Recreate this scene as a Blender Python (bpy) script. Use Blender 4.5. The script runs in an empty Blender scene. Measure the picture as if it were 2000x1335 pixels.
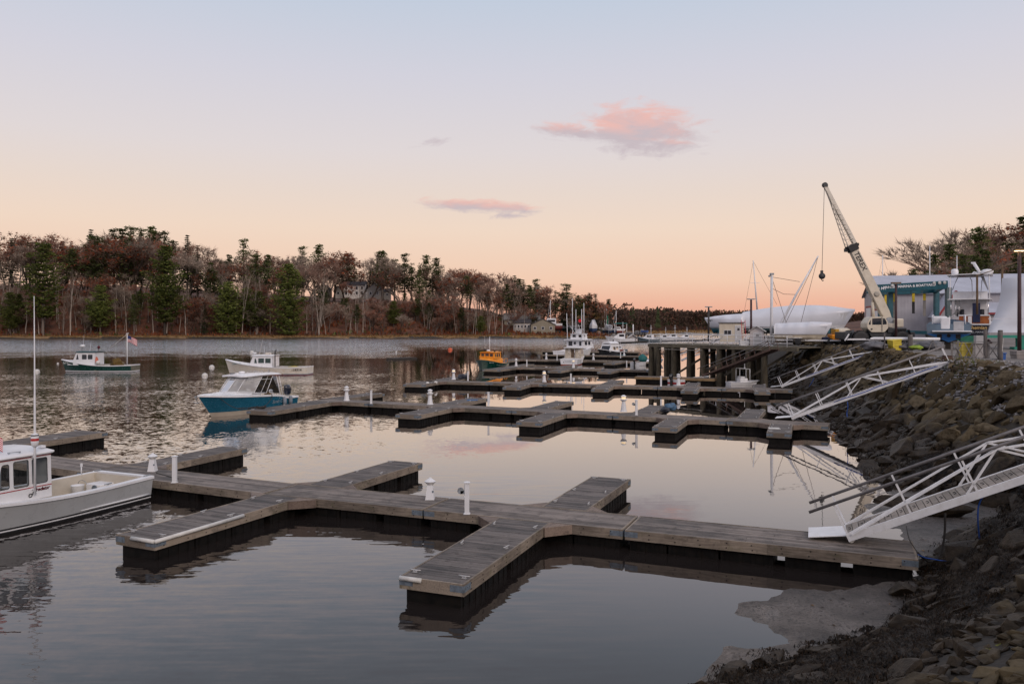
import bpy, bmesh, math, random
import numpy as np
from mathutils import Vector, Matrix, noise as mnoise
from mathutils.geometry import tessellate_polygon
random.seed(11)
sc = bpy.context.scene
COL = sc.collection
R = math.radians
PI = math.pi

# ------------------------------------------------------------------ camera
CAM_H, FPX, HOR, CX = 5.5, 1555.0, 637.0, 1000.0
cam_d = bpy.data.cameras.new('camera')
cam = bpy.data.objects.new('camera', cam_d)
COL.objects.link(cam)
cam.location = (0, 0, CAM_H)
cam.rotation_euler = (R(90), 0, 0)
cam_d.sensor_width = 36
cam_d.lens = FPX / 2000 * 36
cam_d.shift_y = -(667.5 - HOR) / 2000
cam_d.clip_end = 9000
cam_d.clip_start = 0.1
sc.camera = cam
sc.view_settings.view_transform = 'Standard'
sc.view_settings.look = 'None'
sc.view_settings.exposure = 0
sc.cycles.use_denoising = True
sc.cycles.max_bounces = 6
sc.cycles.transparent_max_bounces = 12
sc.cycles.caustics_reflective = False
sc.cycles.caustics_refractive = False


def P(px, py, z=0.0):
    """ground point at height z seen at photo pixel px, py"""
    d = FPX * (CAM_H - z) / (py - HOR)
    return Vector(((px - CX) / FPX * d, d, z))


def Q(px, py, d):
    """point at depth d seen at photo pixel px, py"""
    return Vector(((px - CX) / FPX * d, d, CAM_H - (py - HOR) / FPX * d))


# ------------------------------------------------------------------ object helpers
def tag(o, label=None, cat=None, group=None, kind=None):
    if label: o['label'] = label
    if cat: o['category'] = cat
    if group: o['group'] = group
    if kind: o['kind'] = kind
    return o


def thing(name, label, cat, loc=(0, 0, 0), rz=0.0, group=None, scale=1.0):
    o = bpy.data.objects.new(name, None)
    COL.objects.link(o)
    o.empty_display_size = 0.2
    o.location = loc
    o.rotation_euler = (0, 0, rz)
    o.scale = (scale, scale, scale)
    return tag(o, label, cat, group)


def copy_tree(o, parent=None):
    c = o.copy()
    COL.objects.link(c)
    if parent is not None:
        c.parent = parent
    for ch in o.children:
        copy_tree(ch, c)
    return c


def place(o, loc, rz=0.0, label=None, group=None, scale=None):
    o.location = loc
    o.rotation_euler = (0, 0, rz)
    if label: o['label'] = label
    if group: o['group'] = group
    if scale is not None: o.scale = (scale,) * 3 if not isinstance(scale, tuple) else scale
    return o


class MB:
    """collects faces and links them as one mesh object"""
    def __init__(s):
        s.v, s.f, s.m, s.t, s.s = [], [], [], [], []

    def add(s, verts, faces, mi=0, tone=None, smooth=False, M=None):
        b = len(s.v)
        if M is not None:
            verts = [tuple(M @ Vector(p)) for p in verts]
        s.v.extend([tuple(p) for p in verts])
        t = random.random() if tone is None else tone
        for f in faces:
            s.f.append([b + i for i in f])
            s.m.append(mi)
            s.t.append(t)
            s.s.append(smooth)
        return s

    def box(s, x0, x1, y0, y1, z0, z1, mi=0, M=None, tone=None):
        v = [(x0, y0, z0), (x1, y0, z0), (x1, y1, z0), (x0, y1, z0), (x0, y0, z1), (x1, y0, z1), (x1, y1, z1), (x0, y1, z1)]
        f = [(0, 3, 2, 1), (4, 5, 6, 7), (0, 1, 5, 4), (1, 2, 6, 5), (2, 3, 7, 6), (3, 0, 4, 7)]
        return s.add(v, f, mi, tone, False, M)

    def cbox(s, c, size, mi=0, M=None, tone=None):
        x, y, z = c
        a, b, d = size[0] / 2, size[1] / 2, size[2] / 2
        return s.box(x - a, x + a, y - b, y + b, z - d, z + d, mi, M, tone)

    def beam(s, p0, p1, w, h=None, mi=0, up=(0, 0, 1), M=None, tone=None):
        p0, p1 = Vector(p0), Vector(p1)
        h = w if h is None else h
        d = (p1 - p0)
        if d.length < 1e-6: return s
        d.normalize()
        side = d.cross(Vector(up))
        if side.length < 1e-4: side = d.cross(Vector((0, 1, 0)))
        side.normalize()
        u = side.cross(d)
        a, b = side * (w / 2), u * (h / 2)
        v = [p0 - a - b, p0 + a - b, p0 + a + b, p0 - a + b, p1 - a - b, p1 + a - b, p1 + a + b, p1 - a + b]
        f = [(0, 1, 2, 3), (7, 6, 5, 4), (0, 4, 5, 1), (1, 5, 6, 2), (2, 6, 7, 3), (3, 7, 4, 0)]
        return s.add(v, f, mi, tone, False, M)

    def tube(s, pts, r, n=8, mi=0, caps=True, M=None, tone=None, smooth=True):
        pts = [Vector(p) for p in pts]
        rs = r if isinstance(r, (list, tuple)) else [r] * len(pts)
        v, f = [], []
        prev = None
        for i, p in enumerate(pts):
            if i == 0: d = pts[1] - pts[0]
            elif i == len(pts) - 1: d = pts[-1] - pts[-2]
            else: d = pts[i + 1] - pts[i - 1]
            d = d.normalized() if d.length > 1e-9 else Vector((0, 0, 1))
            if prev is None:
                ref = Vector((0, 0, 1)) if abs(d.z) < .9 else Vector((1, 0, 0))
                a = d.cross(ref).normalized()
            else:
                a = prev - d * prev.dot(d)
                a = a.normalized() if a.length > 1e-6 else d.cross(Vector((0, 0, 1))).normalized()
            prev = a
            b = d.cross(a)
            for k in range(n):
                t = 2 * PI * k / n
                v.append(p + (a * math.cos(t) + b * math.sin(t)) * rs[i])
        for i in range(len(pts) - 1):
            for k in range(n):
                k2 = (k + 1) % n
                f.append((i * n + k, i * n + k2, (i + 1) * n + k2, (i + 1) * n + k))
        if caps:
            f.append(tuple(range(n - 1, -1, -1)))
            e = (len(pts) - 1) * n
            f.append(tuple(range(e, e + n)))
        return s.add(v, f, mi, tone, smooth, M)

    def lathe(s, prof, n=16, c=(0, 0, 0), mi=0, M=None, tone=None, smooth=True, mis=None):
        v, f = [], []
        for (r, z) in prof:
            for k in range(n):
                t = 2 * PI * k / n
                v.append((c[0] + r * math.cos(t), c[1] + r * math.sin(t), c[2] + z))
        for i in range(len(prof) - 1):
            fs = []
            for k in range(n):
                k2 = (k + 1) % n
                fs.append((i * n + k, i * n + k2, (i + 1) * n + k2, (i + 1) * n + k))
            f.append(fs)
        t = random.random() if tone is None else tone
        b = len(s.v)
        if M is not None: v = [tuple(M @ Vector(p)) for p in v]
        s.v.extend(v)
        for i, fs in enumerate(f):
            for q in fs:
                s.f.append([b + j for j in q]); s.m.append(mis[i] if mis else mi); s.t.append(t); s.s.append(smooth)
        for (idx, rev) in ((0, True), (len(prof) - 1, False)):
            if prof[idx][0] > 1e-4:
                q = [b + idx * n + k for k in range(n)]
                s.f.append(q[::-1] if rev else q)
                s.m.append((mis[0] if rev else mis[-1]) if mis else mi); s.t.append(t); s.s.append(False)
        return s

    def prism(s, poly, z0, z1, mi=0, M=None, tone=None):
        n = len(poly)
        v = [(x, y, z0) for x, y in poly] + [(x, y, z1) for x, y in poly]
        f = [tuple(range(n - 1, -1, -1)), tuple(range(n, 2 * n))]
        for i in range(n):
            j = (i + 1) % n
            f.append((i, j, n + j, n + i))
        return s.add(v, f, mi, tone, False, M)

    def panel(s, outer, holes, th, M, mi=0, tone=None):
        """flat plate in local xy with holes, thickness th along z"""
        loops = [[Vector((x, y, 0)) for x, y in outer]] + [[Vector((x, y, 0)) for x, y in h] for h in holes]
        tris = tessellate_polygon(loops)
        flat = [p for l in loops for p in l]
        n = len(flat)
        v = [(p.x, p.y, 0) for p in flat] + [(p.x, p.y, th) for p in flat]
        f = [tuple(t) for t in tris] + [tuple(i + n for i in reversed(t)) for t in tris]
        o = 0
        for l in loops:
            k = len(l)
            for i in range(k):
                j = (i + 1) % k
                f.append((o + i, o + j, n + o + j, n + o + i))
            o += k
        return s.add(v, f, mi, tone, False, M)

    def loft(s, rows, closed=False, mi=0, smooth=True, mis=None, tone=None, M=None, capa=False, capb=False):
        n = len(rows[0])
        b = len(s.v)
        for r in rows:
            for p in r:
                s.v.append(tuple(M @ Vector(p)) if M is not None else tuple(p))
        t = random.random() if tone is None else tone
        for i in range(len(rows) - 1):
            for k in range(n if closed else n - 1):
                k2 = (k + 1) % n
                s.f.append([b + i * n + k, b + i * n + k2, b + (i + 1) * n + k2, b + (i + 1) * n + k])
                s.m.append(mis[k] if mis else mi); s.t.append(t); s.s.append(smooth)
        for flag, i in ((capa, 0), (capb, len(rows) - 1)):
            if flag:
                s.f.append([b + i * n + k for k in range(n)]); s.m.append(mi); s.t.append(t); s.s.append(False)
        return s

    def ico(s, c, r, sub=1, mi=0, sc=(1, 1, 1), rough=0.0, seed=0, tone=None, smooth=True, M=None):
        bm = bmesh.new()
        bmesh.ops.create_icosphere(bm, subdivisions=sub, radius=1)
        v = []
        for q in bm.verts:
            k = 1 + rough * mnoise.noise(q.co * 1.7 + Vector((seed * 3.1, seed * 1.7, seed)))
            v.append((c[0] + q.co.x * r * sc[0] * k, c[1] + q.co.y * r * sc[1] * k, c[2] + q.co.z * r * sc[2] * k))
        f = [[w.index for w in q.verts] for q in bm.faces]
        bm.free()
        return s.add(v, f, mi, tone, smooth, M)

    def mesh(s, name, mats):
        me = bpy.data.meshes.new(name)
        me.from_pydata(s.v, [], s.f)
        for m in (mats if isinstance(mats, (list, tuple)) else [mats]):
            me.materials.append(m)
        me.polygons.foreach_set('material_index', s.m)
        me.polygons.foreach_set('use_smooth', s.s)
        a = me.attributes.new('tone', 'FLOAT', 'FACE')
        a.data.foreach_set('value', s.t)
        me.update()
        return me

    def build(s, name, mats, parent=None, bevel=0.0, fix=False):
        me = s.mesh(name, mats)
        if fix:
            bm = bmesh.new(); bm.from_mesh(me)
            bmesh.ops.recalc_face_normals(bm, faces=bm.faces)
            bm.to_mesh(me); bm.free()
        o = bpy.data.objects.new(name, me)
        COL.objects.link(o)
        if parent is not None: o.parent = parent
        if bevel:
            md = o.modifiers.new('bevel', 'BEVEL')
            md.width = bevel; md.segments = 2; md.limit_method = 'ANGLE'; md.angle_limit = R(40)
        return o


def text_on(parent, body, size, M, m, shear=0.0, ext=0.004, ax='CENTER', name='lettering', space=1.0, bold=0.0):
    c = bpy.data.curves.new(name, 'FONT')
    c.body = body; c.size = size; c.shear = shear; c.extrude = ext
    c.align_x = ax; c.align_y = 'CENTER'; c.space_character = space; c.offset = bold
    c.resolution_u = 3
    c.materials.append(m)
    tmp = bpy.data.objects.new(name, c)
    COL.objects.link(tmp)
    bpy.context.view_layer.update()
    me = bpy.data.meshes.new_from_object(tmp)
    bpy.data.objects.remove(tmp)
    bpy.data.curves.remove(c)
    me.name = name
    if not me.materials: me.materials.append(m)
    o = bpy.data.objects.new(name, me)
    COL.objects.link(o)
    o.parent = parent
    o.matrix_local = M
    return o


def frame_m(origin, xdir, ydir):
    """matrix whose local x, y run along xdir, ydir"""
    x = Vector(xdir).normalized()
    y = Vector(ydir)
    y = (y - x * y.dot(x)).normalized()
    z = x.cross(y)
    M = Matrix.Identity(4)
    for i in range(3):
        M[i][0], M[i][1], M[i][2], M[i][3] = x[i], y[i], z[i], origin[i]
    return M


# ------------------------------------------------------------------ materials
MATS = {}


def lin(c):
    return tuple(c) + (1.0,) if len(c) == 3 else tuple(c)


class NT:
    def __init__(s, m):
        s.t = m.node_tree; s.n = s.t.nodes; s.l = s.t.links

    def new(s, typ, **kw):
        n = s.n.new(typ)
        for k, v in kw.items(): setattr(n, k, v)
        return n

    def link(s, a, b): s.l.new(a, b)

    def noise(s, vec, scale, detail=4, rough=.55, dim='3D'):
        n = s.new('ShaderNodeTexNoise', noise_dimensions=dim)
        n.inputs['Scale'].default_value = scale
        n.inputs['Detail'].default_value = detail
        n.inputs['Roughness'].default_value = rough
        if vec is not None: s.link(vec, n.inputs['Vector'])
        return n

    def ramp(s, fac, stops, interp='LINEAR'):
        n = s.new('ShaderNodeValToRGB')
        n.color_ramp.interpolation = interp
        e = n.color_ramp.elements
        while len(e) < len(stops): e.new(0.5)
        for el, (p, c) in zip(e, stops):
            el.position = p; el.color = lin(c) if isinstance(c, (tuple, list)) else (c, c, c, 1)
        s.link(fac, n.inputs['Fac'])
        return n

    def mapr(s, v, a, b, c, d, smooth=False):
        n = s.new('ShaderNodeMapRange')
        n.interpolation_type = 'SMOOTHSTEP' if smooth else 'LINEAR'
        for k, x in zip(('From Min', 'From Max', 'To Min', 'To Max'), (a, b, c, d)): n.inputs[k].default_value = x
        s.link(v, n.inputs['Value'])
        return n.outputs['Result']

    def math(s, op, a, b=None, c=None):
        n = s.new('ShaderNodeMath', operation=op)
        for i, x in enumerate((a, b, c)):
            if x is None: continue
            if hasattr(x, 'node'): s.link(x, n.inputs[i])
            else: n.inputs[i].default_value = x
        return n.outputs[0]

    def mix(s, f, a, b, typ='MIX'):
        n = s.new('ShaderNodeMix', data_type='RGBA', blend_type=typ)
        n.clamp_factor = True
        for k, x in ((0, f), (6, a), (7, b)):
            if hasattr(x, 'node'): s.link(x, n.inputs[k])
            else: n.inputs[k].default_value = lin(x) if isinstance(x, (tuple, list)) else x
        return n.outputs[2]


def base_mat(name):
    m = bpy.data.materials.new(name)
    m.use_nodes = True
    t = NT(m)
    b = t.n['Principled BSDF']
    return m, t, b


def mat(name, col, rough=.6, metal=0.0, var=.18, scale=2.5, bump=0.0, bscale=30, stain=None, stain_amt=.5, stretch=None, emis=None, es=0.0, coat=0.0, tone=0.0, obj=True, spec=None, sub=None):
    """painted or plain surface with uneven colour, grime and fine bump"""
    if name in MATS: return MATS[name]
    m, t, b = base_mat(name)
    tc = t.new('ShaderNodeTexCoord')
    vec = tc.outputs['Object']
    if stretch:
        mp = t.new('ShaderNodeMapping'); mp.inputs['Scale'].default_value = stretch
        t.link(vec, mp.inputs['Vector']); vec = mp.outputs['Vector']
    n1 = t.noise(vec, scale, 5)
    lo = [max(0, c * (1 - var * 1.3)) for c in col]
    hi = [min(1, c * (1 + var)) for c in col]
    cc = t.ramp(n1.outputs['Fac'], [(.3, lo), (.7, hi)]).outputs['Color']
    if tone:
        at = t.new('ShaderNodeAttribute', attribute_name='tone')
        f = t.mapr(at.outputs['Fac'], 0, 1, 1 - tone, 1 + tone)
        cc = t.mix(1.0, cc, f, 'MULTIPLY')
    if stain:
        n2 = t.noise(vec, scale * 2.3, 7, .7)
        f = t.mapr(n2.outputs['Fac'], .5, .72, 0, stain_amt)
        cc = t.mix(f, cc, stain)
    t.link(cc, b.inputs['Base Color'])
    n3 = t.noise(vec, scale * 4, 3)
    t.link(t.mapr(n3.outputs['Fac'], .3, .7, max(0.02, rough - .08), min(1, rough + .1)), b.inputs['Roughness'])
    b.inputs['Metallic'].default_value = metal
    if spec is not None: b.inputs['Specular IOR Level'].default_value = spec
    if coat: b.inputs['Coat Weight'].default_value = coat; b.inputs['Coat Roughness'].default_value = .08
    if bump:
        n4 = t.noise(vec, bscale, 4)
        bp = t.new('ShaderNodeBump'); bp.inputs['Strength'].default_value = bump; bp.inputs['Distance'].default_value = .02
        t.link(n4.outputs['Fac'], bp.inputs['Height']); t.link(bp.outputs['Normal'], b.inputs['Normal'])
    if emis:
        b.inputs['Emission Color'].default_value = lin(emis); b.inputs['Emission Strength'].default_value = es
    MATS[name] = m
    return m


def wood_mat(name, dark, light, algae=None, rough=.8):
    """weathered planks: each board has a tone of its own, grain runs along local x"""
    if name in MATS: return MATS[name]
    m, t, b = base_mat(name)
    tc = t.new('ShaderNodeTexCoord')
    mp = t.new('ShaderNodeMapping'); mp.inputs['Scale'].default_value = (1.2, 22, 22)
    t.link(tc.outputs['Object'], mp.inputs['Vector'])
    g = t.noise(mp.outputs['Vector'], 1.6, 6, .65)
    big = t.noise(tc.outputs['Object'], .9, 5, .6)
    at = t.new('ShaderNodeAttribute', attribute_name='tone')
    gg = t.mapr(g.outputs['Fac'], .3, .7, 0, 1)
    f = t.math('ADD', t.math('MULTIPLY', at.outputs['Fac'], .42), t.math('MULTIPLY', gg, .55))
    f = t.math('ADD', f, t.mapr(big.outputs['Fac'], .3, .7, -.30, .28))
    cc = t.ramp(f, [(.15, dark), (.8, light)]).outputs['Color']
    n5 = t.noise(tc.outputs['Object'], 3.4, 6, .7)
    cc = t.mix(t.mapr(n5.outputs['Fac'], .54, .70, 0, .75), cc, [c * .45 for c in dark])
    if algae:
        n2 = t.noise(tc.outputs['Object'], 2.2, 6, .7)
        cc = t.mix(t.mapr(n2.outputs['Fac'], .56, .72, 0, .6), cc, algae)
    t.link(cc, b.inputs['Base Color'])
    t.link(t.mapr(big.outputs['Fac'], .3, .7, rough - .2, rough + .05), b.inputs['Roughness'])
    bp = t.new('ShaderNodeBump'); bp.inputs['Strength'].default_value = .35; bp.inputs['Distance'].default_value = .01
    t.link(g.outputs['Fac'], bp.inputs['Height']); t.link(bp.outputs['Normal'], b.inputs['Normal'])
    MATS[name] = m
    return m


def glass_mat(name, tint=(.02, .025, .03), alpha=.3):
    """pane that reflects the sky and lets part of what is behind through"""
    if name in MATS: return MATS[name]
    m, t, b = base_mat(name)
    tr = t.new('ShaderNodeBsdfTransparent'); tr.inputs['Color'].default_value = (.8, .84, .84, 1)
    t.n.remove(b)
    df = t.new('ShaderNodeBsdfDiffuse'); df.inputs['Color'].default_value = lin(tint)
    gl = t.new('ShaderNodeBsdfGlossy'); gl.inputs['Roughness'].default_value = .03
    fr = t.new('ShaderNodeFresnel'); fr.inputs['IOR'].default_value = 1.5
    mx = t.new('ShaderNodeMixShader'); mx.inputs[0].default_value = alpha
    t.link(tr.outputs[0], mx.inputs[1]); t.link(df.outputs[0], mx.inputs[2])
    m2 = t.new('ShaderNodeMixShader')
    t.link(fr.outputs[0], m2.inputs[0]); t.link(mx.outputs[0], m2.inputs[1]); t.link(gl.outputs[0], m2.inputs[2])
    t.link(m2.outputs[0], t.n['Material Output'].inputs['Surface'])
    MATS[name] = m
    return m


white = mat('white_paint', (.72, .73, .75), .45, var=.06, scale=1.3, stain=(.5, .45, .38), stain_amt=.25)
gel = mat('white_gelcoat', (.76, .77, .79), .28, var=.05, scale=1.0, stain=(.55, .5, .42), stain_amt=.18, coat=.3)
alu = mat('painted_aluminium', (.76, .77, .79), .4, metal=.0, var=.08, scale=3, stain=(.4, .36, .3), stain_amt=.3)
steel = mat('galvanised_steel', (.30, .33, .36), .5, metal=.5, var=.3, scale=7, stain=(.16, .1, .06), stain_amt=.4)
chrome = mat('stainless_steel', (.6, .6, .62), .25, metal=.9, var=.05)
black = mat('black_rubber', (.015, .015, .017), .6, var=.3, scale=5)
blackg = mat('black_gloss', (.012, .014, .018), .2, var=.2, coat=.4)
navy = mat('navy_canvas', (.012, .02, .06), .8, var=.2)
deckw = wood_mat('weathered_decking', (.056, .047, .041), (.25, .213, .188))
fasw = wood_mat('weathered_fascia', (.10, .08, .062), (.31, .255, .20), algae=(.09, .09, .03))
darkw = wood_mat('dark_timber', (.02, .016, .013), (.06, .048, .038))
pilew = wood_mat('pier_timber', (.06, .05, .035), (.19, .165, .115), algae=(.07, .075, .025))
floatm = mat('black_float', (.007, .0065, .006), .6, spec=.12, var=.5, scale=3, stain=(.016, .011, .008), stain_amt=.7)
rope_b = mat('blue_line', (.015, .09, .42), .6, var=.15)
rope_k = mat('dark_line', (.03, .028, .026), .8, var=.2)
glass = glass_mat('window_glass')
glassd = glass_mat('dark_window_glass', (.03, .035, .045), .86)
clearv = glass_mat('clear_vinyl', (.62, .60, .58), .42)
red = mat('red_paint', (.45, .02, .02), .5, var=.12)
orange = mat('orange_paint', (.82, .30, .012), .45, var=.12, scale=2, stain=(.5, .14, .02), stain_amt=.25)
yellow = mat('yellow_plastic', (.62, .5, .05), .55, var=.15, stain=(.3, .24, .08), stain_amt=.4)
teal = mat('teal_paint', (.006, .085, .115), .4, var=.18, stain=(.02, .05, .06), stain_amt=.4)
gold = mat('gold_leaf', (.62, .42, .16), .35, metal=.3, var=.05)
redl = mat('red_letter', (.35, .01, .02), .4, var=.02)
blackl = mat('black_letter', (.01, .01, .012), .4, var=.02)
whitel = mat('white_letter', (.8, .8, .82), .5, var=.02)
# ------------------------------------------------------------------ sky and light
def make_world():
    w = bpy.data.worlds.new('World')
    sc.world = w
    w.use_nodes = True
    t = NT(w)
    bg = t.n['Background']
    tc = t.new('ShaderNodeTexCoord')
    sep = t.new('ShaderNodeSeparateXYZ'); t.link(tc.outputs['Generated'], sep.inputs[0])
    z = sep.outputs['Z']
    el = t.math('ARCSINE', z)                              # elevation in radians
    e = t.mapr(el, 0, R(90), 0, 1)
    # dusk colours by elevation (front sky)
    fr = t.ramp(e, [(0.0, (.84, .38, .26)), (.015, (.89, .475, .34)), (.0356, (.94, .635, .47)), (.076, (.92, .725, .59)), (.105, (.85, .72, .645)),
                    (.136, (.79, .72, .72)), (.193, (.69, .68, .76)), (.248, (.575, .645, .765)), (.40, (.58, .58, .68)), (1.0, (.42, .46, .57))])
    # opposite side of the sky is duller and bluer
    bk = t.ramp(e, [(0.0, (.46, .44, .54)), (.1, (.70, .60, .66)), (.25, (.72, .69, .77)), (1.0, (.38, .43, .54))])
    f = t.mapr(sep.outputs['Y'], -.5, .5, 0, 1, True)
    col = t.mix(f, bk.outputs['Color'], fr.outputs['Color'])
    # warmer to the right-centre, paler to the left
    az = t.math('ARCTAN2', sep.outputs['X'], sep.outputs['Y'])
    low = t.mapr(e, 0, .12, 1, 0, True)
    warm = t.math('MULTIPLY', t.mapr(t.math('ABSOLUTE', t.math('SUBTRACT', az, .14)), .0, .75, 0.0, .3, True), low)
    col = t.mix(warm, col, (.90, .66, .52))
    # clouds: soft streaks in a few places of the sky, lit pink from below
    pk, gy = (.90, .50, .44), (.58, .49, .53)
    A = lambda px: math.atan2(px - CX, FPX)
    E = lambda px, py: math.atan2(HOR - py, math.hypot(FPX, px - CX))
    cx = t.new('ShaderNodeCombineXYZ')
    t.link(t.math('MULTIPLY', az, 26), cx.inputs[0]); t.link(t.math('MULTIPLY', el, 78), cx.inputs[1]); cx.inputs[2].default_value = 4.2
    nz = t.noise(cx.outputs[0], 1.0, 6, .62)
    nz.inputs['Distortion'].default_value = .4
    best, bup = None, None
    for (az0, el0, ra, re, tilt, amp, gr) in (
            (A(1250), E(1250, 252), .092, .038, -.10, 1.05, .05), (A(1130), E(1130, 258), .070, .015, -.10, .66, 0), (A(1290), E(1290, 292), .080, .012, -.10, .36, .5),
            (A(935), E(935, 403), .098, .0110, -.05, .90, .1), (A(985), E(985, 421), .034, .007, .06, .55, .8), (A(842), E(842, 279), .044, .0066, .24, .42, 2.2), (A(1105), E(1105, 408), .05, .007, .03, .22, 0)):
        a = t.math('SUBTRACT', az, az0)
        b = t.math('SUBTRACT', el, el0)
        a2 = t.math('ADD', t.math('MULTIPLY', a, math.cos(tilt) / ra), t.math('MULTIPLY', b, math.sin(tilt) / ra))
        b2 = t.math('SUBTRACT', t.math('MULTIPLY', b, math.cos(tilt) / re), t.math('MULTIPLY', a, math.sin(tilt) / re))
        q = t.math('SQRT', t.math('ADD', t.math('MULTIPLY', a2, a2), t.math('MULTIPLY', b2, b2)))
        en = t.math('MULTIPLY', t.mapr(q, 0, 1.1, 1, 0), amp)
        best = en if best is None else t.math('MAXIMUM', best, en)
        u_ = t.math('MULTIPLY', t.math('SUBTRACT', b2, gr), t.mapr(q, .9, 1.2, 1, 0))
        bup = u_ if bup is None else t.math('ADD', bup, u_)
    d = t.mapr(t.math('ADD', best, t.math('MULTIPLY', t.math('SUBTRACT', nz.outputs['Fac'], .5), 1.35)), .16, .62, 0, .84, True)
    d = t.math('MULTIPLY', d, t.mapr(best, 0, .10, 0, 1, True))
    up = t.mapr(t.math('ADD', bup, t.math('MULTIPLY', t.math('SUBTRACT', nz.outputs['Color'], .5), 2.2)), -.5, .6, 0, 1, True)
    col = t.mix(d, col, t.mix(up, gy, pk))
    # a little of the physical sky, sharing its azimuth with the sun
    sky = t.new('ShaderNodeTexSky', sky_type='NISHITA')
    sky.sun_disc = False
    sky.sun_elevation = SUN_EL
    sky.sun_rotation = SUN_AZ
    sk = t.mix(1.0, sky.outputs['Color'], (.035, .035, .035), 'MULTIPLY')
    fin = t.mix(.06, col, sk)
    t.link(fin, bg.inputs['Color'])
    bg.inputs['Strength'].default_value = 1.0


SUN_EL, SUN_AZ = R(4), R(150)
make_world()
dusk_fill_d = bpy.data.lights.new('dusk_fill', 'SUN')  # added soft fill lighting what faces the camera; dusk has no direct sunlight
dusk_fill_d.energy = 1.3
dusk_fill_d.angle = R(25)
dusk_fill_d.color = (1.0, .84, .74)
dusk_fill = bpy.data.objects.new('dusk_fill', dusk_fill_d)
COL.objects.link(dusk_fill)
_sd = Vector((math.sin(SUN_AZ) * math.cos(R(28)), math.cos(SUN_AZ) * math.cos(R(28)), math.sin(R(28))))
dusk_fill.rotation_euler = _sd.to_track_quat('Z', 'Y').to_euler()
# ------------------------------------------------------------------ terrain
TOE = [(-90, 1), (-12, 6.5), (-3, 8.6), (1.0, 10.6), (2.3, 11.75), (3.65, 12.5), (5.2, 13.4), (6.4, 14.1), (7.2, 14.7), (8.0, 15.8), (9.5, 18.0), (10.9, 19.4), (11.6, 20.7),
       (13.2, 21.5), (14.6, 23), (14.6, 25), (13.1, 26.9), (13.9, 30.8), (15.5, 36), (17.3, 42), (20, 52), (23, 64), (25.6, 78), (26, 90), (27, 105),
       (38, 150), (60, 200), (120, 310), (260, 480), (700, 800), (2500, 1500)]
TOP = [(-90, -10), (-12, -1.0), (0, 1.5), (4, 2.5), (8, 6), (13.7, 15.4), (17, 21), (19, 28), (20.6, 34), (21.6, 39.5), (24.5, 50), (28.5, 63), (28.8, 74),
       (31, 92), (33, 112), (46, 150), (70, 196), (132, 304), (275, 470), (715, 790), (2500, 1480)]
SHORE = [(-2500, 250), (-600, 325), (-250, 352), (-120, 362), (0, 372), (19, 372), (36, 345), (43, 330), (58, 356), (75, 410), (92, 520), (150, 640), (300, 760), (700, 1000), (2500, 1700)]
YARD_Z = 3.75
MUD1 = [(4.1, 15.3), (4.6, 15.8), (5.3, 16.25), (5.75, 16.7), (6.6, 16.6), (8.5, 17.3), (9.7, 18.2), (8.4, 15.6), (7.4, 14.5), (6.4, 14.0), (5.2, 13.4), (4.9, 13.7), (4.75, 14.15), (4.7, 14.7), (4.5, 15.1)]
MUD2 = [(2.6, 11.8), (3.05, 12.5), (3.35, 13.2), (3.7, 13.6), (4.4, 13.75), (5.0, 13.66), (5.2, 13.0), (3.6, 11.9)]
MUD3 = [(9.5, 17.8), (9.2, 18.9), (10.0, 20), (10.4, 22), (10.6, 24), (11.8, 25.5), (12.6, 26.6), (13.4, 27.1), (14.9, 25), (14.9, 23), (13.4, 21.3), (11.8, 20.5), (10.9, 19.2)]


def seg_dist(px, py, line):
    best = np.full(px.shape, 1e9)
    for (ax, ay), (bx, by) in zip(line[:-1], line[1:]):
        dx, dy = bx - ax, by - ay
        t = np.clip(((px - ax) * dx + (py - ay) * dy) / (dx * dx + dy * dy), 0, 1)
        best = np.minimum(best, np.hypot(px - ax - t * dx, py - ay - t * dy))
    return best


def inside(px, py, poly):
    r = np.zeros(px.shape, bool)
    n = len(poly)
    for i in range(n):
        (x0, y0), (x1, y1) = poly[i], poly[(i + 1) % n]
        c = ((y0 > py) != (y1 > py)) & (px < (x1 - x0) * (py - y0) / (y1 - y0 + 1e-12) + x0)
        r ^= c
    return r


TOE_POLY = TOE + [(2500, -400), (-90, -400)]
TOP_POLY = TOP + [(2500, -400), (-90, -400)]
SHORE_POLY = SHORE + [(2500, 6000), (-2500, 6000)]


def sstep(a, b, x):
    t = np.clip((x - a) / (b - a), 0, 1)
    return t * t * (3 - 2 * t)


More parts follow.
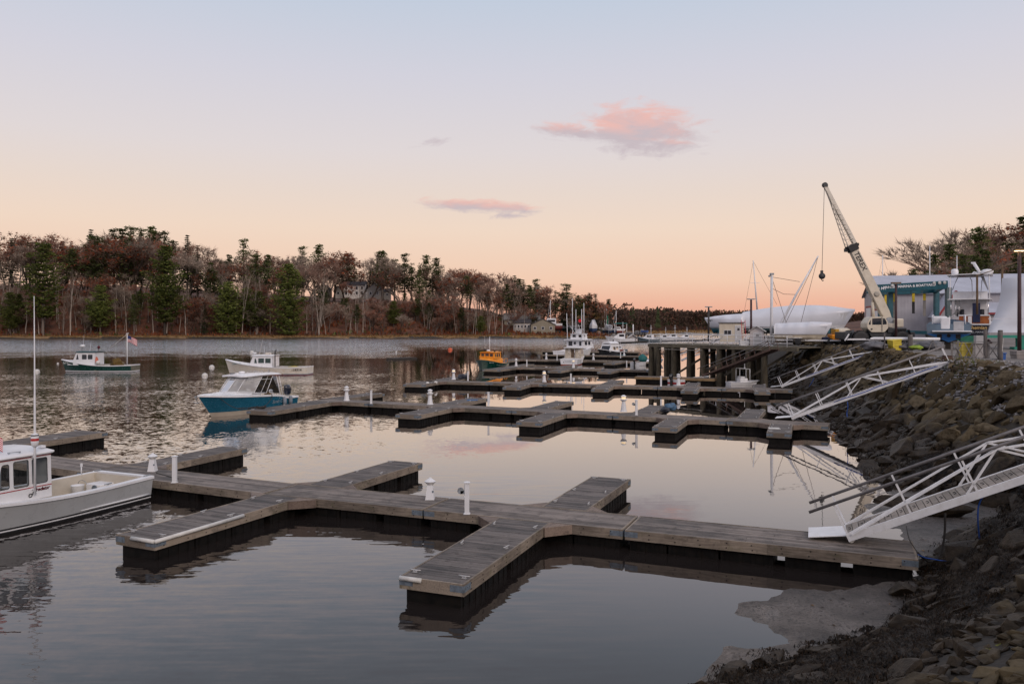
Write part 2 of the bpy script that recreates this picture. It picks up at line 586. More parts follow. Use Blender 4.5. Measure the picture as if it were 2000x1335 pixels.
def height(x, y):
    x = np.asarray(x, float); y = np.asarray(y, float)
    dt, dp, ds = seg_dist(x, y, TOE), seg_dist(x, y, TOP), seg_dist(x, y, SHORE)
    ds = np.maximum(0, ds - .9 - .7 * np.sin(x * .17) - .5 * np.sin(x * .41 + 1) - .35 * np.sin(x * 1.1))
    it, ip, isx = inside(x, y, TOE_POLY), inside(x, y, TOP_POLY), inside(x, y, SHORE_POLY)
    z = np.full(x.shape, -1.6)
    bed = -.05 - .10 * dt
    bed = bed + .2 * np.exp(-(((x - 21) ** 2 + (y - 66) ** 2) / 9))
    wob = .03 * np.sin(x * 2.1 + np.sin(y * 1.7)) * np.cos(y * 1.9 + .6 * np.sin(x * 1.3)) + .018 * np.sin(x * 5.3 + 1.2 * y)
    bed = bed + wob
    for poly, kk in ((MUD1, .13), (MUD2, .11), (MUD3, .05)):
        dm = seg_dist(x, y, poly + poly[:1])
        sd = np.where(inside(x, y, poly), 1, -1) * dm + .10 * np.sin(x * 5.1 + 2 * y) * np.sin(y * 4.3) + .05 * np.sin(x * 13 - 9 * y)
        bed = np.maximum(bed, np.clip(sd, -1.5, .55) * kk + .01 * np.sin(x * 7 + np.sin(y * 6)) * (sd > 0))
    bed = np.maximum(bed, -1.6)
    bed2 = np.maximum(.03 - .045 * ds, -1.6)
    z = np.where(~it & ~isx, np.maximum(bed, bed2), z)
    t = dt / (dt + dp + 1e-6)
    slope = .08 + (YARD_Z - .08) * t ** 1.25
    z = np.where(it & ~ip, slope, z)
    hill2 = 15 * np.exp(-(((x - 185) / 62) ** 2 + ((y - 235) / 70) ** 2))
    z = np.where(it & ip, YARD_Z + .03 * np.sin(x * .7) * np.sin(y * .5) + np.where(y > 130, hill2, 0), z)
    # far bank: dark mud lip, grass shelf, then a wooded bluff
    H = np.interp(x, [-900, -400, -250, -120, -60, -20, 5, 25, 45, 80, 200], [26, 30, 31, 24, 21, 17, 11, 5.5, 2.6, 1.8, 1.6])
    far = -.05 + .95 * sstep(0, 3.5, ds) + .25 * sstep(4, 14, ds) + (H - 1.1) * (.75 * sstep(11, 55, ds) + .25 * sstep(50, 140, ds))
    far = far + np.where(ds > 12, .5 * np.sin(x * .11) * np.sin(y * .13), 0) * np.clip((H - 3) / 10, 0, 1)
    z = np.where(isx, far, z)
    return z


_G = []
for (gx0, gx1, gy0, gy1, st) in ((-14, 42, 0, 136, .25), (-420, 800, 130, 1000, 2.0)):
    _xs, _ys = np.arange(gx0, gx1 + st, st), np.arange(gy0, gy1 + st, st)
    _X, _Y = np.meshgrid(_xs, _ys)
    _G.append((gx0, gx1, gy0, gy1, st, height(_X, _Y)))


def hz(x, y):
    for gx0, gx1, gy0, gy1, st, Z in _G:
        if gx0 <= x < gx1 and gy0 <= y < gy1:
            fx, fy = (x - gx0) / st, (y - gy0) / st
            i, j = int(fx), int(fy)
            a, b = fx - i, fy - j
            return float((Z[j, i] * (1 - a) + Z[j, i + 1] * a) * (1 - b) + (Z[j + 1, i] * (1 - a) + Z[j + 1, i + 1] * a) * b)
    return float(height(np.array([x]), np.array([y]))[0])


def slope_n(x, y, e=.4):
    n = Vector((hz(x - e, y) - hz(x + e, y), hz(x, y - e) - hz(x, y + e), 2 * e))
    return n.normalized()


def ground_mats():
    ms = []
    # wet mud
    m, t, b = base_mat('wet_mud')
    g = t.new('ShaderNodeNewGeometry'); pos = g.outputs['Position']
    n1 = t.noise(pos, .95, 8, .65); n2 = t.noise(pos, 14, 5, .7); n3 = t.noise(pos, 45, 3, .6)
    c = t.ramp(n1.outputs['Fac'], [(.32, (.035, .028, .022)), (.5, (.105, .088, .076)), (.68, (.20, .175, .16))]).outputs['Color']
    c = t.mix(t.mapr(n2.outputs['Fac'], .52, .60, 0, .85), c, (.012, .010, .008))
    c = t.mix(t.mapr(n3.outputs['Fac'], .60, .68, 0, .8), c, (.24, .21, .19))
    t.link(c, b.inputs['Base Color'])
    t.link(t.mapr(n1.outputs['Fac'], .35, .65, .5, .2), b.inputs['Roughness'])
    bp = t.new('ShaderNodeBump'); bp.inputs['Strength'].default_value = 1.0; bp.inputs['Distance'].default_value = .05
    h = t.math('ADD', n2.outputs['Fac'], t.math('MULTIPLY', n3.outputs['Fac'], .5))
    t.link(h, bp.inputs['Height']); t.link(bp.outputs['Normal'], b.inputs['Normal'])
    ms.append(m)
    # dark soil and weed between the stones
    ms.append(mat('bank_soil', (.028, .022, .016), .85, var=.5, scale=2.2, bump=.8, bscale=9, stain=(.07, .055, .035), stain_amt=.5))
    # yard gravel
    ms.append(mat('yard_gravel', (.20, .18, .165), .9, var=.3, scale=.5, bump=.6, bscale=14, stain=(.10, .09, .075), stain_amt=.6))
    # leaf litter
    ms.append(mat('leaf_litter', (.15, .062, .035), .95, var=.5, scale=.22, bump=.5, bscale=1.5, stain=(.05, .035, .018), stain_amt=.7))
    # straw coloured marsh grass
    ms.append(mat('marsh_turf', (.27, .165, .075), .95, var=.4, scale=.35, bump=.5, bscale=3, stain=(.12, .09, .035), stain_amt=.6))
    # shore mud far off
    ms.append(mat('far_shore_mud', (.035, .028, .02), .6, var=.4, scale=.4, stain=(.06, .06, .02), stain_amt=.5))
    return ms


def make_ground():
    xs = np.unique(np.concatenate([-np.geomspace(60, 2500, 34), np.arange(-60, -8, 4.0), np.arange(-8, 1, .42), np.arange(1, 16, .18), np.arange(16, 33, .42), np.arange(33, 90, 2.5), np.arange(90, 260, 8), np.geomspace(260, 2500, 16)]))
    ys = np.unique(np.concatenate([[-400, -100, -30], np.arange(-10, 8, 1.2), np.arange(8, 11.5, .42), np.arange(11.5, 28, .18), np.arange(28, 50, .42), np.arange(50, 130, 1.5), np.arange(130, 320, 8), np.arange(320, 420, 2.6), np.arange(420, 560, 10), np.geomspace(560, 6000, 22)]))
    X, Y = np.meshgrid(xs, ys)
    Z = height(X, Y)
    ny, nx = X.shape
    V = np.stack([X, Y, Z], -1).reshape(-1, 3)
    idx = np.arange(ny * nx).reshape(ny, nx)
    F = np.stack([idx[:-1, :-1], idx[:-1, 1:], idx[1:, 1:], idx[1:, :-1]], -1).reshape(-1, 4)
    me = bpy.data.meshes.new('ground')
    me.from_pydata(V.tolist(), [], F.tolist())
    for m in ground_mats(): me.materials.append(m)
    C = V[F].mean(1)
    cx, cy, cz = C[:, 0], C[:, 1], C[:, 2]
    it, ip, isx = inside(cx, cy, TOE_POLY), inside(cx, cy, TOP_POLY), inside(cx, cy, SHORE_POLY)
    ds = seg_dist(cx, cy, SHORE)
    mi = np.zeros(len(F), int)
    mi[it & ~ip] = 1
    mi[ip] = 2
    mi[ip & (cy > 150)] = 3
    mi[isx] = 3
    mi[isx & (ds < 14)] = 4
    mi[isx & (cx > 60)] = 4
    mi[isx & (cx > 20) & (cx < 75) & (cy < 450) & (ds > 10)] = 2
    mi[isx & (ds < 2.6)] = 5
    me.polygons.foreach_set('material_index', mi)
    me.polygons.foreach_set('use_smooth', np.ones(len(F), bool))
    me.update()
    o = bpy.data.objects.new('ground', me); COL.objects.link(o)
    tag(o, 'bank, yard and riverbed round the harbour', None, None, 'structure')


make_ground()


def make_water():
    m, t, b = base_mat('river_water')
    g = t.new('ShaderNodeNewGeometry'); pos = g.outputs['Position']
    sp = t.new('ShaderNodeSeparateXYZ'); t.link(pos, sp.inputs[0])
    X, Y = sp.outputs['X'], sp.outputs['Y']
    # ripples come in patches: smooth among the docks, rough in the open channel
    big = t.noise(pos, .035, 4, .55)
    wx = t.mapr(big.outputs['Fac'], .3, .7, -14, 14)
    Yw = t.math('ADD', Y, t.math('MULTIPLY', wx, t.mapr(Y, 30, 200, .25, 1.6)))
    # slope of the ripples by distance out into the channel
    rp = t.ramp(t.mapr(Yw, 0, 400, 0, 1), [(0.0, .032), (.065, .026), (.12, .05), (.165, .075), (.21, .08), (.24, .055), (.27, .04), (.33, .06), (.39, .28), (.48, .7), (.84, .7), (.92, .15)])
    amp = rp.outputs['Color']
    # sheltered water among the docks on the right
    shel = t.mapr(t.math('ADD', X, t.math('MULTIPLY', Y, .13)), -7.0, 4.5, 1, 0, True)
    near_calm = t.mapr(Y, 150, 330, .0, 1, True)
    k = t.math('MAXIMUM', shel, near_calm)
    amp2 = t.math('ADD', t.math('MULTIPLY', amp, k), .0016)
    # patches of wind
    pt = t.noise(pos, .11, 3, .5)
    amp2 = t.math('MULTIPLY', amp2, t.mapr(pt.outputs['Fac'], .35, .65, .45, 1.35))

    def layer(sc_, rot, st, seed, det=2):
        mp = t.new('ShaderNodeMapping'); mp.inputs['Scale'].default_value = (sc_ * st, sc_, 1); mp.inputs['Rotation'].default_value = (0, 0, rot); mp.inputs['Location'].default_value = (seed, seed * .7, 0)
        t.link(pos, mp.inputs['Vector'])
        n = t.noise(mp.outputs['Vector'], 1.0, det, .5)
        v = t.new('ShaderNodeVectorMath', operation='SUBTRACT'); t.link(n.outputs['Color'], v.inputs[0]); v.inputs[1].default_value = (.5, .5, .5)
        return v.outputs[0]

    def addv(a, b_):
        v = t.new('ShaderNodeVectorMath', operation='ADD'); t.link(a, v.inputs[0]); t.link(b_, v.inputs[1]); return v.outputs[0]

    def sclv(a, s_):
        v = t.new('ShaderNodeVectorMath', operation='SCALE'); t.link(a, v.inputs[0])
        if hasattr(s_, 'node'): t.link(s_, v.inputs['Scale'])
        else: v.inputs['Scale'].default_value = s_
        return v.outputs[0]
    sm = addv(sclv(layer(4.2, R(-32), .75, 3), 3.0), sclv(layer(11.0, R(-18), .9, 9, 3), 2.3))
    lg = sclv(layer(1.5, R(-25), .7, 17), .9)
    # long curved ripples close by
    nr = sclv(layer(6.2, R(-34), .13, 33), 4.2)
    nr = sclv(nr, t.math('MULTIPLY', t.mapr(Y, 24, 34, 1, 0, True), t.mapr(X, -1.0, 3.5, .034, .003, True)))
    sw = sclv(layer(.28, R(10), .5, 21), .0035)
    v = addv(addv(sclv(addv(sm, lg), amp2), sw), nr)
    # keep only the horizontal part, add it to straight up
    vm = t.new('ShaderNodeVectorMath', operation='MULTIPLY'); t.link(v, vm.inputs[0]); vm.inputs[1].default_value = (1, 1, 0)
    va = t.new('ShaderNodeVectorMath', operation='ADD'); t.link(vm.outputs[0], va.inputs[0]); va.inputs[1].default_value = (0, 0, 1)
    vn = t.new('ShaderNodeVectorMath', operation='NORMALIZE'); t.link(va.outputs[0], vn.inputs[0])
    # silty water under a mirror-like skin: how much is mirrored grows steeply towards grazing views
    fr = t.new('ShaderNodeFresnel'); fr.inputs['IOR'].default_value = 1.34
    vq = t.new('ShaderNodeVectorMath', operation='MULTIPLY'); t.link(v, vq.inputs[0]); vq.inputs[1].default_value = (.3, .3, 0)
    vr = t.new('ShaderNodeVectorMath', operation='ADD'); t.link(vq.outputs[0], vr.inputs[0]); vr.inputs[1].default_value = (0, 0, 1)
    vs_ = t.new('ShaderNodeVectorMath', operation='NORMALIZE'); t.link(vr.outputs[0], vs_.inputs[0])
    t.link(vs_.outputs[0], fr.inputs['Normal'])
    fc = t.ramp(fr.outputs[0], [(0.0, 0.0), (.10, .13), (.15, .225), (.23, .35), (.32, .52), (.41, .66), (.60, .84), (1.0, .97)]).outputs['Color']
    df = t.new('ShaderNodeBsdfDiffuse'); df.inputs['Color'].default_value = (.019, .0155, .0145, 1)
    gl = t.new('ShaderNodeBsdfGlossy'); gl.inputs['Color'].default_value = (1, .985, .975, 1)
    t.link(vn.outputs[0], gl.inputs['Normal'])
    t.link(t.math('MULTIPLY', t.ramp(t.mapr(Yw, 0, 400, 0, 1), [(0.0, .012), (.09, .014), (.14, .07), (.24, .09), (.33, .05), (.40, .08), (.5, .13)]).outputs['Color'], t.mapr(k, 0, 1, .12, 1)), gl.inputs['Roughness'])
    mx = t.new('ShaderNodeMixShader'); t.link(fc, mx.inputs[0]); t.link(df.outputs[0], mx.inputs[1]); t.link(gl.outputs[0], mx.inputs[2])
    t.n.remove(b); t.link(mx.outputs[0], t.n['Material Output'].inputs['Surface'])
    mb = MB()
    mb.add([(-2600, -30, 0), (2600, -30, 0), (2600, 3000, 0), (-2600, 3000, 0)], [(0, 1, 2, 3)])
    o = mb.build('water', m)
    tag(o, 'calm river water at low tide reflecting the dusk sky', None, None, 'structure')


make_water()
# ------------------------------------------------------------------ floating docks
DZ = .5          # deck height over the water


def add_cleat(parent, x, y, rz=0.0):
    mb = MB()
    M = Matrix.Translation((x, y, DZ)) @ Matrix.Rotation(rz, 4, 'Z')
    mb.box(-.05, .05, -.022, .022, .004, .016, M=M)
    mb.tube([(-.03, 0, .012), (-.03, 0, .045)], .012, 6, M=M)
    mb.tube([(.03, 0, .012), (.03, 0, .045)], .012, 6, M=M)
    mb.tube([(-.13, 0, .058), (-.05, 0, .05), (.05, 0, .05), (.13, 0, .058)], [.008, .015, .015, .008], 6, M=M)
    return mb.build('cleat', cleatm, parent)


boltm = mat('rusty_bolt', (.03, .022, .018), .6, metal=.4, var=.3)
cleatm = mat('worn_cleat', (.5, .5, .5), .4, metal=.4, var=.15)
vinyl = mat('white_vinyl_edge', (.62, .61, .58), .5, var=.12, stain=(.3, .27, .22), stain_amt=.5)
plate = mat('zinc_plate', (.17, .21, .25), .5, metal=.35, var=.3, scale=9, stain=(.1, .06, .04), stain_amt=.4)


def dock_unit(kind, label, group, A, B, width, across, cleats=(), brackets='', fas=None, floats=True, bumper=None, gusset=None, gapseed=0, detail=True):
    """one float: deck boards, fascia timbers, black flotation; local x runs from A to B"""
    A, B = Vector((A[0], A[1], 0)), Vector((B[0], B[1], 0))
    L = (B - A).length
    rz = math.atan2(B.y - A.y, B.x - A.x)
    o = thing(kind, label, 'floating dock' if kind == 'dock_section' else 'finger dock', A, rz, group)
    fas = fas or fasw
    h = width / 2
    rnd = random.Random(gapseed + int(L * 100))
    mb = MB()
    g = .012
    if across:
        n = max(2, int(round(L / .142)))
        w = L / n
        for i in range(n):
            ov = rnd.uniform(-.006, .006)
            M = Matrix.Rotation(PI / 2, 4, 'Z')
            # boards lie across; keep their grain along the board
            mb.box(i * w + g / 2, (i + 1) * w - g / 2, -h + .045 + ov, h - .045 + ov, DZ - .035, DZ + rnd.uniform(-.003, .003), tone=rnd.random())
    else:
        n = max(3, int(round((width - .1) / .142)))
        w = (width - .1) / n
        for i in range(n):
            x = 0.0
            y0 = -h + .05 + i * w
            while x < L - .05:
                e = min(L, x + rnd.choice((3.0, 3.6, 2.4)) + (1.2 if x == 0 and i % 2 else 0))
                if L - e < .5: e = L
                mb.box(x + .003, e - .003, y0 + g / 2, y0 + w - g / 2, DZ - .035, DZ + rnd.uniform(-.003, .003), tone=rnd.random())
                x = e
    mb.build('deck', deckw_x if across else deckw, o)
    # fascia: two long sides, two ends
    fh, ft = .235, .045
    for sgn in (-1, 1):
        f = MB()
        x = 0.0
        while x < L - .01:
            e = min(L, x + 3.1)
            if L - e < .6: e = L
            f.box(x + .002, e - .002, sgn * h - (ft if sgn > 0 else 0), sgn * h + (0 if sgn > 0 else ft), DZ - fh, DZ + .006, tone=rnd.random())
            x = e
        if not (A.y > 60):
            x = .3
            while x < L - .2:
                for zz in (DZ - .06, DZ - .17): f.lathe([(.016, 0), (.016, .008), (0, .012)], 6, tone=0.0, M=Matrix.Translation((x + rnd.uniform(-.05, .05), sgn * h, zz)) @ Matrix.Rotation(-sgn * PI / 2, 4, 'X'), mi=1)
                x += rnd.uniform(.55, .75)
        f.build('fascia', [fas, boltm], o)
    for x in (0, L - ft):
        f = MB()
        f.box(x, x + ft, -h + ft + .002, h - ft - .002, DZ - fh, DZ + .004, tone=rnd.random())
        f.build('end_board', fas, o)
    # black tubs below
    x = .1
    while x < L - .15:
        e = min(L - .1, x + 1.18)
        if e - x < .3: break
        f = MB()
        f.box(x, e, -h + .11, h - .11, -.35, DZ - fh + .02, tone=rnd.random())
        for k in range(4):
            xx = x + (e - x) * (k + .5) / 4
            f.box(xx - .05, xx + .05, -h + .095, h - .095, -.35, DZ - fh + .01)
        f.build('float', floatm, o)
        x = e + (.05 if rnd.random() < .62 else .26)
    for (cx, cy, cr) in cleats:
        add_cleat(o, cx, cy, cr)
    if 'a' in brackets or 'b' in brackets:
        for ch, x, s in (('a', 0, 1), ('b', L, -1)):
            if ch not in brackets: continue
            for sgn in (-1, 1):
                f = MB()
                xa, xb = sorted((x - s * .006, x + s * .32))
                f.box(xa, xb, sgn * h - .005, sgn * h + .005, DZ - .16, DZ - .03)
                ya, yb = sorted((sgn * (h - .3), sgn * (h + .005)))
                f.box(min(x - s * .007, x), max(x - s * .007, x), ya, yb, DZ - .16, DZ - .03)
                for bx in (.07, .16, .25):
                    f.lathe([(.012, 0), (.012, .012)], 6, M=Matrix.Translation((x + s * bx, sgn * (h + .005), DZ - .09)) @ Matrix.Rotation(-sgn * PI / 2, 4, 'X'))
                f.build('corner_bracket', plate, o)
    if bumper:
        f = MB()
        for (p, q) in bumper:
            f.tube([(p[0], p[1], DZ - .02), (q[0], q[1], DZ - .02)], .05, 8)
        f.build('edge_bumper', vinyl, o)
    if gusset:   # triangular knees where the finger meets the walkway, at x = L
        for sgn in (-1, 1):
            f = MB()
            k = gusset
            tri = [(L - k, sgn * h), (L, sgn * (h + k)), (L, sgn * h)]
            if sgn < 0: tri = tri[::-1]
            f.prism(tri, DZ - .04, DZ + .001)
            f.beam((L - k, sgn * (h + .02), DZ - .115), (L - .0, sgn * (h + k + .02), DZ - .115), .04, .23)
            f.build('knee', knee_m, o)
    return o


deckw_x = wood_mat('weathered_cross_decking', (.036, .032, .030), (.172, .150, .137))
# grain of the cross boards runs along local y
for n_ in deckw_x.node_tree.nodes:
    if n_.type == 'MAPPING': n_.inputs['Scale'].default_value = (22, 1.2, 22)
knee_m = wood_mat('reddish_plank', (.10, .07, .055), (.25, .19, .15))
brownfas = wood_mat('brown_fascia', (.15, .095, .045), (.33, .22, .11))


class Row:
    def __init__(s, u):
        s.u = Vector(u).normalized(); s.v = Vector((-s.u.y * -1, 0)) if 0 else Vector((s.u.y, -s.u.x))
        if s.v.y < 0: s.v = -s.v

    def at(s, u, v):
        p = s.u * u + s.v * v
        return (p.x, p.y)


ORD = ['first', 'second', 'third', 'fourth', 'fifth', 'sixth']


def walkway(row, pts, vc, width, rowname, seed, brackets=True):
    """pts: list of u stations; vc: centre v (number or function)"""
    fv = vc if callable(vc) else (lambda u: vc)
    secs = list(zip(pts[:-1], pts[1:]))
    for i, (a, b) in enumerate(secs):
        A, B = row.at(a + .03, fv(a)), row.at(b - .03, fv(b))
        lab = '%s grey timber walkway section from the shore in the %s row of docks' % (ORD[i], rowname)
        dock_unit('dock_section', lab, 'walkway sections of the %s row of docks' % rowname, A, B, width, False, brackets='ab' if brackets else '', gapseed=seed + i)


def fing(row, ue, ve, ur, vr, w, lab, grp, seed=0, bumper=None, cl=True):
    A, B = row.at(ue, ve), row.at(ur, vr)
    L = math.hypot(B[0] - A[0], B[1] - A[1])
    h = w / 2
    cs = []
    if cl:
        for x in (.35, L * .5, L - .7):
            for sgn in (-1, 1):
                cs.append((x, sgn * (h - .16), R(90 + 0) if x == .35 else R(8 * sgn)))
    bm = None
    if bumper == 'corner': bm = [((-.02, h - .02), (-.02, h - .5))]
    if bumper == 'long': bm = [((-.02, -h - .0), (-.02, h - .55)), ((-.02, -h - .02), (L * .55, -h - .02))]
    return dock_unit('dock_finger', lab, grp, A, B, w, True, cleats=cs, brackets='a', bumper=bm, gusset=.55, gapseed=seed)


# --- nearest row
r1 = Row((-.923, .385))
v1 = lambda u: 19.9 if u < 16 else 19.9 + (u - 16) * .055 + max(0, u - 24) * .04
walkway(r1, [-1.5, 5.0, 10.6, 16.0, 24.0, 32.0, 40.0], v1, 1.58, 'nearest', 1)
G = 'finger docks of the nearest row'
fing(r1, 7.5, 13.85, 7.62, 19.1, 1.42, 'finger dock reaching towards the viewer with a short white bumper on its end corner', G, 3, 'corner')
fing(r1, 15.5, 13.97, 15.3, 19.1, 1.30, 'finger dock beside the moored grey-hulled boat, long white bumper along its edge', G, 4, 'long')
fing(r1, 7.1, 25.55, 7.1, 20.72, 1.30, 'finger dock pointing away, right of the white post with the small box', G, 5)
fing(r1, 14.9, 25.65, 15.0, 20.72, 1.30, 'finger dock pointing away, between the two short power pedestals of the nearest row', G, 6)
fing(r1, 23.3, 26.0, 23.2, 21.1, 1.30, 'finger dock pointing away, just behind the stern of the grey-hulled boat', G, 7)
fing(r1, 33.1, 27.4, 32.9, 22.1, 1.8, 'finger dock pointing away behind the cabin of the grey-hulled boat', G, 8)

# --- second row
r2 = Row((-.905, .425))
walkway(r2, [2.6, 7.65, 13.9, 20.2, 25.45, 30.45, 35.0], 43.68, 1.55, 'second', 20)
G = 'finger docks of the second row'
sec = [(4.54, 39.1, 4.85, 42.9, 1.1, 'short finger dock beside the foot of the middle gangway, white mat on its deck'),
       (9.9, 38.75, 10.2, 42.9, 1.2, 'near-side finger dock of the second row, second from the shore'),
       (16.9, 38.0, 17.2, 42.9, 1.35, 'near-side finger dock of the second row with two white bumpers on its end'),
       (24.5, 38.2, 24.7, 42.9, 1.5, 'near-side finger dock of the second row with a white ball fender hanging at its side'),
       (33.5, 36.2, 34.0, 42.9, 1.8, 'finger dock alongside the moored blue motorboat'),
       (7.1, 49.7, 6.8, 44.46, 1.15, 'far-side finger dock of the second row nearest the shore'),
       (12.95, 49.4, 12.7, 44.46, 1.25, 'far-side finger dock of the second row carrying two blue covered bundles'),
       (19.4, 49.6, 19.2, 44.46, 1.25, 'empty far-side finger dock in the middle of the second row'),
       (25.7, 49.4, 25.6, 44.46, 1.35, 'far-side finger dock of the second row with a blue mat on its deck'),
       (34.6, 49.7, 34.4, 44.46, 1.5, 'far-side finger dock behind the outboard of the blue motorboat')]
for i, a in enumerate(sec): fing(r2, *a[:5], a[5], G, 30 + i)

# --- third row
r3 = Row((-.945, .327))
walkway(r3, [-.4, 5.0, 10.15, 15.4, 20.0, 25.0, 30.6], 66.78, 1.55, 'third', 50)
G = 'finger docks of the third row'
thr = [(1.8, 63.6, 2.0, 66.0, 1.15, 'short near-side finger dock of the third row beside the foot of the far gangway'),
       (7.2, 62.6, 7.3, 66.0, 1.25, 'near-side finger dock of the third row with a rounded white bumper corner'),
       (14.1, 62.0, 14.4, 66.0, 1.35, 'near-side finger dock in the middle of the third row'),
       (21.4, 61.7, 21.7, 66.0, 1.5, 'near-side finger dock of the third row, second from its outer end'),
       (30.4, 62.0, 30.6, 66.0, 2.0, 'near-side finger dock at the outer end of the third row with white fenders'),
       (2.3, 71.8, 2.2, 67.56, 1.15, 'far-side finger dock of the third row beside the small console skiff'),
       (7.85, 72.0, 7.7, 67.56, 1.15, 'far-side finger dock of the third row by the bow of the red-striped skiff'),
       (14.9, 73.0, 14.7, 67.56, 1.25, 'far-side finger dock in the middle of the third row'),
       (22.5, 73.0, 22.3, 67.56, 1.25, 'far-side finger dock of the third row beside a tall power pedestal'),
       (30.6, 72.2, 30.4, 67.56, 1.6, 'far-side finger dock at the outer end of the third row with dark bundles on it')]
for i, a in enumerate(thr): fing(r3, *a[:5], a[5], G, 60 + i)

# --- fourth row and the ones beyond
r4 = Row((-.915, .403))
walkway(r4, [22.2, 27.5, 33.0, 38.2, 40.4], 89.7, 1.5, 'fourth', 80)
G = 'finger docks of the rows far out'
fou = [(39.3, 83.2, 39.4, 88.9, 2.2, 'finger dock alongside the orange and green tugboat'), (31.6, 83.4, 31.8, 88.9, 1.5, 'near-side finger dock in the middle of the fourth row'),
       (26.0, 84.0, 26.2, 88.9, 1.5, 'near-side finger dock of the fourth row near the pier'), (40.5, 97.5, 40.0, 90.46, 1.5, 'far-side finger dock behind the orange and green tugboat'),
       (34.2, 97.0, 34.0, 90.46, 1.4, 'far-side finger dock in the middle of the fourth row')]
for i, a in enumerate(fou): fing(r4, *a[:5], a[5], G, 90 + i, cl=False)
walkway(r4, [27.5, 33.5, 39.5, 44.5, 49.0], 111.0, 1.5, 'fifth', 100, False)
for i, a in enumerate([(47.6, 103.5, 48, 110.2, 1.9, 'finger dock at the outer end of the fifth row'), (31.5, 104, 31.5, 110.2, 1.5, 'near-side finger dock of the fifth row beside the covered skiff'),
                       (42.0, 118, 42.0, 111.8, 1.5, 'far-side finger dock between the white boats and the black-hulled boat')]): fing(r4, *a[:5], a[5], G, 105 + i, cl=False)
walkway(r4, [34, 40, 46, 52], 132, 1.5, 'sixth', 110, False)
walkway(r4, [40, 47, 54, 60], 152, 1.5, 'farthest', 115, False)

# brown float against the pier
_a, _b = P(1243, 734.5, DZ), P(1398, 738.5, DZ)
dock_unit('dock_section', 'low float with brown timber sides under the pier, red-striped skiff alongside', 'floats under the pier', _a, _b, 1.5, False, fas=brownfas, gapseed=130)
# lone raft out in the channel
_a, _b = P(757, 699.5, .25), P(812, 697, .25)
f = thing('swim_raft', 'small dark low raft floating alone out in the channel', 'raft', ((_a.x + _b.x) / 2, (_a.y + _b.y) / 2, 0), math.atan2(_b.y - _a.y, _b.x - _a.x))
m_ = MB()
for k in range(10): m_.box(-2.6, 2.6, -1 + k * .2 + .008, -.8 + k * .2 - .008, .22, .26)
m_.build('deck', darkw, f)
m_ = MB(); m_.box(-2.6, 2.6, -1.03, -1.0, -.1, .27); m_.box(-2.6, 2.6, 1.0, 1.03, -.1, .27); m_.box(-2.63, -2.6, -1.03, 1.03, -.1, .27); m_.box(2.6, 2.63, -1.03, 1.03, -.1, .27); m_.build('rim', darkw, f)
m_ = MB(); m_.tube([(-.4, 0, .26), (-.4, 0, .5)], .05, 8); m_.build('mooring_post', darkw, f)

# ------------------------------------------------------------------ power pedestals and posts
lampm = mat('warm_lamp', (.9, .75, .5), .4, emis=(1.0, .70, .38), es=.55)
lens = mat('frosted_lens', (.75, .74, .72), .3, var=.04)


def short_pedestal(name, label, loc):
    o = thing(name, label, 'power pedestal', loc, 0, 'white power pedestals on the docks', .9)
    m = MB()
    def ring(w, z): return [(w * c, w * s, z) for c, s in ((1, 1), (-1, 1), (-1, -1), (1, -1))]
    m.loft([ring(.145, 0), ring(.135, .05), ring(.088, .44), ring(.088, .46)], True, smooth=False, capa=True, capb=True)
    m.build('body', white, o)
    m = MB(); m.lathe([(.085, .46), (.10, .47), (.17, .545), (.175, .56)], 8, smooth=False); m.build('lamp_bowl', lens, o)
    m = MB(); m.lathe([(.185, .562), (.19, .575), (.10, .64), (.045, .668), (.04, .69), (.0, .70)], 8, smooth=False); m.build('cap', white, o)
    m = MB(); m.lathe([(.178, .556), (.188, .563)], 8); m.build('band', steel, o)
    m = MB(); m.cbox((.1, -.115, .26), (.05, .02, .06)); m.build('socket', plate, o)
    return o


def tall_pedestal(name, label, loc, lit=False):
    o = thing(name, label, 'power pedestal', loc, 0, 'white power pedestals on the docks')
    m = MB()
    m.lathe([(.21, 0), (.21, .04), (.175, .06), (.105, .55), (.10, .60)], 8, smooth=False); m.build('body', white, o)
    m = MB(); m.lathe([(.10, .60), (.13, .62), (.19, .68), (.20, .73), (.185, .75)], 8, smooth=False); m.build('hood', white, o)
    m = MB(); m.lathe([(.12, .75), (.13, .78), (.12, .88), (.10, .89)], 8, smooth=False); m.build('lantern', lampm if lit else lens, o)
    m = MB(); m.lathe([(.17, .885), (.16, .91), (.06, .98), (.0, .99)], 8, smooth=False); m.build('cap', white, o)
    return o


short_pedestal('power_pedestal', 'short white power pedestal with wide cap, by the stern of the grey-hulled boat', P(298, 919.5, DZ))
short_pedestal('power_pedestal', 'short white power pedestal with wide cap, beside the post carrying a small box', P(840, 974, DZ))
for (px, py, lit, lab) in ((677, 782, 0, 'tall white power pedestal on the second row near the blue motorboat'), (840, 789.5, 0, 'tall white power pedestal on the second row beside the finger with the ball fender'),
                           (1218, 803.5, 1, 'white power pedestal on the second row next to a post with a hook-shaped box'), (886, 741, 1, 'lit white power pedestal at the outer end of the third row'),
                           (1063, 745.5, 1, 'lit white power pedestal in the middle of the third row'), (1008, 714.5, 0, 'white power pedestal on the fourth row right of the orange tugboat'),
                           (1120, 718, 1, 'lit white power pedestal on the fourth row below the white fishing boat'), (1067, 701.5, 0, 'white power pedestal on the fifth row left of the white fishing boats'),
                           (1159, 702.5, 0, 'white power pedestal on the fifth row by the black-hulled boat'), (1325, 752, 0, 'white power pedestal on the third row in front of the red-striped skiff'), (1219, 694.5, 0, 'small white power pedestal on the sixth row near the pier')):
    tall_pedestal('power_pedestal', lab, P(px, py, DZ), bool(lit))


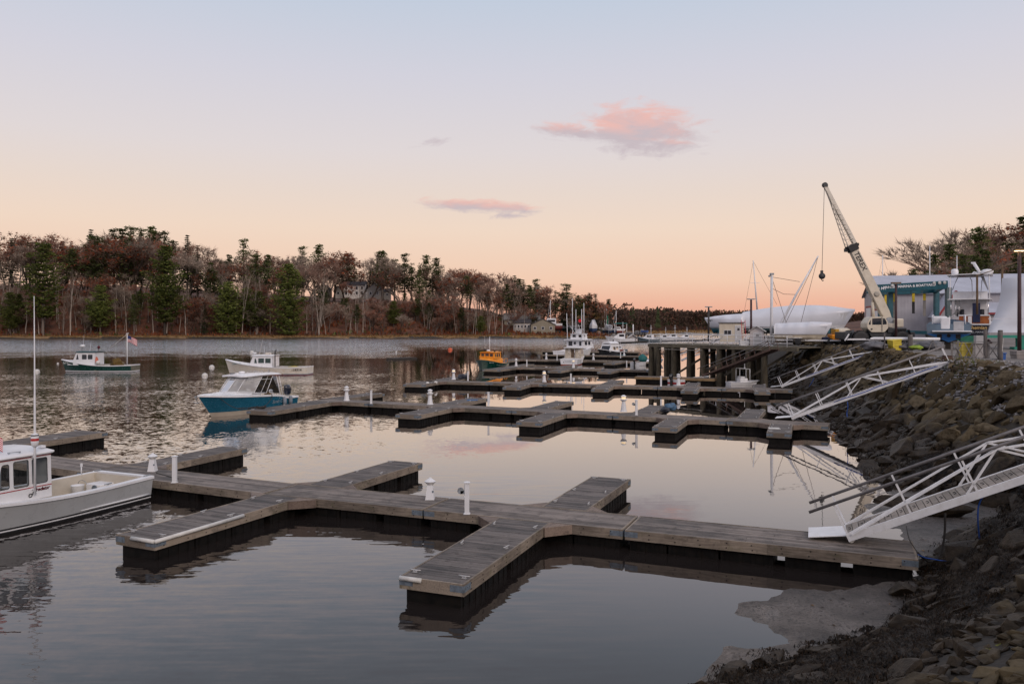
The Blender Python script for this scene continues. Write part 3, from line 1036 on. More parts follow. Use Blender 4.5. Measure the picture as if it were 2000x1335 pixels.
def post(label, loc, box=False, rz=0):
    o = thing('dock_post', label, 'post', loc, rz, 'thin white posts on the docks')
    m = MB(); m.box(-.062, .062, -.062, .062, 0, .83); m.build('shaft', white, o, bevel=.006)
    m = MB(); m.box(-.082, .082, -.082, .082, .83, .85); m.add([(-.075, -.075, .85), (.075, -.075, .85), (.075, .075, .85), (-.075, .075, .85), (0, 0, .875)], [(0, 1, 4), (1, 2, 4), (2, 3, 4), (3, 0, 4)]); m.build('cap', white, o)
    m = MB(); m.box(-.085, .085, -.085, .085, 0, .02); m.build('base_plate', white, o)
    if box:
        m = MB(); m.box(-.07, -.062, -.05, .05, .52, .78); m.lathe([(.085, -.03), (.085, .03)], 14, M=Matrix.Translation((-.17, 0, .62)) @ Matrix.Rotation(PI / 2, 4, 'X')); m.box(-.17, -.065, -.03, .03, .535, .62)
        m.build('hose_bracket', steel, o)
    return o


for (px, py, bx, lab) in ((341, 942, 0, 'white post at the walkway edge by the stern of the grey-hulled boat'), (912, 1003, 1, 'white post with a small grey box, standing at the near edge of the nearest walkway'),
                          (725, 788, 0, 'white post on the second row, at the blue boat end'), (954, 792, 0, 'white post on the second row beside the finger with the blue mat'),
                          (1243, 810, 1, 'white post with a hook-shaped grey box on the second row'), (914, 743, 1, 'white post with a small box at the outer end of the third row'),
                          (1115, 748.5, 0, 'white post in the middle of the third row'), (1291, 754, 0, 'white post on the third row in front of the brown float'),
                          (1029, 715.5, 0, 'white post on the fourth row between tugboat and fishing boats'), (1224, 718, 0, 'white post on the fourth row close to the pier pilings'),
                          (1137, 707.5, 0, 'short white post beside the transom of the small white fishing boat'), (1212, 699, 0, 'white post beyond the black-hulled boat, on the sixth row'), (1088, 704, 0, 'white post at the port side of the white fishing boats')):
    post(lab, P(px, py, DZ), bool(bx))

# fenders, mats and bundles lying on the docks
def ball(label, loc, r=.2, m=None, name='ball_fender', cat='fender', grp=None):
    o = thing(name, label, cat, loc, 0, grp)
    b = MB(); b.lathe([(0.01, -r), (r * .5, -r * .87), (r * .87, -r * .5), (r, 0), (r * .87, r * .5), (r * .5, r * .87), (r * .12, r)], 14); b.build('float_ball', m or vinyl, o)
    b = MB(); b.tube([(-.03, 0, r), (-.03, 0, r + .06), (.03, 0, r + .06), (.03, 0, r)], .012, 6); b.build('eye', rope_k, o)
    return o


ball('white ball fender hanging against the side of a second-row finger dock', P(823, 818, .12) + Vector((.02, -.05, 0)), .17)
for i, (px, py, lab) in enumerate(((835, 748.5, 'left white fender on the outermost finger of the third row'), (851, 747, 'right white fender on the outermost finger of the third row'))):
    ball(lab, P(px, py, DZ - .02), .16)


def bundle(label, loc, r, m, seed):
    o = thing('covered_bundle', label, 'bundle', loc)
    o.scale = (1, 1, 1 if seed < 20 else .6)
    b = MB(); b.ico((0, 0, r * .55), r, 3, 0, (1.1, .9, .65), .45, seed); b.build('cover', m, o)
    b = MB(); b.tube([(-r * 1.0, 0, r * .25), (-r * .5, -r * .6, r * .7), (0, -r * .3, r * 1.15), (r * .5, r * .3, r * .95), (r, .1, r * .3)], .02, 6); b.build('lashing', rope_k, o)
    return o


bluec = mat('blue_tarp', (.06, .13, .22), .6, var=.3, scale=6)
darkc = mat('dark_tarp', (.03, .035, .05), .6, var=.3, scale=6)
bundle('rounded grey-blue bundle at the edge of a second-row finger', P(1309, 800, DZ), .34, bluec, 3)
bundle('smaller dark blue bundle on the second row in front of the grey-blue one', P(1299.5, 805, DZ), .26, darkc, 5)
bundle('dark bundle on the outermost finger of the third row', P(904, 740, DZ), .42, darkc, 8)


def mat_on(label, px0, py0, px1, py1, m, w=.9):
    a, b_ = P(px0, py0, DZ), P(px1, py1, DZ)
    d = b_ - a
    o = thing('dock_mat', label, 'mat', ((a.x + b_.x) / 2, (a.y + b_.y) / 2, DZ + .004), math.atan2(d.y, d.x))
    x = MB(); x.box(-d.length / 2, d.length / 2, -w / 2, w / 2, 0, .012); x.build('sheet', m, o, bevel=.004)
    x = MB(); x.box(-d.length / 2, d.length / 2, -w / 2 - .03, -w / 2 - .001, 0, .02); x.build('hem', m, o)


mat_on('white mat on the short finger by the middle gangway', 1501, 836, 1523, 836.5, vinyl, .55)
mat_on('blue mat on a far-side finger of the second row', 912, 781, 933, 781, mat('blue_mat', (.03, .12, .3), .7), .7)
# ------------------------------------------------------------------ gangways
railm = mat('grey_pipe_rail', (.17, .16, .16), .45, metal=.3, var=.2, scale=5, stain=(.1, .06, .04), stain_amt=.4)
tread = wood_mat('gangway_tread', (.17, .145, .12), (.38, .33, .285))
rustm = mat('rusty_frame', (.10, .055, .04), .7, var=.35, scale=5, stain=(.16, .12, .1), stain_amt=.5)


def gangway(label, base, dirv, L, pitch, w=1.0, h=.85, fr=None, rl=None, hose=False, plate_=True, simple=False, peak=.5, h2=None):
    fr = fr or alu
    rl = rl or railm
    o = thing('gangway', label, 'gangway', base, 0, None)
    o.rotation_euler = (0, -pitch, math.atan2(dirv[1], dirv[0]))
    hw = w / 2
    n = int(L / .15)
    m = MB()
    for i in range(n):
        x = i * L / n
        m.box(x + .008, x + L / n - .008, -hw + .05, hw - .05, .10, .125, tone=random.random())
    m.build('tread_deck', tread if not simple else fr, o)
    if not simple:
        m = MB()
        for i in range(0, n, 2):          # worn anti-slip loops on every second tread
            x = (i + .5) * L / n
            m.tube([(x - .02, -.09, .128), (x + .03, -.09, .129), (x + .03, .09, .129), (x - .02, .09, .128)], .008, 4)
        m.build('grip_loops', black, o)
    for s in (-1, 1):
        m = MB(); m.box(-.02, L + .02, s * hw - .025, s * hw + .025, -.03, .135); m.build('stringer', fr, o)
        m = MB()
        t = .042
        y = s * (hw + .0)
        top = h - .03
        xs = [.02 + (L - .04) * k / 5 for k in range(6)]
        for x in xs: m.beam((x, y, .13), (x, y, h), t)
        px_ = L * peak
        if not simple:
            for dy in (.0,):
                m.beam((.04, y, .13), (px_, y, top), t)
                m.beam((.10, y + s * .05, .10), (px_ + .02, y + s * .05, top), t * .8)
                m.beam((px_, y, top), (L - .04, y, .13), t)
                m.beam((px_, y + s * .05, top), (L - .12, y + s * .05, .10), t * .8)
                m.beam((px_, y, top), (px_ - L * .13, y, .13), t)
                m.beam((px_, y, top), (px_ + L * .13, y, .13), t)
        else:
            m.beam((0, y, .13), (L * .5, y, top), t); m.beam((L * .5, y, .13), (L, y, top), t)
        m.build('truss', fr, o)
        m = MB(); m.tube([(-.55, y + s * .03, h + .02), (L + .1, y + s * .03, h + .02)], .036, 8); m.build('handrail', rl, o)
    if plate_:
        m = MB(); c, s_ = math.cos(-pitch), math.sin(-pitch)
        m.box(-.85, .02, -hw + .03, hw - .03, 0, .02, M=Matrix.Translation((0, 0, .09)) @ Matrix.Rotation(pitch * .68, 4, 'Y')); m.build('landing_plate', fr, o)
        for s in (-1, 1):
            m = MB(); m.lathe([(.07, -.03), (.07, .03)], 14, M=Matrix.Translation((.04, s * (hw - .08), -.02)) @ Matrix.Rotation(PI / 2, 4, 'X')); m.build('roller', vinyl, o)
    if hose:
        m = MB(); m.tube([(L * k / 14, -hw - .05 - .012 * math.sin(k * 2.1), .10 + .02 * math.sin(k * 1.7)) for k in range(4, 14)], .02, 6); m.build('hose', rope_b, o)
    return o


_p1, _p2, _p3 = P(1657, 1052, DZ), P(1549, 819, DZ), P(1528, 757, DZ)
d1 = (.935, -.355)
gangway('nearest white aluminium gangway with grey pipe rails, cut off by the right edge', (_p1.x, _p1.y, DZ + .1), d1, 7.2, R(24.5), 1.0, .86)
gangway('middle white gangway on the stone bank, ending at a thick red-brown timber pile', (_p2.x, _p2.y, DZ + .09), (.905, -.425), 8.0, R(22.6), .95, .86, hose=True)
gangway('white aluminium gangway farthest along the stone bank, below the crane truck', (_p3.x, _p3.y, DZ + .09), (.90, -.43), 7.3, R(23), .95, .86, hose=True)
# dark wooden-looking gangway under the pier
_q = P(1380, 736, DZ)
_e = Q(1512, 684, 70)
_d = _e - _q
gangway('dark brown steel gangway leading down from the pier to the brown float', (_q.x, _q.y, DZ + .1), (_d.x, _d.y), _d.length, math.asin((_d.z - .1) / _d.length), 1.0, .85, fr=rustm, rl=railm, plate_=False, simple=True)
# white gangways seen between the pilings
for i, (px, py, d, L, lab) in enumerate(((1332, 704, 100, 9, 'white gangway half hidden behind the pier pilings, nearer the shore'), (1300, 702, 112, 9, 'white gangway half hidden behind the pier pilings, farther out'))):
    q = Q(px, py, d)
    gangway(lab, (q.x, q.y, max(q.z, .5)), (.93, -.36), L, R(20), 1.0, .9)

# thick pile at the head of the middle gangway
def timber_pile(label, loc, r, h, lean=0.0, m=None, name='timber_pile'):
    o = thing(name, label, 'piling', loc)
    b = MB()
    pr = []
    for k in range(7):
        z = h * k / 6
        pr.append((lean * z + .01 * math.sin(k * 2.3), .008 * math.cos(k * 1.9), z))
    b.tube(pr, [r * (1.06 - .08 * k / 6 + .02 * math.sin(k * 3)) for k in range(7)], 12)
    b.build('shaft', m or darkpile, o)
    b = MB(); b.lathe([(r * 1.0, h), (r * .8, h + .015), (0, h + .02)], 12, c=(lean * h, 0, 0)); b.build('sawn_top', darkw, o)
    return o


darkpile = mat('red_brown_pile', (.075, .038, .026), .85, var=.4, scale=3, bump=.6, bscale=12, stretch=(6, 6, .8), stain=(.03, .02, .016), stain_amt=.6)
_t = Q(1850, 736, 40.2)
timber_pile('thick red-brown timber pile at the head of the middle gangway', (_t.x, _t.y, _t.z - .5), .24, Q(1850, 694, 40.2).z - _t.z + .5)

# hoses and lines hanging from the near gangway
def line_thing(name, label, pts, r, m, cat='line'):
    o = thing(name, label, cat, pts[0])
    b0 = Vector(pts[0])
    # smooth the given points
    P_ = [Vector(p) - b0 for p in pts]
    out = []
    for i in range(len(P_) - 1):
        a, b, c, d = P_[max(0, i - 1)], P_[i], P_[i + 1], P_[min(len(P_) - 1, i + 2)]
        for k in range(6):
            t = k / 6
            out.append(.5 * ((2 * b) + (c - a) * t + (2 * a - 5 * b + 4 * c - d) * t * t + (3 * b - a - 3 * c + d) * t ** 3))
    out.append(P_[-1])
    x = MB(); x.tube(out, r, 7); ob = x.build(name, m)
    bpy.data.objects.remove(o)
    ob.location = b0
    tag(ob, label, cat)
    return ob


line_thing('hose', 'bright blue hose draped from the near gangway down into the mud', [Q(2010, 944, 17.0), Q(1960, 946, 17.2), Q(1925, 965, 17.4), Q(1912, 985, 17.5), Q(1910, 1015, 17.6), Q(1912, 1040, 17.8), Q(1914, 1062, 18.0)], .016, rope_b, 'hose')
line_thing('hose', 'dark lower run of the hose lying from the mud onto the weedy rocks', [Q(1914, 1062, 18.0), Q(1912, 1078, 17.9), Q(1900, 1090, 17.6), Q(1885, 1096, 17.4)], .016, rope_k, 'hose')
line_thing('hose', 'thick black hose hanging in a loop between near gangway and dock end', [Q(1846, 1002, 17.6), Q(1845, 1040, 17.7), Q(1840, 1072, 17.8), Q(1830, 1090, 17.8), Q(1815, 1096, 17.6), Q(1800, 1086, 17.4), Q(1792, 1078, 17.3)], .024, rope_k, 'hose')
line_thing('mooring_line', 'blue mooring line from the dock end to the shore rocks', [Q(1793, 1082, 17.3), Q(1806, 1088, 17.4), Q(1822, 1091, 17.5), Q(1845, 1095, 17.6), Q(1866, 1096, 17.6)], .012, rope_b)
line_thing('mooring_line', 'thin dark line hanging from the underside of the near gangway to the dock', [Q(1770, 1026, 17.4), Q(1775, 1050, 17.3), Q(1785, 1068, 17.3), Q(1791, 1076, 17.3)], .008, rope_k)
_w1 = Vector((hz(21, 38) * 0 + 20.6, 38.6, 0))
line_thing('hose', 'blue hose curving from the head of the middle gangway over the stones', [Q(1812, 724, 40.5), Q(1825, 731, 40.2), Q(1840, 737, 39.6), Q(1853, 738, 39.0)], .022, rope_b, 'hose')
line_thing('hose', 'blue hose end hanging under the middle gangway', [Q(1655, 784, 41.2), Q(1656, 794, 41.2), Q(1654, 806, 41.3), Q(1655, 814, 41.2)], .02, rope_b, 'hose')
line_thing('hose', 'blue hose end hanging under the far gangway', [Q(1590, 738, 65), Q(1586, 746, 65), Q(1580, 755, 65)], .025, rope_b, 'hose')
# ------------------------------------------------------------------ boats
def interp(s, pts):
    return float(np.interp(s, [p[0] for p in pts], [p[1] for p in pts]))


def smooth_interp(s, pts):
    xs = [p[0] for p in pts]; ys = [p[1] for p in pts]
    for i in range(len(xs) - 1):
        if s <= xs[i + 1] or i == len(xs) - 2:
            def slope(k):
                if k == 0: return (ys[1] - ys[0]) / (xs[1] - xs[0])
                if k == len(xs) - 1: return (ys[-1] - ys[-2]) / (xs[-1] - xs[-2])
                return (ys[k + 1] - ys[k - 1]) / (xs[k + 1] - xs[k - 1])
            h = xs[i + 1] - xs[i]
            t = min(1, max(0, (s - xs[i]) / h))
            a, b, c, d = ys[i], slope(i) * h, ys[i + 1], slope(i + 1) * h
            return a * (2 * t ** 3 - 3 * t * t + 1) + b * (t ** 3 - 2 * t * t + t) + c * (-2 * t ** 3 + 3 * t * t) + d * (t ** 3 - t * t)
    return ys[-1]


def rr(x0, x1, z0, z1, r=.05, n=4):
    out = []
    for cx, cz, a0 in ((x1 - r, z1 - r, 0), (x0 + r, z1 - r, 90), (x0 + r, z0 + r, 180), (x1 - r, z0 + r, 270)):
        for k in range(n):
            a = R(a0 + 90 * k / (n - 1))
            out.append((cx + r * math.cos(a), cz + r * math.sin(a)))
    return out


def rpoly(pts, r=.05):
    """round the corners of a polygon"""
    out = []
    n = len(pts)
    for i in range(n):
        p, a, b = Vector(pts[i]), Vector(pts[i - 1]), Vector(pts[(i + 1) % n])
        u, v = (a - p).normalized(), (b - p).normalized()
        q = min(r, (a - p).length * .4, (b - p).length * .4)
        for t in (0, .33, .67, 1):
            s0, s1 = p + u * q, p + v * q
            out.append(tuple(s0 * (1 - t) ** 2 + p * 2 * t * (1 - t) + s1 * t * t))
    return out


class Hull:
    def __init__(s, L, B, sheer, beam, draft=.45, rake=.7, fl=.55, N=26):
        s.L, s.B, s.sh, s.bm, s.draft, s.rake, s.fl, s.N = L, B, sheer, beam, draft, rake, fl, N

    def zs(s, u): return smooth_interp(u, s.sh)

    def half(s, u, z):
        hb = s.B / 2 * max(0, smooth_interp(u, s.bm))
        zs = s.zs(u)
        wl = .90 * (1 - s.fl * u ** 3)          # waterline breadth over breadth at the rail
        if z >= 0:
            t = (z / zs) ** (1 + .8 * u)
            return hb * (wl + (1 - wl) * t)
        t = 1 + z / s.draft
        return hb * wl * max(0, t) ** .55

    def x(s, u, z):
        zs = s.zs(u)
        return u * s.L - s.rake * u ** 5 * (1 - max(-.3, z / zs))

    def build(s, parent, mats, bands, name='hull', transom_rake=.0):
        """bands: list of (fraction or absolute z of upper edge, material index) from the water up"""
        rows = []
        us = [1 - (1 - k / s.N) ** 1.25 for k in range(s.N + 1)]
        for u in us:
            zs = s.zs(u)
            lv = [-s.draft, -s.draft * .55, -s.draft * .15, 0.0]
            for (z, mi) in bands:
                lv.append(z if z < 10 and not isinstance(z, str) else zs)
            lv = [min(z, zs) for z in lv]
            port, star = [], []
            for z in lv:
                y = s.half(u, z)
                xx = s.x(u, z) + (transom_rake * z if u < .001 else 0)
                port.append((xx, y, z)); star.append((xx, -y, z))
            rows.append(port[::-1] + star[1:] if False else port[::-1] + star)
        k = len(bands)
        low = [mats_low for mats_low in ([bands[0][1]] * 3)]
        strips = low + [b[1] for b in bands]
        mis = strips[::-1] + [bands[0][1]] + strips
        m = MB(); m.loft(rows, False, mis=mis)
        # transom
        r = rows[0]
        n = len(r) // 2
        for i in range(n - 1):
            a, b, c, d = r[i], r[i + 1], r[-2 - i], r[-1 - i]
            m.add([a, b, c, d], [(0, 1, 2, 3)], strips[::-1][i])
        return m.build(name, mats, parent)

    def line(s, u0, u1, inset=0.0, dz=0.0, n=24, side=1):
        out = []
        for k in range(n + 1):
            u = u0 + (u1 - u0) * k / n
            z = s.zs(u)
            y = max(0.0, s.half(u, z) - inset)
            out.append((s.x(u, z) - (inset * .9 if u > .93 else 0), side * y, z + dz))
        return out

    def rail(s, parent, m, w=.12, r=.035, u0=0.0, u1=1.0, name='gunwale', dz=.0, ext=.02):
        """rub rail plus flat cap all round"""
        b = MB()
        for sd in (1, -1):
            o = s.line(u0, u1, -ext, dz, 30, sd); i = s.line(u0, u1, w, dz + .012, 30, sd)
            o2 = s.line(u0, u1, -ext, dz - r * 2, 30, sd); i2 = s.line(u0, u1, w, dz - r, 30, sd)
            b.loft([[o2[k], o[k], i[k], i2[k]] for k in range(31)], False, smooth=False)
        if u0 == 0:
            z = s.zs(0); h = s.half(0, z)
            b.box(-ext, w, -h - ext, h + ext, z - r * 2 + dz, z + .014 + dz)
        return b.build(name, m, parent)

    def deck(s, parent, m, u0, u1, dz=-.01, camber=.06, name='foredeck'):
        rows = []
        for k in range(17):
            u = u0 + (u1 - u0) * k / 16
            z = s.zs(u); h = s.half(u, z); xx = s.x(u, z)
            rows.append([(xx, h * f, z + dz + camber * (1 - f * f) * min(1, h / (s.B * .4))) for f in (-1, -.8, -.5, 0, .5, .8, 1)])
        b = MB(); b.loft(rows)
        return b.build(name, m, parent)

    def cockpit(s, parent, m, u0, u1, sole, inset=.14, name='cockpit'):
        b = MB()
        rows = []
        for k in range(13):
            u = u0 + (u1 - u0) * k / 12
            z = s.zs(u); h = s.half(u, z) - inset; xx = s.x(u, z)
            rows.append([(xx, h, z - .01), (xx, h - .03, sole), (xx, -h + .03, sole), (xx, -h, z - .01)])
        b.loft(rows, smooth=False)
        for r in (rows[0], rows[-1]): b.add(r, [(0, 1, 2, 3)])
        return b.build(name, m, parent)


def opening(parent, poly, M, frame_m_, pane_m, fr=.02, depth=.02, name='window', slim=False):
    """window frame round a hole, with the pane as its child; poly in the panel's own plane"""
    b = MB()
    n = len(poly)
    c = Vector((sum(p[0] for p in poly) / n, sum(p[1] for p in poly) / n))
    inner = [(p[0] + (c.x - p[0]) * min(.35, fr / max(.02, (c - Vector(p)).length)), p[1] + (c.y - p[1]) * min(.35, fr / max(.02, (c - Vector(p)).length))) for p in poly]
    outer = [(p[0] - (c.x - p[0]) * min(.2, .012 / max(.02, (c - Vector(p)).length)), p[1] - (c.y - p[1]) * min(.2, .012 / max(.02, (c - Vector(p)).length))) for p in poly]
    z0, z1 = -.012, depth + .012
    rows = [[(x, y, z0) for x, y in outer], [(x, y, z1) for x, y in outer], [(x, y, z1) for x, y in inner], [(x, y, z0) for x, y in inner], [(x, y, z0) for x, y in outer]]
    b.loft(rows, True, smooth=False, M=M)
    w = b.build(name, frame_m_, parent)
    b = MB(); b.add([(x, y, depth * .5) for x, y in inner], [tuple(range(n))], M=M)
    b.build('pane', pane_m, w)
    return w


def house(parent, xa, xb, xt, hw, zb, zt, wins, fronts, wall, frm, pane, th=.03, tumble=.04, zb_front=None, aft=None, name='wheelhouse', rear_win=None):
    """pilothouse: side plates with windows, raked windscreen, optional aft bulkhead.
    xa aft end, xb front at the bottom, xt front at the top; wins polygons (x,z); fronts polygons (y, v) on the windscreen with v along it"""
    zf = zb if zb_front is None else zb_front
    for sd in (1, -1):
        M = frame_m((0, sd * hw, zb), (1, 0, 0), (0, -sd * tumble, zt - zb)) if sd > 0 else frame_m((0, sd * hw, zb), (1, 0, 0), (0, -sd * tumble, zt - zb))
        k = math.hypot(tumble, zt - zb) / (zt - zb)
        outer = [(xa, 0), (xb, (zf - zb) * k if zf > zb else 0), (xt, (zt - zb) * k), (xa, (zt - zb) * k)]
        if zf > zb: outer = [(xa, 0), (xb + .02, 0)] + outer[1:]
        holes = [[(x, (z - zb) * k) for x, z in w] for w in wins]
        b = MB(); b.panel(outer, holes, th * (-1 if sd < 0 else 1) * -1, M); b.build(name + '_side', wall, parent)
        for h_ in holes: opening(parent, h_, M, frm, pane, depth=-th if sd > 0 else th)
    # windscreen
    d = Vector((xt - xb, 0, zt - zf)); lv = d.length
    M = frame_m((xb, 0, zf), (0, 1, 0), d)
    hb, ht = hw - tumble * max(0, zf - zb) / max(.01, zt - zb), hw - tumble
    b = MB(); b.panel([(-hb, 0), (hb, 0), (ht, lv), (-ht, lv)], fronts, th, M); b.build('windscreen', wall, parent)
    for f in fronts: opening(parent, f, M, frm, pane, depth=th)
    if aft:
        M = frame_m((xa, 0, zb), (0, 1, 0), (0, 0, 1))
        b = MB(); b.panel([(-hw, 0), (hw, 0), (hw - tumble, zt - zb), (-hw + tumble, zt - zb)], aft if isinstance(aft, list) else [], th, M); b.build('aft_bulkhead', wall, parent)
    return lv


def roof(parent, x0, x1, hw, z, m, th=.06, camber=.06, name='roof', round_=.12, lift=0.0):
    rows = []
    for k in range(13):
        f = k / 12
        x = x0 + (x1 - x0) * f
        e = min(f, 1 - f) * (x1 - x0)
        wv = hw - (round_ * (1 - math.sqrt(max(0, 1 - (1 - min(1, e / round_)) ** 2))) if e < round_ else 0)
        zz = z + lift * math.sin(f * PI)
        ring = []
        for y in (-1, -.7, -.35, 0, .35, .7, 1): ring.append((x, wv * y, zz + th + camber * (1 - y * y)))
        for y in (1, .5, 0, -.5, -1): ring.append((x, wv * y, zz + camber * (1 - y * y) * .6))
        rows.append(ring)
    b = MB(); b.loft(rows, True, capa=True, capb=True, smooth=True)
    o = b.build(name, m, parent)
    return o


def trunk_cabin(parent, x0, x1, w0, w1, zb, zt0, zt1, m, name='trunk_cabin'):
    rows = []
    for k in range(13):
        f = k / 12
        x = x0 + (x1 - x0) * f
        w = w0 + (w1 - w0) * f
        e = math.sqrt(max(0, 1 - max(0, (f - .55) / .45) ** 2.2))
        zt = zb + (zt0 + (zt1 - zt0) * f - zb) * (.12 + .88 * e)
        w = w * (.35 + .65 * e)
        rows.append([(x, w, zb - .12), (x, w * .97, zb + (zt - zb) * .6), (x, w * .88, zt - .02), (x, w * .5, zt + .025), (x, 0, zt + .04), (x, -w * .5, zt + .025), (x, -w * .88, zt - .02), (x, -w * .97, zb + (zt - zb) * .6), (x, -w, zb - .12)])
    b = MB(); b.loft(rows, False, capb=True)
    return b.build(name, m, parent)


def antenna(parent, p, h, r=.012, m=None, lean=(0, 0), name='antenna'):
    b = MB(); b.tube([p, (p[0] + lean[0], p[1] + lean[1], p[2] + h)], [r, r * .4], 6); b.tube([p, (p[0] + lean[0] * .12, p[1] + lean[1] * .12, p[2] + h * .12)], r * 1.8, 6)
    return b.build(name, m or white, parent)


def dome(parent, p, r=.25, h=.2, m=None, name='radar_dome'):
    b = MB(); b.lathe([(r * .8, 0), (r, h * .25), (r, h * .6), (r * .8, h * .9), (0, h)], 16, c=p)
    return b.build(name, m or gel, parent)


def flag(parent, p, w, h, dirv, droop=.25, name='flag'):
    """striped ensign: canton, red and white stripes, gently waved"""
    b = MB()
    NX, NY = 14, 13
    d = Vector(dirv).normalized()
    side = Vector((-d.y, d.x, 0))
    def pt(i, j):
        f, g = i / NX, j / NY
        q = Vector(p) + d * (w * f) + side * (.09 * w * math.sin(f * 7 + g)) * f
        q.z += h * (g - 1) - droop * w * f * f + .04 * h * math.sin(f * 9)
        return q
    for i in range(NX):
        for j in range(NY):
            canton = i < NX * .42 and j >= 6
            star = canton and (i + j) % 2 == 0
            b.add([pt(i, j), pt(i + 1, j), pt(i + 1, j + 1), pt(i, j + 1)], [(0, 1, 2, 3)], 2 if canton else (0 if j % 2 == 0 else 1))
            if star:
                c = (pt(i, j) + pt(i + 1, j + 1)) / 2 + side * .004
                e = h * .018
                b.add([c + d * e, c + Vector((0, 0, e)), c - d * e, c - Vector((0, 0, e))], [(0, 1, 2, 3)], 1)
    return b.build(name, [flag_r, flag_w, flag_b], parent)


flag_r = mat('flag_red', (.5, .03, .04), .8, var=.1)
flag_w = mat('flag_white', (.72, .7, .7), .8, var=.05)
flag_b = mat('flag_blue', (.03, .04, .14), .8, var=.1)


def outboard(parent, p, s=1.0, m=None):
    """motor hung on the transom, leg behind"""
    o = bpy.data.objects.new('outboard_motor', None); COL.objects.link(o); o.parent = parent; o.location = p; o.scale = (s, s, s)
    rows = []
    for k, (z, a, b_, c) in enumerate(((.30, .20, .15, -.12), (.38, .30, .19, -.15), (.60, .34, .21, -.17), (.80, .32, .20, -.14), (.93, .24, .15, -.10), (.97, .12, .08, -.08))):
        rows.append([(c + a * math.cos(2 * PI * j / 16), b_ * math.sin(2 * PI * j / 16), z) for j in range(16)])
    b = MB(); b.loft(rows, True, capa=True, capb=True); b.build('cowling', m or blackg, o)
    b = MB(); b.box(-.26, -.02, -.085, .085, -.45, .32); b.box(-.30, -.06, -.06, .06, -.62, -.45); b.box(-.02, .08, -.11, .11, -.08, .22); b.tube([(-.42, 0, -.55), (-.06, 0, -.55)], [.05, .075], 8); b.build('leg', black, o)
    b = MB()
    for k in range(3):
        M = Matrix.Translation((-.45, 0, -.55)) @ Matrix.Rotation(k * 2 * PI / 3, 4, 'X')
        b.add([(-.02, -.03, .03), (.02, .03, .03), (.03, .06, .16), (-.03, -.05, .16)], [(0, 1, 2, 3)], M=M)
    b.build('propeller', steel, o)
    return o
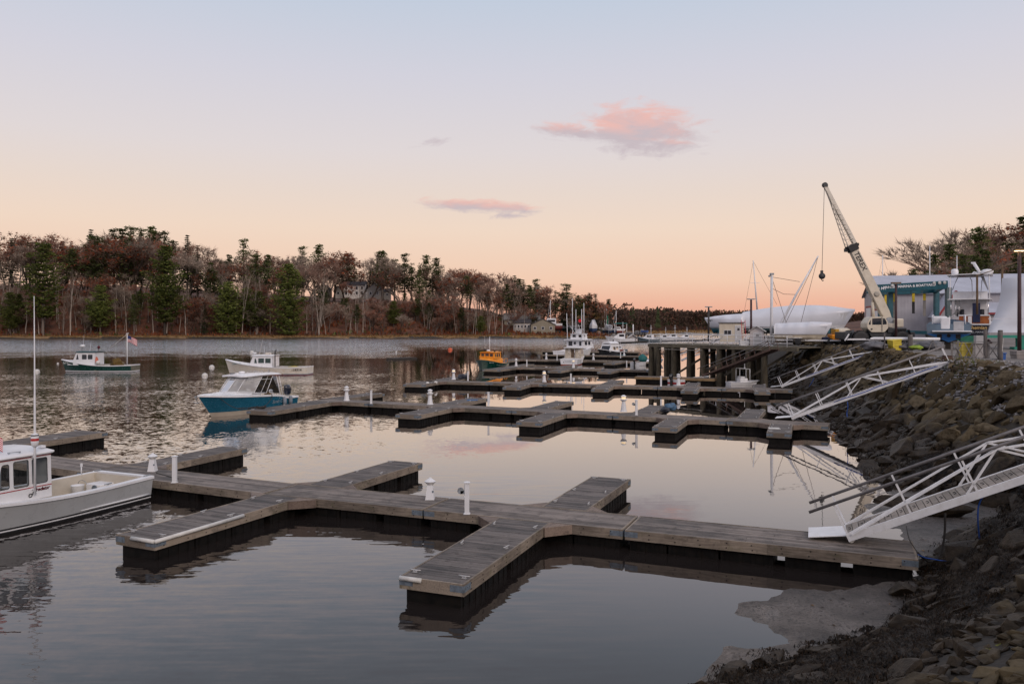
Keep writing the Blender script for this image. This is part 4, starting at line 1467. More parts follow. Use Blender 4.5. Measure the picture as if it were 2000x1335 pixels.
# ---- the grey-hulled boat at the left edge
def near_boat():
    o = thing('fishing_boat', 'moored lobster-style boat with grey hull and open-sided white cabin, cut off by the left edge', 'boat', (-12.50, 25.72, 0), math.atan2(-.917, -.40))
    hullg = mat('light_grey_hull', (.40, .415, .425), .3, var=.05, scale=1.2, stain=(.32, .31, .28), stain_amt=.2, coat=.3)
    cream = mat('cream_interior', (.52, .475, .40), .6, var=.08, stain=(.36, .31, .25), stain_amt=.3)
    H = Hull(8.6, 2.75, [(0, .76), (.3, .74), (.55, .86), (.8, 1.12), (1, 1.45)], [(0, .90), (.2, .97), (.45, 1.0), (.68, .88), (.85, .56), (1, .0)], rake=.8)
    H.build(o, [black, white, hullg], [(.08, 0), (.115, 1), (.165, 0), (99, 2)])
    H.rail(o, white, .17, .035)
    H.deck(o, white, .44, .995)
    H.cockpit(o, cream, .03, .44, .18, .18)
    # spray strake low on the quarter
    for sd in (1, -1):
        b = MB(); b.tube([(H.x(u, .2), sd * (H.half(u, .2) + .01), .2 + .04 * u) for u in (.01, .06, .12, .2, .26, .3)], [.03, .03, .03, .025, .02, .008], 6)
        b.build('strake', white, o)
    # cabin: 3.4 m forward of the stern
    zb, zt, hw = .80, 1.99, 1.16
    wins = [rr(3.52, 3.98, 1.20, 1.90, .06), rr(4.06, 4.50, 1.18, 1.90, .06), rpoly([(4.60, 1.20), (4.98, 1.20), (4.80, 1.86), (4.60, 1.86)], .06)]
    ln = math.hypot(.32, .9)
    fronts = [rr(-1.0, -.08, .08, ln - .12, .06), rr(.08, 1.0, .08, ln - .12, .06)]
    house(o, 3.42, 5.22, 4.94, hw, zb, zt, wins, fronts, white, black, glass, zb_front=1.09, tumble=.05, aft=[[(-.95, .05), (.2, .05), (.2, 1.1), (-.95, 1.1)]])
    roof(o, 3.28, 5.10, 1.22, zt + .005, white, .05, .07)
    trunk_cabin(o, 5.15, 7.3, 1.0, .55, .98, 1.28, 1.34, white)
    b = MB()
    for sd in (1, -1): b.add(rr_pts(5.35, 5.75, 1.06, 1.2, sd * 1.012), [tuple(range(16))])
    b.build('porthole', blackg, o)
    # red pinstripes
    b = MB()
    for sd in (1, -1):
        y = sd * (hw + .022)
        b.beam((3.42, y, 1.135), (5.2, y, 1.135), .006, .022); b.beam((3.42, sd * (hw - .012), 1.955), (4.9, sd * (hw - .012), 1.955), .006, .022)
    b.build('pinstripe', redl, o)
    M = frame_m((3.72, hw + .028, 1.055), (-1, 0, .01), (0, 0, 1))
    text_on(o, 'Predator', .125, M, mat('maroon_letter', (.09, .012, .02), .4), .35, .003, bold=.004)
    b = MB(); b.tube([(4.05 + .045 * math.cos(a), hw + .04, .93 + .045 * math.sin(a)) for a in [k * PI / 6 for k in range(13)]], .011, 6); b.tube([(4.0, hw + .04, .93), (3.97, hw + .04, 1.02)], .01, 6); b.build('shore_power_inlet', black, o)
    # roof furniture
    dome(o, (4.75, .05, 2.1), .3, .26)
    b = MB(); b.lathe([(.10, 0), (.10, .14), (0, .17)], 10, c=(4.3, .25, 2.1)); b.build('searchlight', white, o)
    flag(o, (4.66, .38, 2.62), .34, .34, (-.6, .75, 0), .5)
    b = MB(); b.tube([(4.66, .38, 2.08), (4.66, .38, 2.64)], .012, 6); b.build('flagstaff', chrome, o)
    b = MB(); b.tube([(4.45, .9, 2.09), (4.45, .9, 2.12), (4.2, .98, 2.12), (4.2, .98, 2.09)], .012, 6); b.lathe([(.03, 0), (.03, .03)], 8, c=(4.45, .9, 2.1)); b.lathe([(.03, 0), (.03, .03)], 8, c=(4.2, .98, 2.1)); b.build('grab_rail', steel, o)
    b = MB(); b.cbox((3.4, .75, 2.14), (.12, .16, .06)); b.tube([(3.4, .75, 2.07), (3.4, .75, 2.12)], .02, 6); b.build('deck_light', white, o)
    b = MB(); b.tube([(4.05, -.35, 2.1), (4.05, -.35, 2.5)], .012, 6); b.build('whip_base', steel, o)
    # tall white pole with a lobster buoy hung on the near side
    b = MB(); b.tube([(3.97, hw + .10, .95), (3.97, hw + .10, 2.6), (3.97, hw + .09, 4.4), (3.97, hw + .07, 6.32)], [.032, .03, .018, .008], 8); b.cbox((3.97, hw + .06, 1.97), (.07, .10, .05)); b.cbox((3.97, hw + .05, 1.1), (.07, .10, .05))
    b.build('antenna_pole', white, o)
    b = MB(); b.lathe([(.03, 2.22), (.075, 2.27), (.098, 2.36), (.098, 2.40), (.098, 2.47), (.098, 2.50), (.098, 2.535), (.098, 2.57), (.07, 2.59), (.03, 2.6)], 14, c=(3.97, hw + .10, 0), mis=[0, 0, 0, 1, 0, 0, 2, 0, 0], smooth=True)
    b.build('lobster_buoy', [white, red, black], o)
    # cockpit things
    b = MB(); b.lathe([(.15, .18), (.19, .46), (.2, .47), (.18, .47), (.14, .22)], 16, c=(1.15, -.72, .06)); b.build('bucket', white, o)
    b = MB(); b.tube([(.98 + .0, -.72 + .19 * math.cos(a), .53 + .12 * math.sin(a)) for a in [PI * k / 8 for k in range(9)]], .008, 5); b.build('bucket_handle', steel, o)
    b = MB(); b.tube([(.7, -1.12, .76), (.7, -1.12, 1.02)], .018, 6); b.cbox((.7, -1.12, 1.06), (.05, .05, .1)); b.build('stern_light', white, o)
    b = MB(); b.box(.2, .75, -.85, -.2, .18, .5); b.build('cockpit_box', white, o, bevel=.02)
    b = MB(); b.lathe([(.12, 0), (.12, .02)], 14, M=Matrix.Translation((.75, -.45, .36)) @ Matrix.Rotation(PI / 2, 4, 'Y')); b.build('hatch', plate, o)
    for x, y in ((.12, 1.1), (.12, -1.1), (1.6, 1.17)):
        b = MB(); b.tube([(x - .12, y, .80), (x + .12, y, .80)], .018, 6); b.cbox((x, y, .785), (.06, .03, .03)); b.build('mooring_cleat', steel, o)
    return o


def rr_pts(x0, x1, z0, z1, y):
    return [(x, y, z) for x, z in rr(x0, x1, z0, z1, .05, 4)]


near_boat()
line_thing('mooring_line', 'short dark stern line from the grey-hulled boat to the walkway', [Vector((-11.45, 25.6, .8)), Vector((-11.1, 25.85, .62)), Vector((-10.9, 26.0, .53))], .014, rope_k)


# ---- lobster boats on moorings
def lobster(name, label, loc, rz, L, B, hullm, bootm, stripe, cabm, roofm, sheer, cab, wins, nwin_front=2, pane=None, lowtrunk=True, roofover=.12):
    o = thing(name, label, 'boat', loc, rz)
    H = Hull(L, B, sheer, [(0, .84), (.2, .95), (.45, 1.0), (.68, .86), (.86, .5), (1, .0)], rake=.55, fl=.6)
    H.build(o, [bootm, stripe, hullm], [(.05, 0), (.16, 1), (99, 2)])
    H.rail(o, cabm, .14, .045)
    xa, xb, xt, hw, zb, zt, zf = cab
    H.deck(o, cabm, (xa - .1) / L, .995)
    H.cockpit(o, mat('boat_cockpit', (.42, .40, .36), .6, var=.15), .03, (xa - .05) / L, .1, .16)
    lv = math.hypot(xt - xb, zt - zf)
    fronts = []
    k = nwin_front
    for i in range(k):
        a = -hw + .12 + i * (2 * hw - .24) / k; b_ = a + (2 * hw - .24) / k - .08
        fronts.append(rr(a, b_, .10, lv - .12, .04))
    house(o, xa, xb, xt, hw, zb, zt, wins, fronts, cabm, cabm, pane or glassd, zb_front=zf, tumble=.05, aft=True, th=.03)
    roof(o, xa - roofover, xt + .22, hw + .06, zt + .004, roofm, .07, .10)
    if lowtrunk: trunk_cabin(o, xb - .1, xb + (L - xb) * .62, hw * .86, hw * .4, zb + .12, zf - .04, zf - .02, cabm)
    return o, H


greenh = mat('dark_green_hull', (.004, .045, .035), .25, var=.2, coat=.4)
greenr = mat('green_roof', (.01, .05, .055), .5, var=.15)
ivory = mat('ivory_hull', (.70, .66, .58), .4, var=.07, scale=1.2, stain=(.55, .36, .18), stain_amt=.5)
rustb = mat('red_brown_boot', (.28, .06, .03), .6, var=.2)


def green_boat():
    st = P(266, 725.3)
    L = 9.0
    wins = [rr(2.98 + 1.5, 3.62 + 1.5, 1.55, 2.12, .07), rr(3.72 + 1.5, 4.36 + 1.5, 1.55, 2.12, .07), rpoly([(4.82 + 1.5, 1.55), (5.18 + 1.5, 1.55), (5.05 + 1.5, 2.14), (4.90 + 1.5, 2.14)], .05)]
    wins = [rr(4.62, 5.22, 1.52, 2.12, .07), rr(5.32, 5.92, 1.52, 2.12, .07), rpoly([(6.28, 1.50), (6.62, 1.50), (6.50, 2.14), (6.42, 2.14)], .05)]
    o, H = lobster('fishing_boat', 'dark green lobster boat with white cabin, mast and flag, moored off the left bank', (st.x, st.y - .2, 0), R(180), L, 2.9, greenh, black, white, white, greenr,
                   [(0, .86), (.3, .80), (.55, .92), (.8, 1.22), (1, 1.52)], (4.38, 6.95, 6.55, 1.1, .84, 2.34, 1.42), wins)
    name_m = mat('white_script', (.75, .78, .75), .5)
    text_on(o, 'Salt Rose', .34, frame_m((8.06, H.half(.9, 1.05) + .06, 1.10), (-1, .36, 0.07), (0, .12, 1)), name_m, .3, .004)
    b = MB(); b.lathe([(.06, 0), (.06, .55), (.3, .6), (.3, .78), (.12, .86), (0, .87)], 14, c=(6.25, .3, 2.42)); b.build('radar_dome', white, o)
    antenna(o, (6.25, .25, 2.5), 2.0, .015, lean=(-.15, 0)); antenna(o, (5.8, -.5, 2.45), 1.15, .02, lean=(-.15, 0))
    b = MB(); b.tube([(4.35, .2, 2.4), (4.35, .2, 2.75)], .02, 6); b.ico((4.35, .2, 2.95), .2, 2, 0, (.8, .8, 1), .2, 3); b.build('furled_flag', mat('maroon_cloth', (.09, .012, .02), .8), o)
    # riding mast with boom lines and flag
    b = MB(); b.tube([(1.0, 0, .8), (1.0, 0, 4.65)], [.07, .05], 8); b.box(.82, 1.12, -.05, .05, 4.6, 4.68); b.build('mast', white, o)
    b = MB(); b.tube([(1.0, 0, 4.55), (3.5, .2, 2.45)], .022, 6); b.tube([(3.5, .2, 2.45), (1.3, 0, .95)], .018, 6); b.tube([(1.15, 0, 4.5), (1.12, 0, 1.2)], .012, 5); b.build('rigging', mat('pale_rope', (.55, .5, .45), .8), o)
    flag(o, (.95, 0, 4.35), 1.2, .75, (-1, .15, 0), .45)
    b = MB(); b.lathe([(.02, -.25), (.18, -.2), (.25, 0), (.18, .2), (.02, .25)], 14, c=(4.05, .9, 1.15)); b.build('mooring_ball', vinyl, o)
    b = MB(); b.lathe([(.02, 0), (.16, .1), (.2, .4), (.1, .75), (0, .8)], 12, c=(4.32, .75, 1.05)); b.build('orange_float', mat('faded_orange', (.55, .14, .08), .6), o)
    b = MB(); b.ico((2.2, 0, 1.0), .62, 3, 0, (1.1, 1.0, .85), .6, 9); b.build('net_pile', mat('ochre_net', (.12, .08, .02), .95, var=.5, scale=9, bump=1, bscale=20, stain=(.3, .08, .02), stain_amt=.4), o)
    return o


green_boat()


def white_lobster():
    st = P(605.5, 731.5)
    L = 9.9
    wins = [rr(4.15, 4.82, 1.34, 1.90, .04), rr(4.92, 5.62, 1.34, 1.90, .04), rpoly([(5.72, 1.32), (6.06, 1.32), (6.02, 1.90), (5.90, 1.90)], .04)]
    o, H = lobster('fishing_boat', 'long white lobster boat with hull number and black exhaust stack, moored in mid-river', (st.x, st.y, 0), R(176), L, 3.0, ivory, rustb, mat('blue_grey_stripe', (.12, .16, .22), .5), gel, gel,
                   [(0, .96), (.25, .90), (.5, .98), (.75, 1.26), (.9, 1.52), (1, 1.74)], (4.0, 6.55, 6.2, 1.1, .9, 2.12, 1.28), wins, pane=glass_mat('green_window_glass', (.04, .08, .075), .75))
    text_on(o, '1124314', .36, frame_m((1.22, H.half(.12, .62) + .03, .62), (-1, 0, 0), (0, .05, 1)), blackl, 0, .004, space=1.12, bold=.008)
    text_on(o, 'OCEAN PRIDE', .19, frame_m((8.25, H.half(.835, 1.27) + .05, 1.27), (-1, .28, .1), (0, .2, 1)), mat('teal_letter', (.05, .22, .26), .5), .1, .004)
    b = MB(); b.tube([(3.86, .55, .9), (3.86, .55, 2.55), (3.84, .55, 2.7), (3.70, .55, 2.85)], .055, 8); b.build('exhaust_stack', black, o)
    b = MB(); b.tube([(3.92, 1.0, .95), (3.92, 1.0, 2.1)], .03, 6); b.build('deck_post', white, o)
    b = MB()
    b.lathe([(.02, 0), (.2, .02), (.24, .1), (.2, .17), (0, .2)], 14, c=(6.4, .2, 2.36)); b.tube([(6.4, .2, 2.2), (6.4, .2, 2.38)], .03, 6); b.build('mast_head_light', white, o)
    b = MB(); b.box(4.55, 5.15, -.18, .18, 2.3, 2.5); b.tube([(4.85, 0, 2.2), (4.85, 0, 2.32)], .06, 8); b.build('radar', mat('radar_cream', (.62, .57, .5), .5), o, bevel=.05)
    antenna(o, (5.85, .1, 2.3), 1.95, .018, mat('rusty_white', (.6, .5, .42), .5), lean=(-.45, 0)); antenna(o, (5.5, -.4, 2.3), 1.0, .015, lean=(-.05, 0))
    b = MB()
    for x in (6.75, 7.25): b.add(rr_pts(x, x + .38, 1.10, 1.20, .985), [tuple(range(16))]); b.add(rr_pts(x, x + .38, 1.10, 1.20, -.985), [tuple(range(16))])
    b.build('porthole', blackg, o)
    b = MB(); b.ico((1.9, 0, .86), .4, 2, 0, (1.8, 1, .35), .4, 5); b.build('yellow_gear', mat('dull_yellow', (.4, .33, .08), .8), o)
    # dinghy-like fender board
    return o


white_lobster()
# mooring buoys out in the river
def buoy(label, px, py, r, m=None):
    p = P(px, py)
    return ball(label, (p.x, p.y, r * .02), r, m or vinyl, 'mooring_buoy', 'buoy', 'mooring buoys in the river')


buoy('white mooring buoy floating just ahead of the long white lobster boat', 413.5, 717.5, .36)
buoy('white mooring buoy nearer the viewer, left of the blue motorboat canopy', 400, 734, .34)
buoy('pale mooring buoy floating by the white antenna pole at left', 72, 726, .34)
buoy('small white buoy ahead of the green lobster boat', 113, 710, .16)
buoy('white mooring buoy far behind the mid-river lobster boat', 492, 688, .42)
buoy('orange-red mooring buoy alone in the middle channel', 879, 683.5, .55, mat('orange_buoy', (.6, .1, .03), .5, stain=(.1, .03, .02), stain_amt=.5))
buoy('tiny white buoy beside the low raft', 774, 687, .2)
# ---- blue motorboat with a hardtop
def blue_boat():
    st = Vector((-15.55, 54.5, 0))
    bw = Vector((-18.55, 47.9, 0))
    d = bw - st
    o = thing('motorboat', 'blue-hulled motorboat with white hardtop, clear windscreen and black outboard, beside the second row', 'boat', st, math.atan2(d.y, d.x))
    L, B = 7.75, 2.55
    H = Hull(L, B, [(0, .80), (.14, .82), (.24, 1.0), (.45, 1.12), (.75, 1.25), (1, 1.40)], [(0, .90), (.25, .98), (.5, 1.0), (.7, .92), (.87, .62), (1, .0)], rake=1.15, fl=.75, draft=.4)
    blueh = mat('teal_blue_hull', (.018, .125, .205), .22, var=.12, coat=.5)
    beige = mat('beige_bottom', (.48, .42, .34), .5, var=.1)
    H.build(o, [beige, blueh], [(.03, 0), (.26, 0), (99, 1)])
    H.rail(o, gel, .2, .05, name='gunwale')
    H.deck(o, gel, .50, .995, camber=.16)
    H.cockpit(o, mat('offwhite_liner', (.6, .57, .5), .5, var=.06), .03, .50, .25, .2)
    # raised foredeck moulding
    trunk_cabin(o, 4.2, 7.0, .98, .42, 1.12, 1.40, 1.42, gel, 'foredeck_moulding')
    # wraparound windscreen: bars and clear panels
    top = 2.28
    base = [(3.0, 1.05, 1.22), (4.1, 1.02, 1.30), (5.25, .72, 1.42), (5.62, .25, 1.46)]
    head = [(2.35, 1.0, top), (3.3, .98, top + .02), (4.45, .72, top + .03), (4.72, .25, top + .04)]
    bb = MB(); pn = MB()
    for sd in (1, -1):
        q = [Vector((x, sd * y, z)) for x, y, z in base]; h = [Vector((x, sd * y, z)) for x, y, z in head]
        for i in range(4): bb.tube([q[i], h[i]], .022, 6)
        bb.tube(q, .022, 6); bb.tube([a.lerp(b_, .82) for a, b_ in zip(q, h)], .018, 6)
        m1 = q[0].lerp(q[1], .45), h[0].lerp(h[1], .45)
        bb.tube([m1[0], m1[1]], .014, 6)
        for i in range(3): pn.add([q[i], q[i + 1], h[i + 1], h[i]], [(0, 1, 2, 3)])
    q0, h0 = Vector(base[3]), Vector(head[3])
    q1, h1 = Vector((base[3][0], -base[3][1], base[3][2])), Vector((head[3][0], -head[3][1], head[3][2]))
    bb.tube([q0, q1], .022, 6); bb.tube([q0.lerp(h0, .82), q1.lerp(h1, .82)], .018, 6)
    pn.add([q0, q1, h1, h0], [(0, 1, 2, 3)])
    wb = bb.build('windscreen_frame', gel, o)
    pn.build('pane', clearv, wb)
    # side curtains aft, open stern supports
    for sd in (1, -1):
        b = MB(); b.tube([(1.72, sd * 1.08, 1.0), (1.98, sd * .98, 2.26)], .024, 6); b.tube([(1.45, sd * 1.05, .98), (1.72, sd * .98, 2.25)], .02, 6)
        b.beam((1.58, sd * 1.065, 1.6), (1.85, sd * 1.03, 1.6), .03)
        b.build('hardtop_support', gel, o)
    for sd in (1, -1):
        b = MB(); b.add([(1.78, sd * 1.08, 1.1), (3.0, sd * 1.06, 1.24), (2.38, sd * 1.0, 2.22), (2.0, sd * .98, 2.22)], [(0, 1, 2, 3)]); b.build('side_curtain', clearv, o)
    roof(o, 1.35, 4.95, 1.12, top + .02, gel, .07, .08, 'hardtop', .35, .05)
    b = MB(); b.tube([(1.35, 1.0, 2.34), (2.4, 1.05, 2.35), (3.6, 1.03, 2.35), (4.5, .85, 2.36), (4.9, .4, 2.36), (4.9, -.4, 2.36), (4.5, -.85, 2.36), (3.6, -1.03, 2.35), (1.35, -1.0, 2.34)], .03, 6); b.build('hardtop_edge', mat('tan_trim', (.45, .33, .2), .5), o)
    b = MB(); b.tube([(2.4, .3, 2.5), (2.5, .3, 2.58), (3.2, .3, 2.58), (3.3, .3, 2.5)], .012, 6); b.tube([(2.4, -.3, 2.5), (2.5, -.3, 2.58), (3.2, -.3, 2.58), (3.3, -.3, 2.5)], .012, 6); b.build('roof_rail', chrome, o)
    b = MB(); b.cbox((2.15, .5, 2.55), (.05, .05, .22)); b.build('all_round_light', chrome, o)
    dome(o, (4.5, 0, 2.46), .12, .1, name='gps_dome'); dome(o, (3.75, -.3, 2.48), .2, .14)
    # inside: console, wheel, seats
    b = MB(); b.box(3.3, 4.0, .2, .9, .25, 1.35); b.box(3.3, 4.0, -.9, -.2, .25, 1.35); b.build('console', gel, o, bevel=.05)
    b = MB(); b.tube([(3.22, -.55 + .17 * math.cos(a), 1.32 + .17 * math.sin(a)) for a in [k * PI / 8 for k in range(17)]], .014, 6); b.build('steering_wheel', black, o)
    tan = mat('tan_seat', (.38, .26, .15), .7)
    b = MB(); b.box(2.3, 2.75, .3, .85, .7, .85); b.box(2.3, 2.38, .3, .85, .85, 1.45); b.box(2.3, 2.75, -.85, -.3, .7, .85); b.box(2.3, 2.38, -.85, -.3, .85, 1.45); b.build('helm_seats', tan, o, bevel=.04)
    b = MB(); b.ico((1.62, .35, 1.32), .2, 3, 0, (.8, .8, 1.1), .2, 2); b.build('covered_reel', mat('grey_cover', (.12, .14, .18), .7), o)
    for k, y in enumerate((.5, 0, -.5)):
        b = MB(); b.tube([(.9, y, .8), (.55, y * 1.1, 1.55 + .1 * k)], .012, 6); b.build('rod_holder', black, o)
    outboard(o, (-.12, 0, .55), .98, mat('navy_cowling', (.012, .018, .035), .18, coat=.5))
    # anchor on its roller
    b = MB(); b.beam((7.55, 0, 1.36), (7.95, 0, 1.30), .06); b.tube([(7.9, 0, 1.32), (7.75, 0, .98)], .02, 6); b.tube([(7.58, .16, 1.0), (7.76, .0, .92), (7.92, -.16, 1.0)], .025, 6); b.build('anchor', steel, o)
    silver = mat('silver_script', (.35, .42, .48), .35, metal=.3)
    text_on(o, 'Sarah C', .30, frame_m((2.15, H.half(.28, .62) + .02, .60), (-1, 0, 0.02), (0, .12, 1)), silver, .4, .004)
    b = MB(); b.tube([(2.05 + .05 * math.cos(a) * 2.4, H.half(.28, .9) + .012, .86 + .08 * math.sin(a)) for a in [k * PI / 5 for k in range(8)]], .012, 5); b.build('script_flourish', silver, o)
    for x, z in ((1.55, .42), (.95, .45)):
        b = MB(); b.lathe([(.02, 0), (.12, .04), (.13, .2), (.13, .42), (.1, .5), (.02, .52)], 12, c=(x, H.half(x / L, .5) + .14, z - .1)); b.tube([(x, H.half(x / L, .5) + .14, z + .42), (x, H.half(x / L, .8) - .02, .92)], .01, 5); b.build('fender', mat('grey_fender', (.2, .23, .27), .6), o)
    return o


bb_ = blue_boat()
line_thing('mooring_line', 'dark bow line drooping from the blue motorboat to the finger dock', [Q(412, 770, 48.5), Q(430, 778, 48.2), Q(450, 792, 47.8), Q(470, 799, 47.6), Q(487, 799.5, 47.5)], .02, rope_k)
line_thing('mooring_line', 'dark spring line from the blue motorboat to a pile of rope on the finger', [Q(530, 768, 51.6), Q(531, 776, 51.2), Q(520, 790, 50.2), Q(507, 795, 48.9)], .02, rope_k)
o_ = thing('rope_heap', 'heap of dark rope lying on the finger dock beside the blue motorboat', 'rope', P(500, 797.5, DZ))
b_ = MB()
for k in range(4):
    b_.tube([(.5 * math.cos(a * (1 + .1 * k)) * (1 - .12 * k) + .1 * k, .22 * math.sin(a) , .03 + .025 * k + .02 * math.sin(3 * a)) for a in [j * PI / 7 for j in range(15)]], .03, 6)
b_.build('coils', rope_k, o_)
b_ = MB(); b_.tube([(-.5, .1, .02), (-.9, .2, .02), (-1.1, -.1, .02)], .025, 6); b_.build('loose_end', rope_k, o_)


# ---- orange and green tug
def tug():
    p = P(943, 723.4)
    rz = math.atan2(-.93, -.36)
    L, B = 6.6, 2.75
    d = Vector((math.cos(rz), math.sin(rz)))
    o = thing('tugboat', 'small tugboat with orange cabin and dark green hull, bow towards the viewer', 'boat', (p.x - d.x * (L - .5), p.y - d.y * (L - .5), 0), rz)
    H = Hull(L, B, [(0, .75), (.4, .80), (.7, 1.0), (1, 1.36)], [(0, .82), (.2, .96), (.5, 1.02), (.75, .95), (.92, .62), (1, .0)], rake=.35, fl=.45)
    H.build(o, [black, greenh], [(.06, 0), (99, 1)])
    H.rail(o, mat('green_rail', (.012, .06, .05), .5), .1, .05)
    H.deck(o, orange, .03, .995, camber=.04)
    b = MB()
    for sd in (1, -1):
        b.tube([(H.x(u, .7), sd * (H.half(u, .7) + .02), H.zs(u) - .32) for u in (.1, .3, .5, .7, .85, .95, .99)], .022, 6)
    b.build('rub_strake', mat('pale_strake', (.3, .34, .32), .5), o)
    # orange bulwark house, stepped
    trunk_cabin(o, 2.0, 6.1, 1.08, .85, .95, 1.45, 1.62, orange, 'lower_house')
    wins = [rr(2.75, 3.25, 1.62, 2.05, .05), rr(3.4, 3.9, 1.62, 2.05, .05), rr(4.05, 4.45, 1.62, 2.05, .05)]
    lv = .78
    fronts = [rr(-.82, -.36, .28, lv - .10, .04), rr(-.26, .26, .28, lv - .10, .04), rr(.36, .82, .28, lv - .10, .04)]
    house(o, 2.5, 4.75, 4.7, .96, 1.4, 2.18, wins, fronts, orange, orange, glassd, aft=True, tumble=.02)
    roof(o, 2.35, 4.95, 1.06, 2.185, orange, .07, .06)
    b = MB(); b.tube([(3.9, 0, 2.25), (3.9, 0, 4.2)], [.06, .035], 8); b.tube([(3.9, -.25, 3.6), (3.9, .25, 3.6)], .015, 6); b.build('mast', white, o)
    antenna(o, (3.7, -.72, 2.25), 2.0, .02, lean=(-.1, -.1))
    b = MB(); b.lathe([(.08, 0), (.22, .08), (.26, .2), (.1, .28), (0, .3)], 14, c=(4.3, 0, 2.28)); b.build('horn_dome', white, o)
    b = MB(); b.ico((4.35, -.45, 2.5), .17, 2, 0, (1, 1, 1)); b.tube([(4.35, -.45, 2.25), (4.35, -.45, 2.4)], .03, 6); b.build('searchlight', black, o)
    b = MB(); b.ico((4.2, .8, 2.38), .13, 2); b.build('side_lamp', black, o)
    b = MB()
    for sd in (1, -1): b.tube([(.15, sd * .95, .8), (.15, sd * .95, 1.3), (1.6, sd * 1.1, 1.32), (1.6, sd * 1.1, .85)], .025, 6)
    b.build('stern_rail', orange, o)
    b = MB()
    for sd in (1, -1):
        b.tube([(4.9, sd * .9, 1.55), (5.6, sd * .7, 1.75), (6.15, sd * .3, 1.85), (6.25, 0, 1.86)], .022, 6)
        for x, y in ((5.4, .78), (5.9, .5)): b.tube([(x, sd * y, 1.4), (x, sd * y, 1.82 - (5.9 - x) * .15)], .018, 6)
    b.build('bow_rail', orange, o)
    for sd in (1, -1):
        text_on(o, 'MAGGIE', .2, frame_m((5.7, sd * (H.half(.87, 1.0) + .05), .98), (-sd, sd * .0 + .62 * 1, 0), (0, sd * .2, 1)) if sd > 0 else frame_m((5.7, -(H.half(.87, 1.0) + .05), .98), (1, .62, 0), (0, -.2, 1)), mat('pale_script', (.6, .62, .6), .5), .2, .004)
    return o


tug()


# ---- white sportfishing boat and the smaller white boat astern of it
def flybridge_boat():
    p = P(1098, 698)
    rz = math.atan2(.75, .5)
    o = thing('sportfishing_boat', 'large white fishing boat with flybridge and tall outrigger poles, stern towards the viewer', 'boat', (p.x, p.y, 0), rz)
    L, B = 11, 4.3
    H = Hull(L, B, [(0, 1.15), (.3, 1.2), (.6, 1.6), (1, 2.3)], [(0, .9), (.3, 1.0), (.55, .98), (.75, .8), (.9, .42), (1, 0)], rake=1.4, fl=.7)
    H.build(o, [mat('teal_boot', (.02, .1, .13), .5), gel], [(.12, 0), (99, 1)])
    H.rail(o, gel, .2, .06); H.deck(o, gel, .42, .99); H.cockpit(o, gel, .03, .42, .35, .25)
    wins = [rr(5.1, 6.1, 2.1, 2.75, .06), rr(6.4, 7.3, 2.1, 2.75, .06)]
    house(o, 4.6, 8.6, 7.6, 1.75, 1.5, 3.0, wins, [rr(-1.5, -.1, .2, 1.3, .06), rr(.1, 1.5, .2, 1.3, .06)], gel, gel, glassd, tumble=.12, aft=[rr(-1.3, -.9, .55, 1.25, .04), rr(-.2, .25, .75, 1.2, .04), rr(.55, 1.3, .5, 1.25, .04)], zb_front=1.7)
    b = MB(); b.box(4.57, 4.6, -1.32, -.88, 2.03, 2.77); b.box(4.57, 4.6, -.22, .27, 2.23, 2.72); b.box(4.57, 4.6, .53, 1.32, 1.98, 2.77); b.build('aft_pane', glassd, o)
    roof(o, 3.9, 7.8, 2.05, 3.0, gel, .14, .06, 'flybridge_deck')
    wins2 = [rr(5.5, 6.2, 3.55, 3.95, .05)]
    house(o, 5.2, 7.0, 6.8, 1.25, 3.15, 4.1, wins2, [rr(-1.0, 1.0, .3, .8, .05)], gel, gel, glassd, tumble=.06, aft=[rr(-1.0, -.4, .35, .8, .05), rr(.1, 1.0, .35, .85, .05)])
    roof(o, 5.0, 7.2, 1.35, 4.1, gel, .06, .05, 'bridge_top')
    b = MB(); b.box(5.6, 6.4, -.5, .5, 4.2, 4.9); b.box(5.5, 6.5, -.7, .7, 4.9, 5.0); b.build('upper_station', gel, o, bevel=.05)
    for i, (x, y, h, ln) in enumerate(((5.1, 1.85, 4.9, .15), (5.4, .25, 5.6, 0), (5.1, -1.15, 5.6, .05), (5.3, .9, 7.6, .02), (5.6, -1.3, 6.7, .02))):
        b = MB(); b.tube([(x, y, 3.0), (x, y + ln, 3.0 + h)], [.09, .05], 7); b.build('outrigger_pole', white, o)
    b = MB(); b.tube([(5.1, 1.9, 5.6), (5.1, -1.1, 5.6)], .03, 6); b.tube([(5.1, 1.2, 5.5), (5.3, .4, 4.2)], .04, 6); b.tube([(5.1, -.4, 5.8), (5.3, -1.2, 3.6)], .04, 6); b.build('brace', white, o)
    b = MB(); b.lathe([(.3, 0), (.3, .06)], 14, M=Matrix.Translation((5.05, -.75, 6.5)) @ Matrix.Rotation(PI / 2, 4, 'Y')); b.build('red_disc', mat('signal_red', (.75, .01, .02), .5, emis=(.8, .02, .03), es=.12), o)
    return o


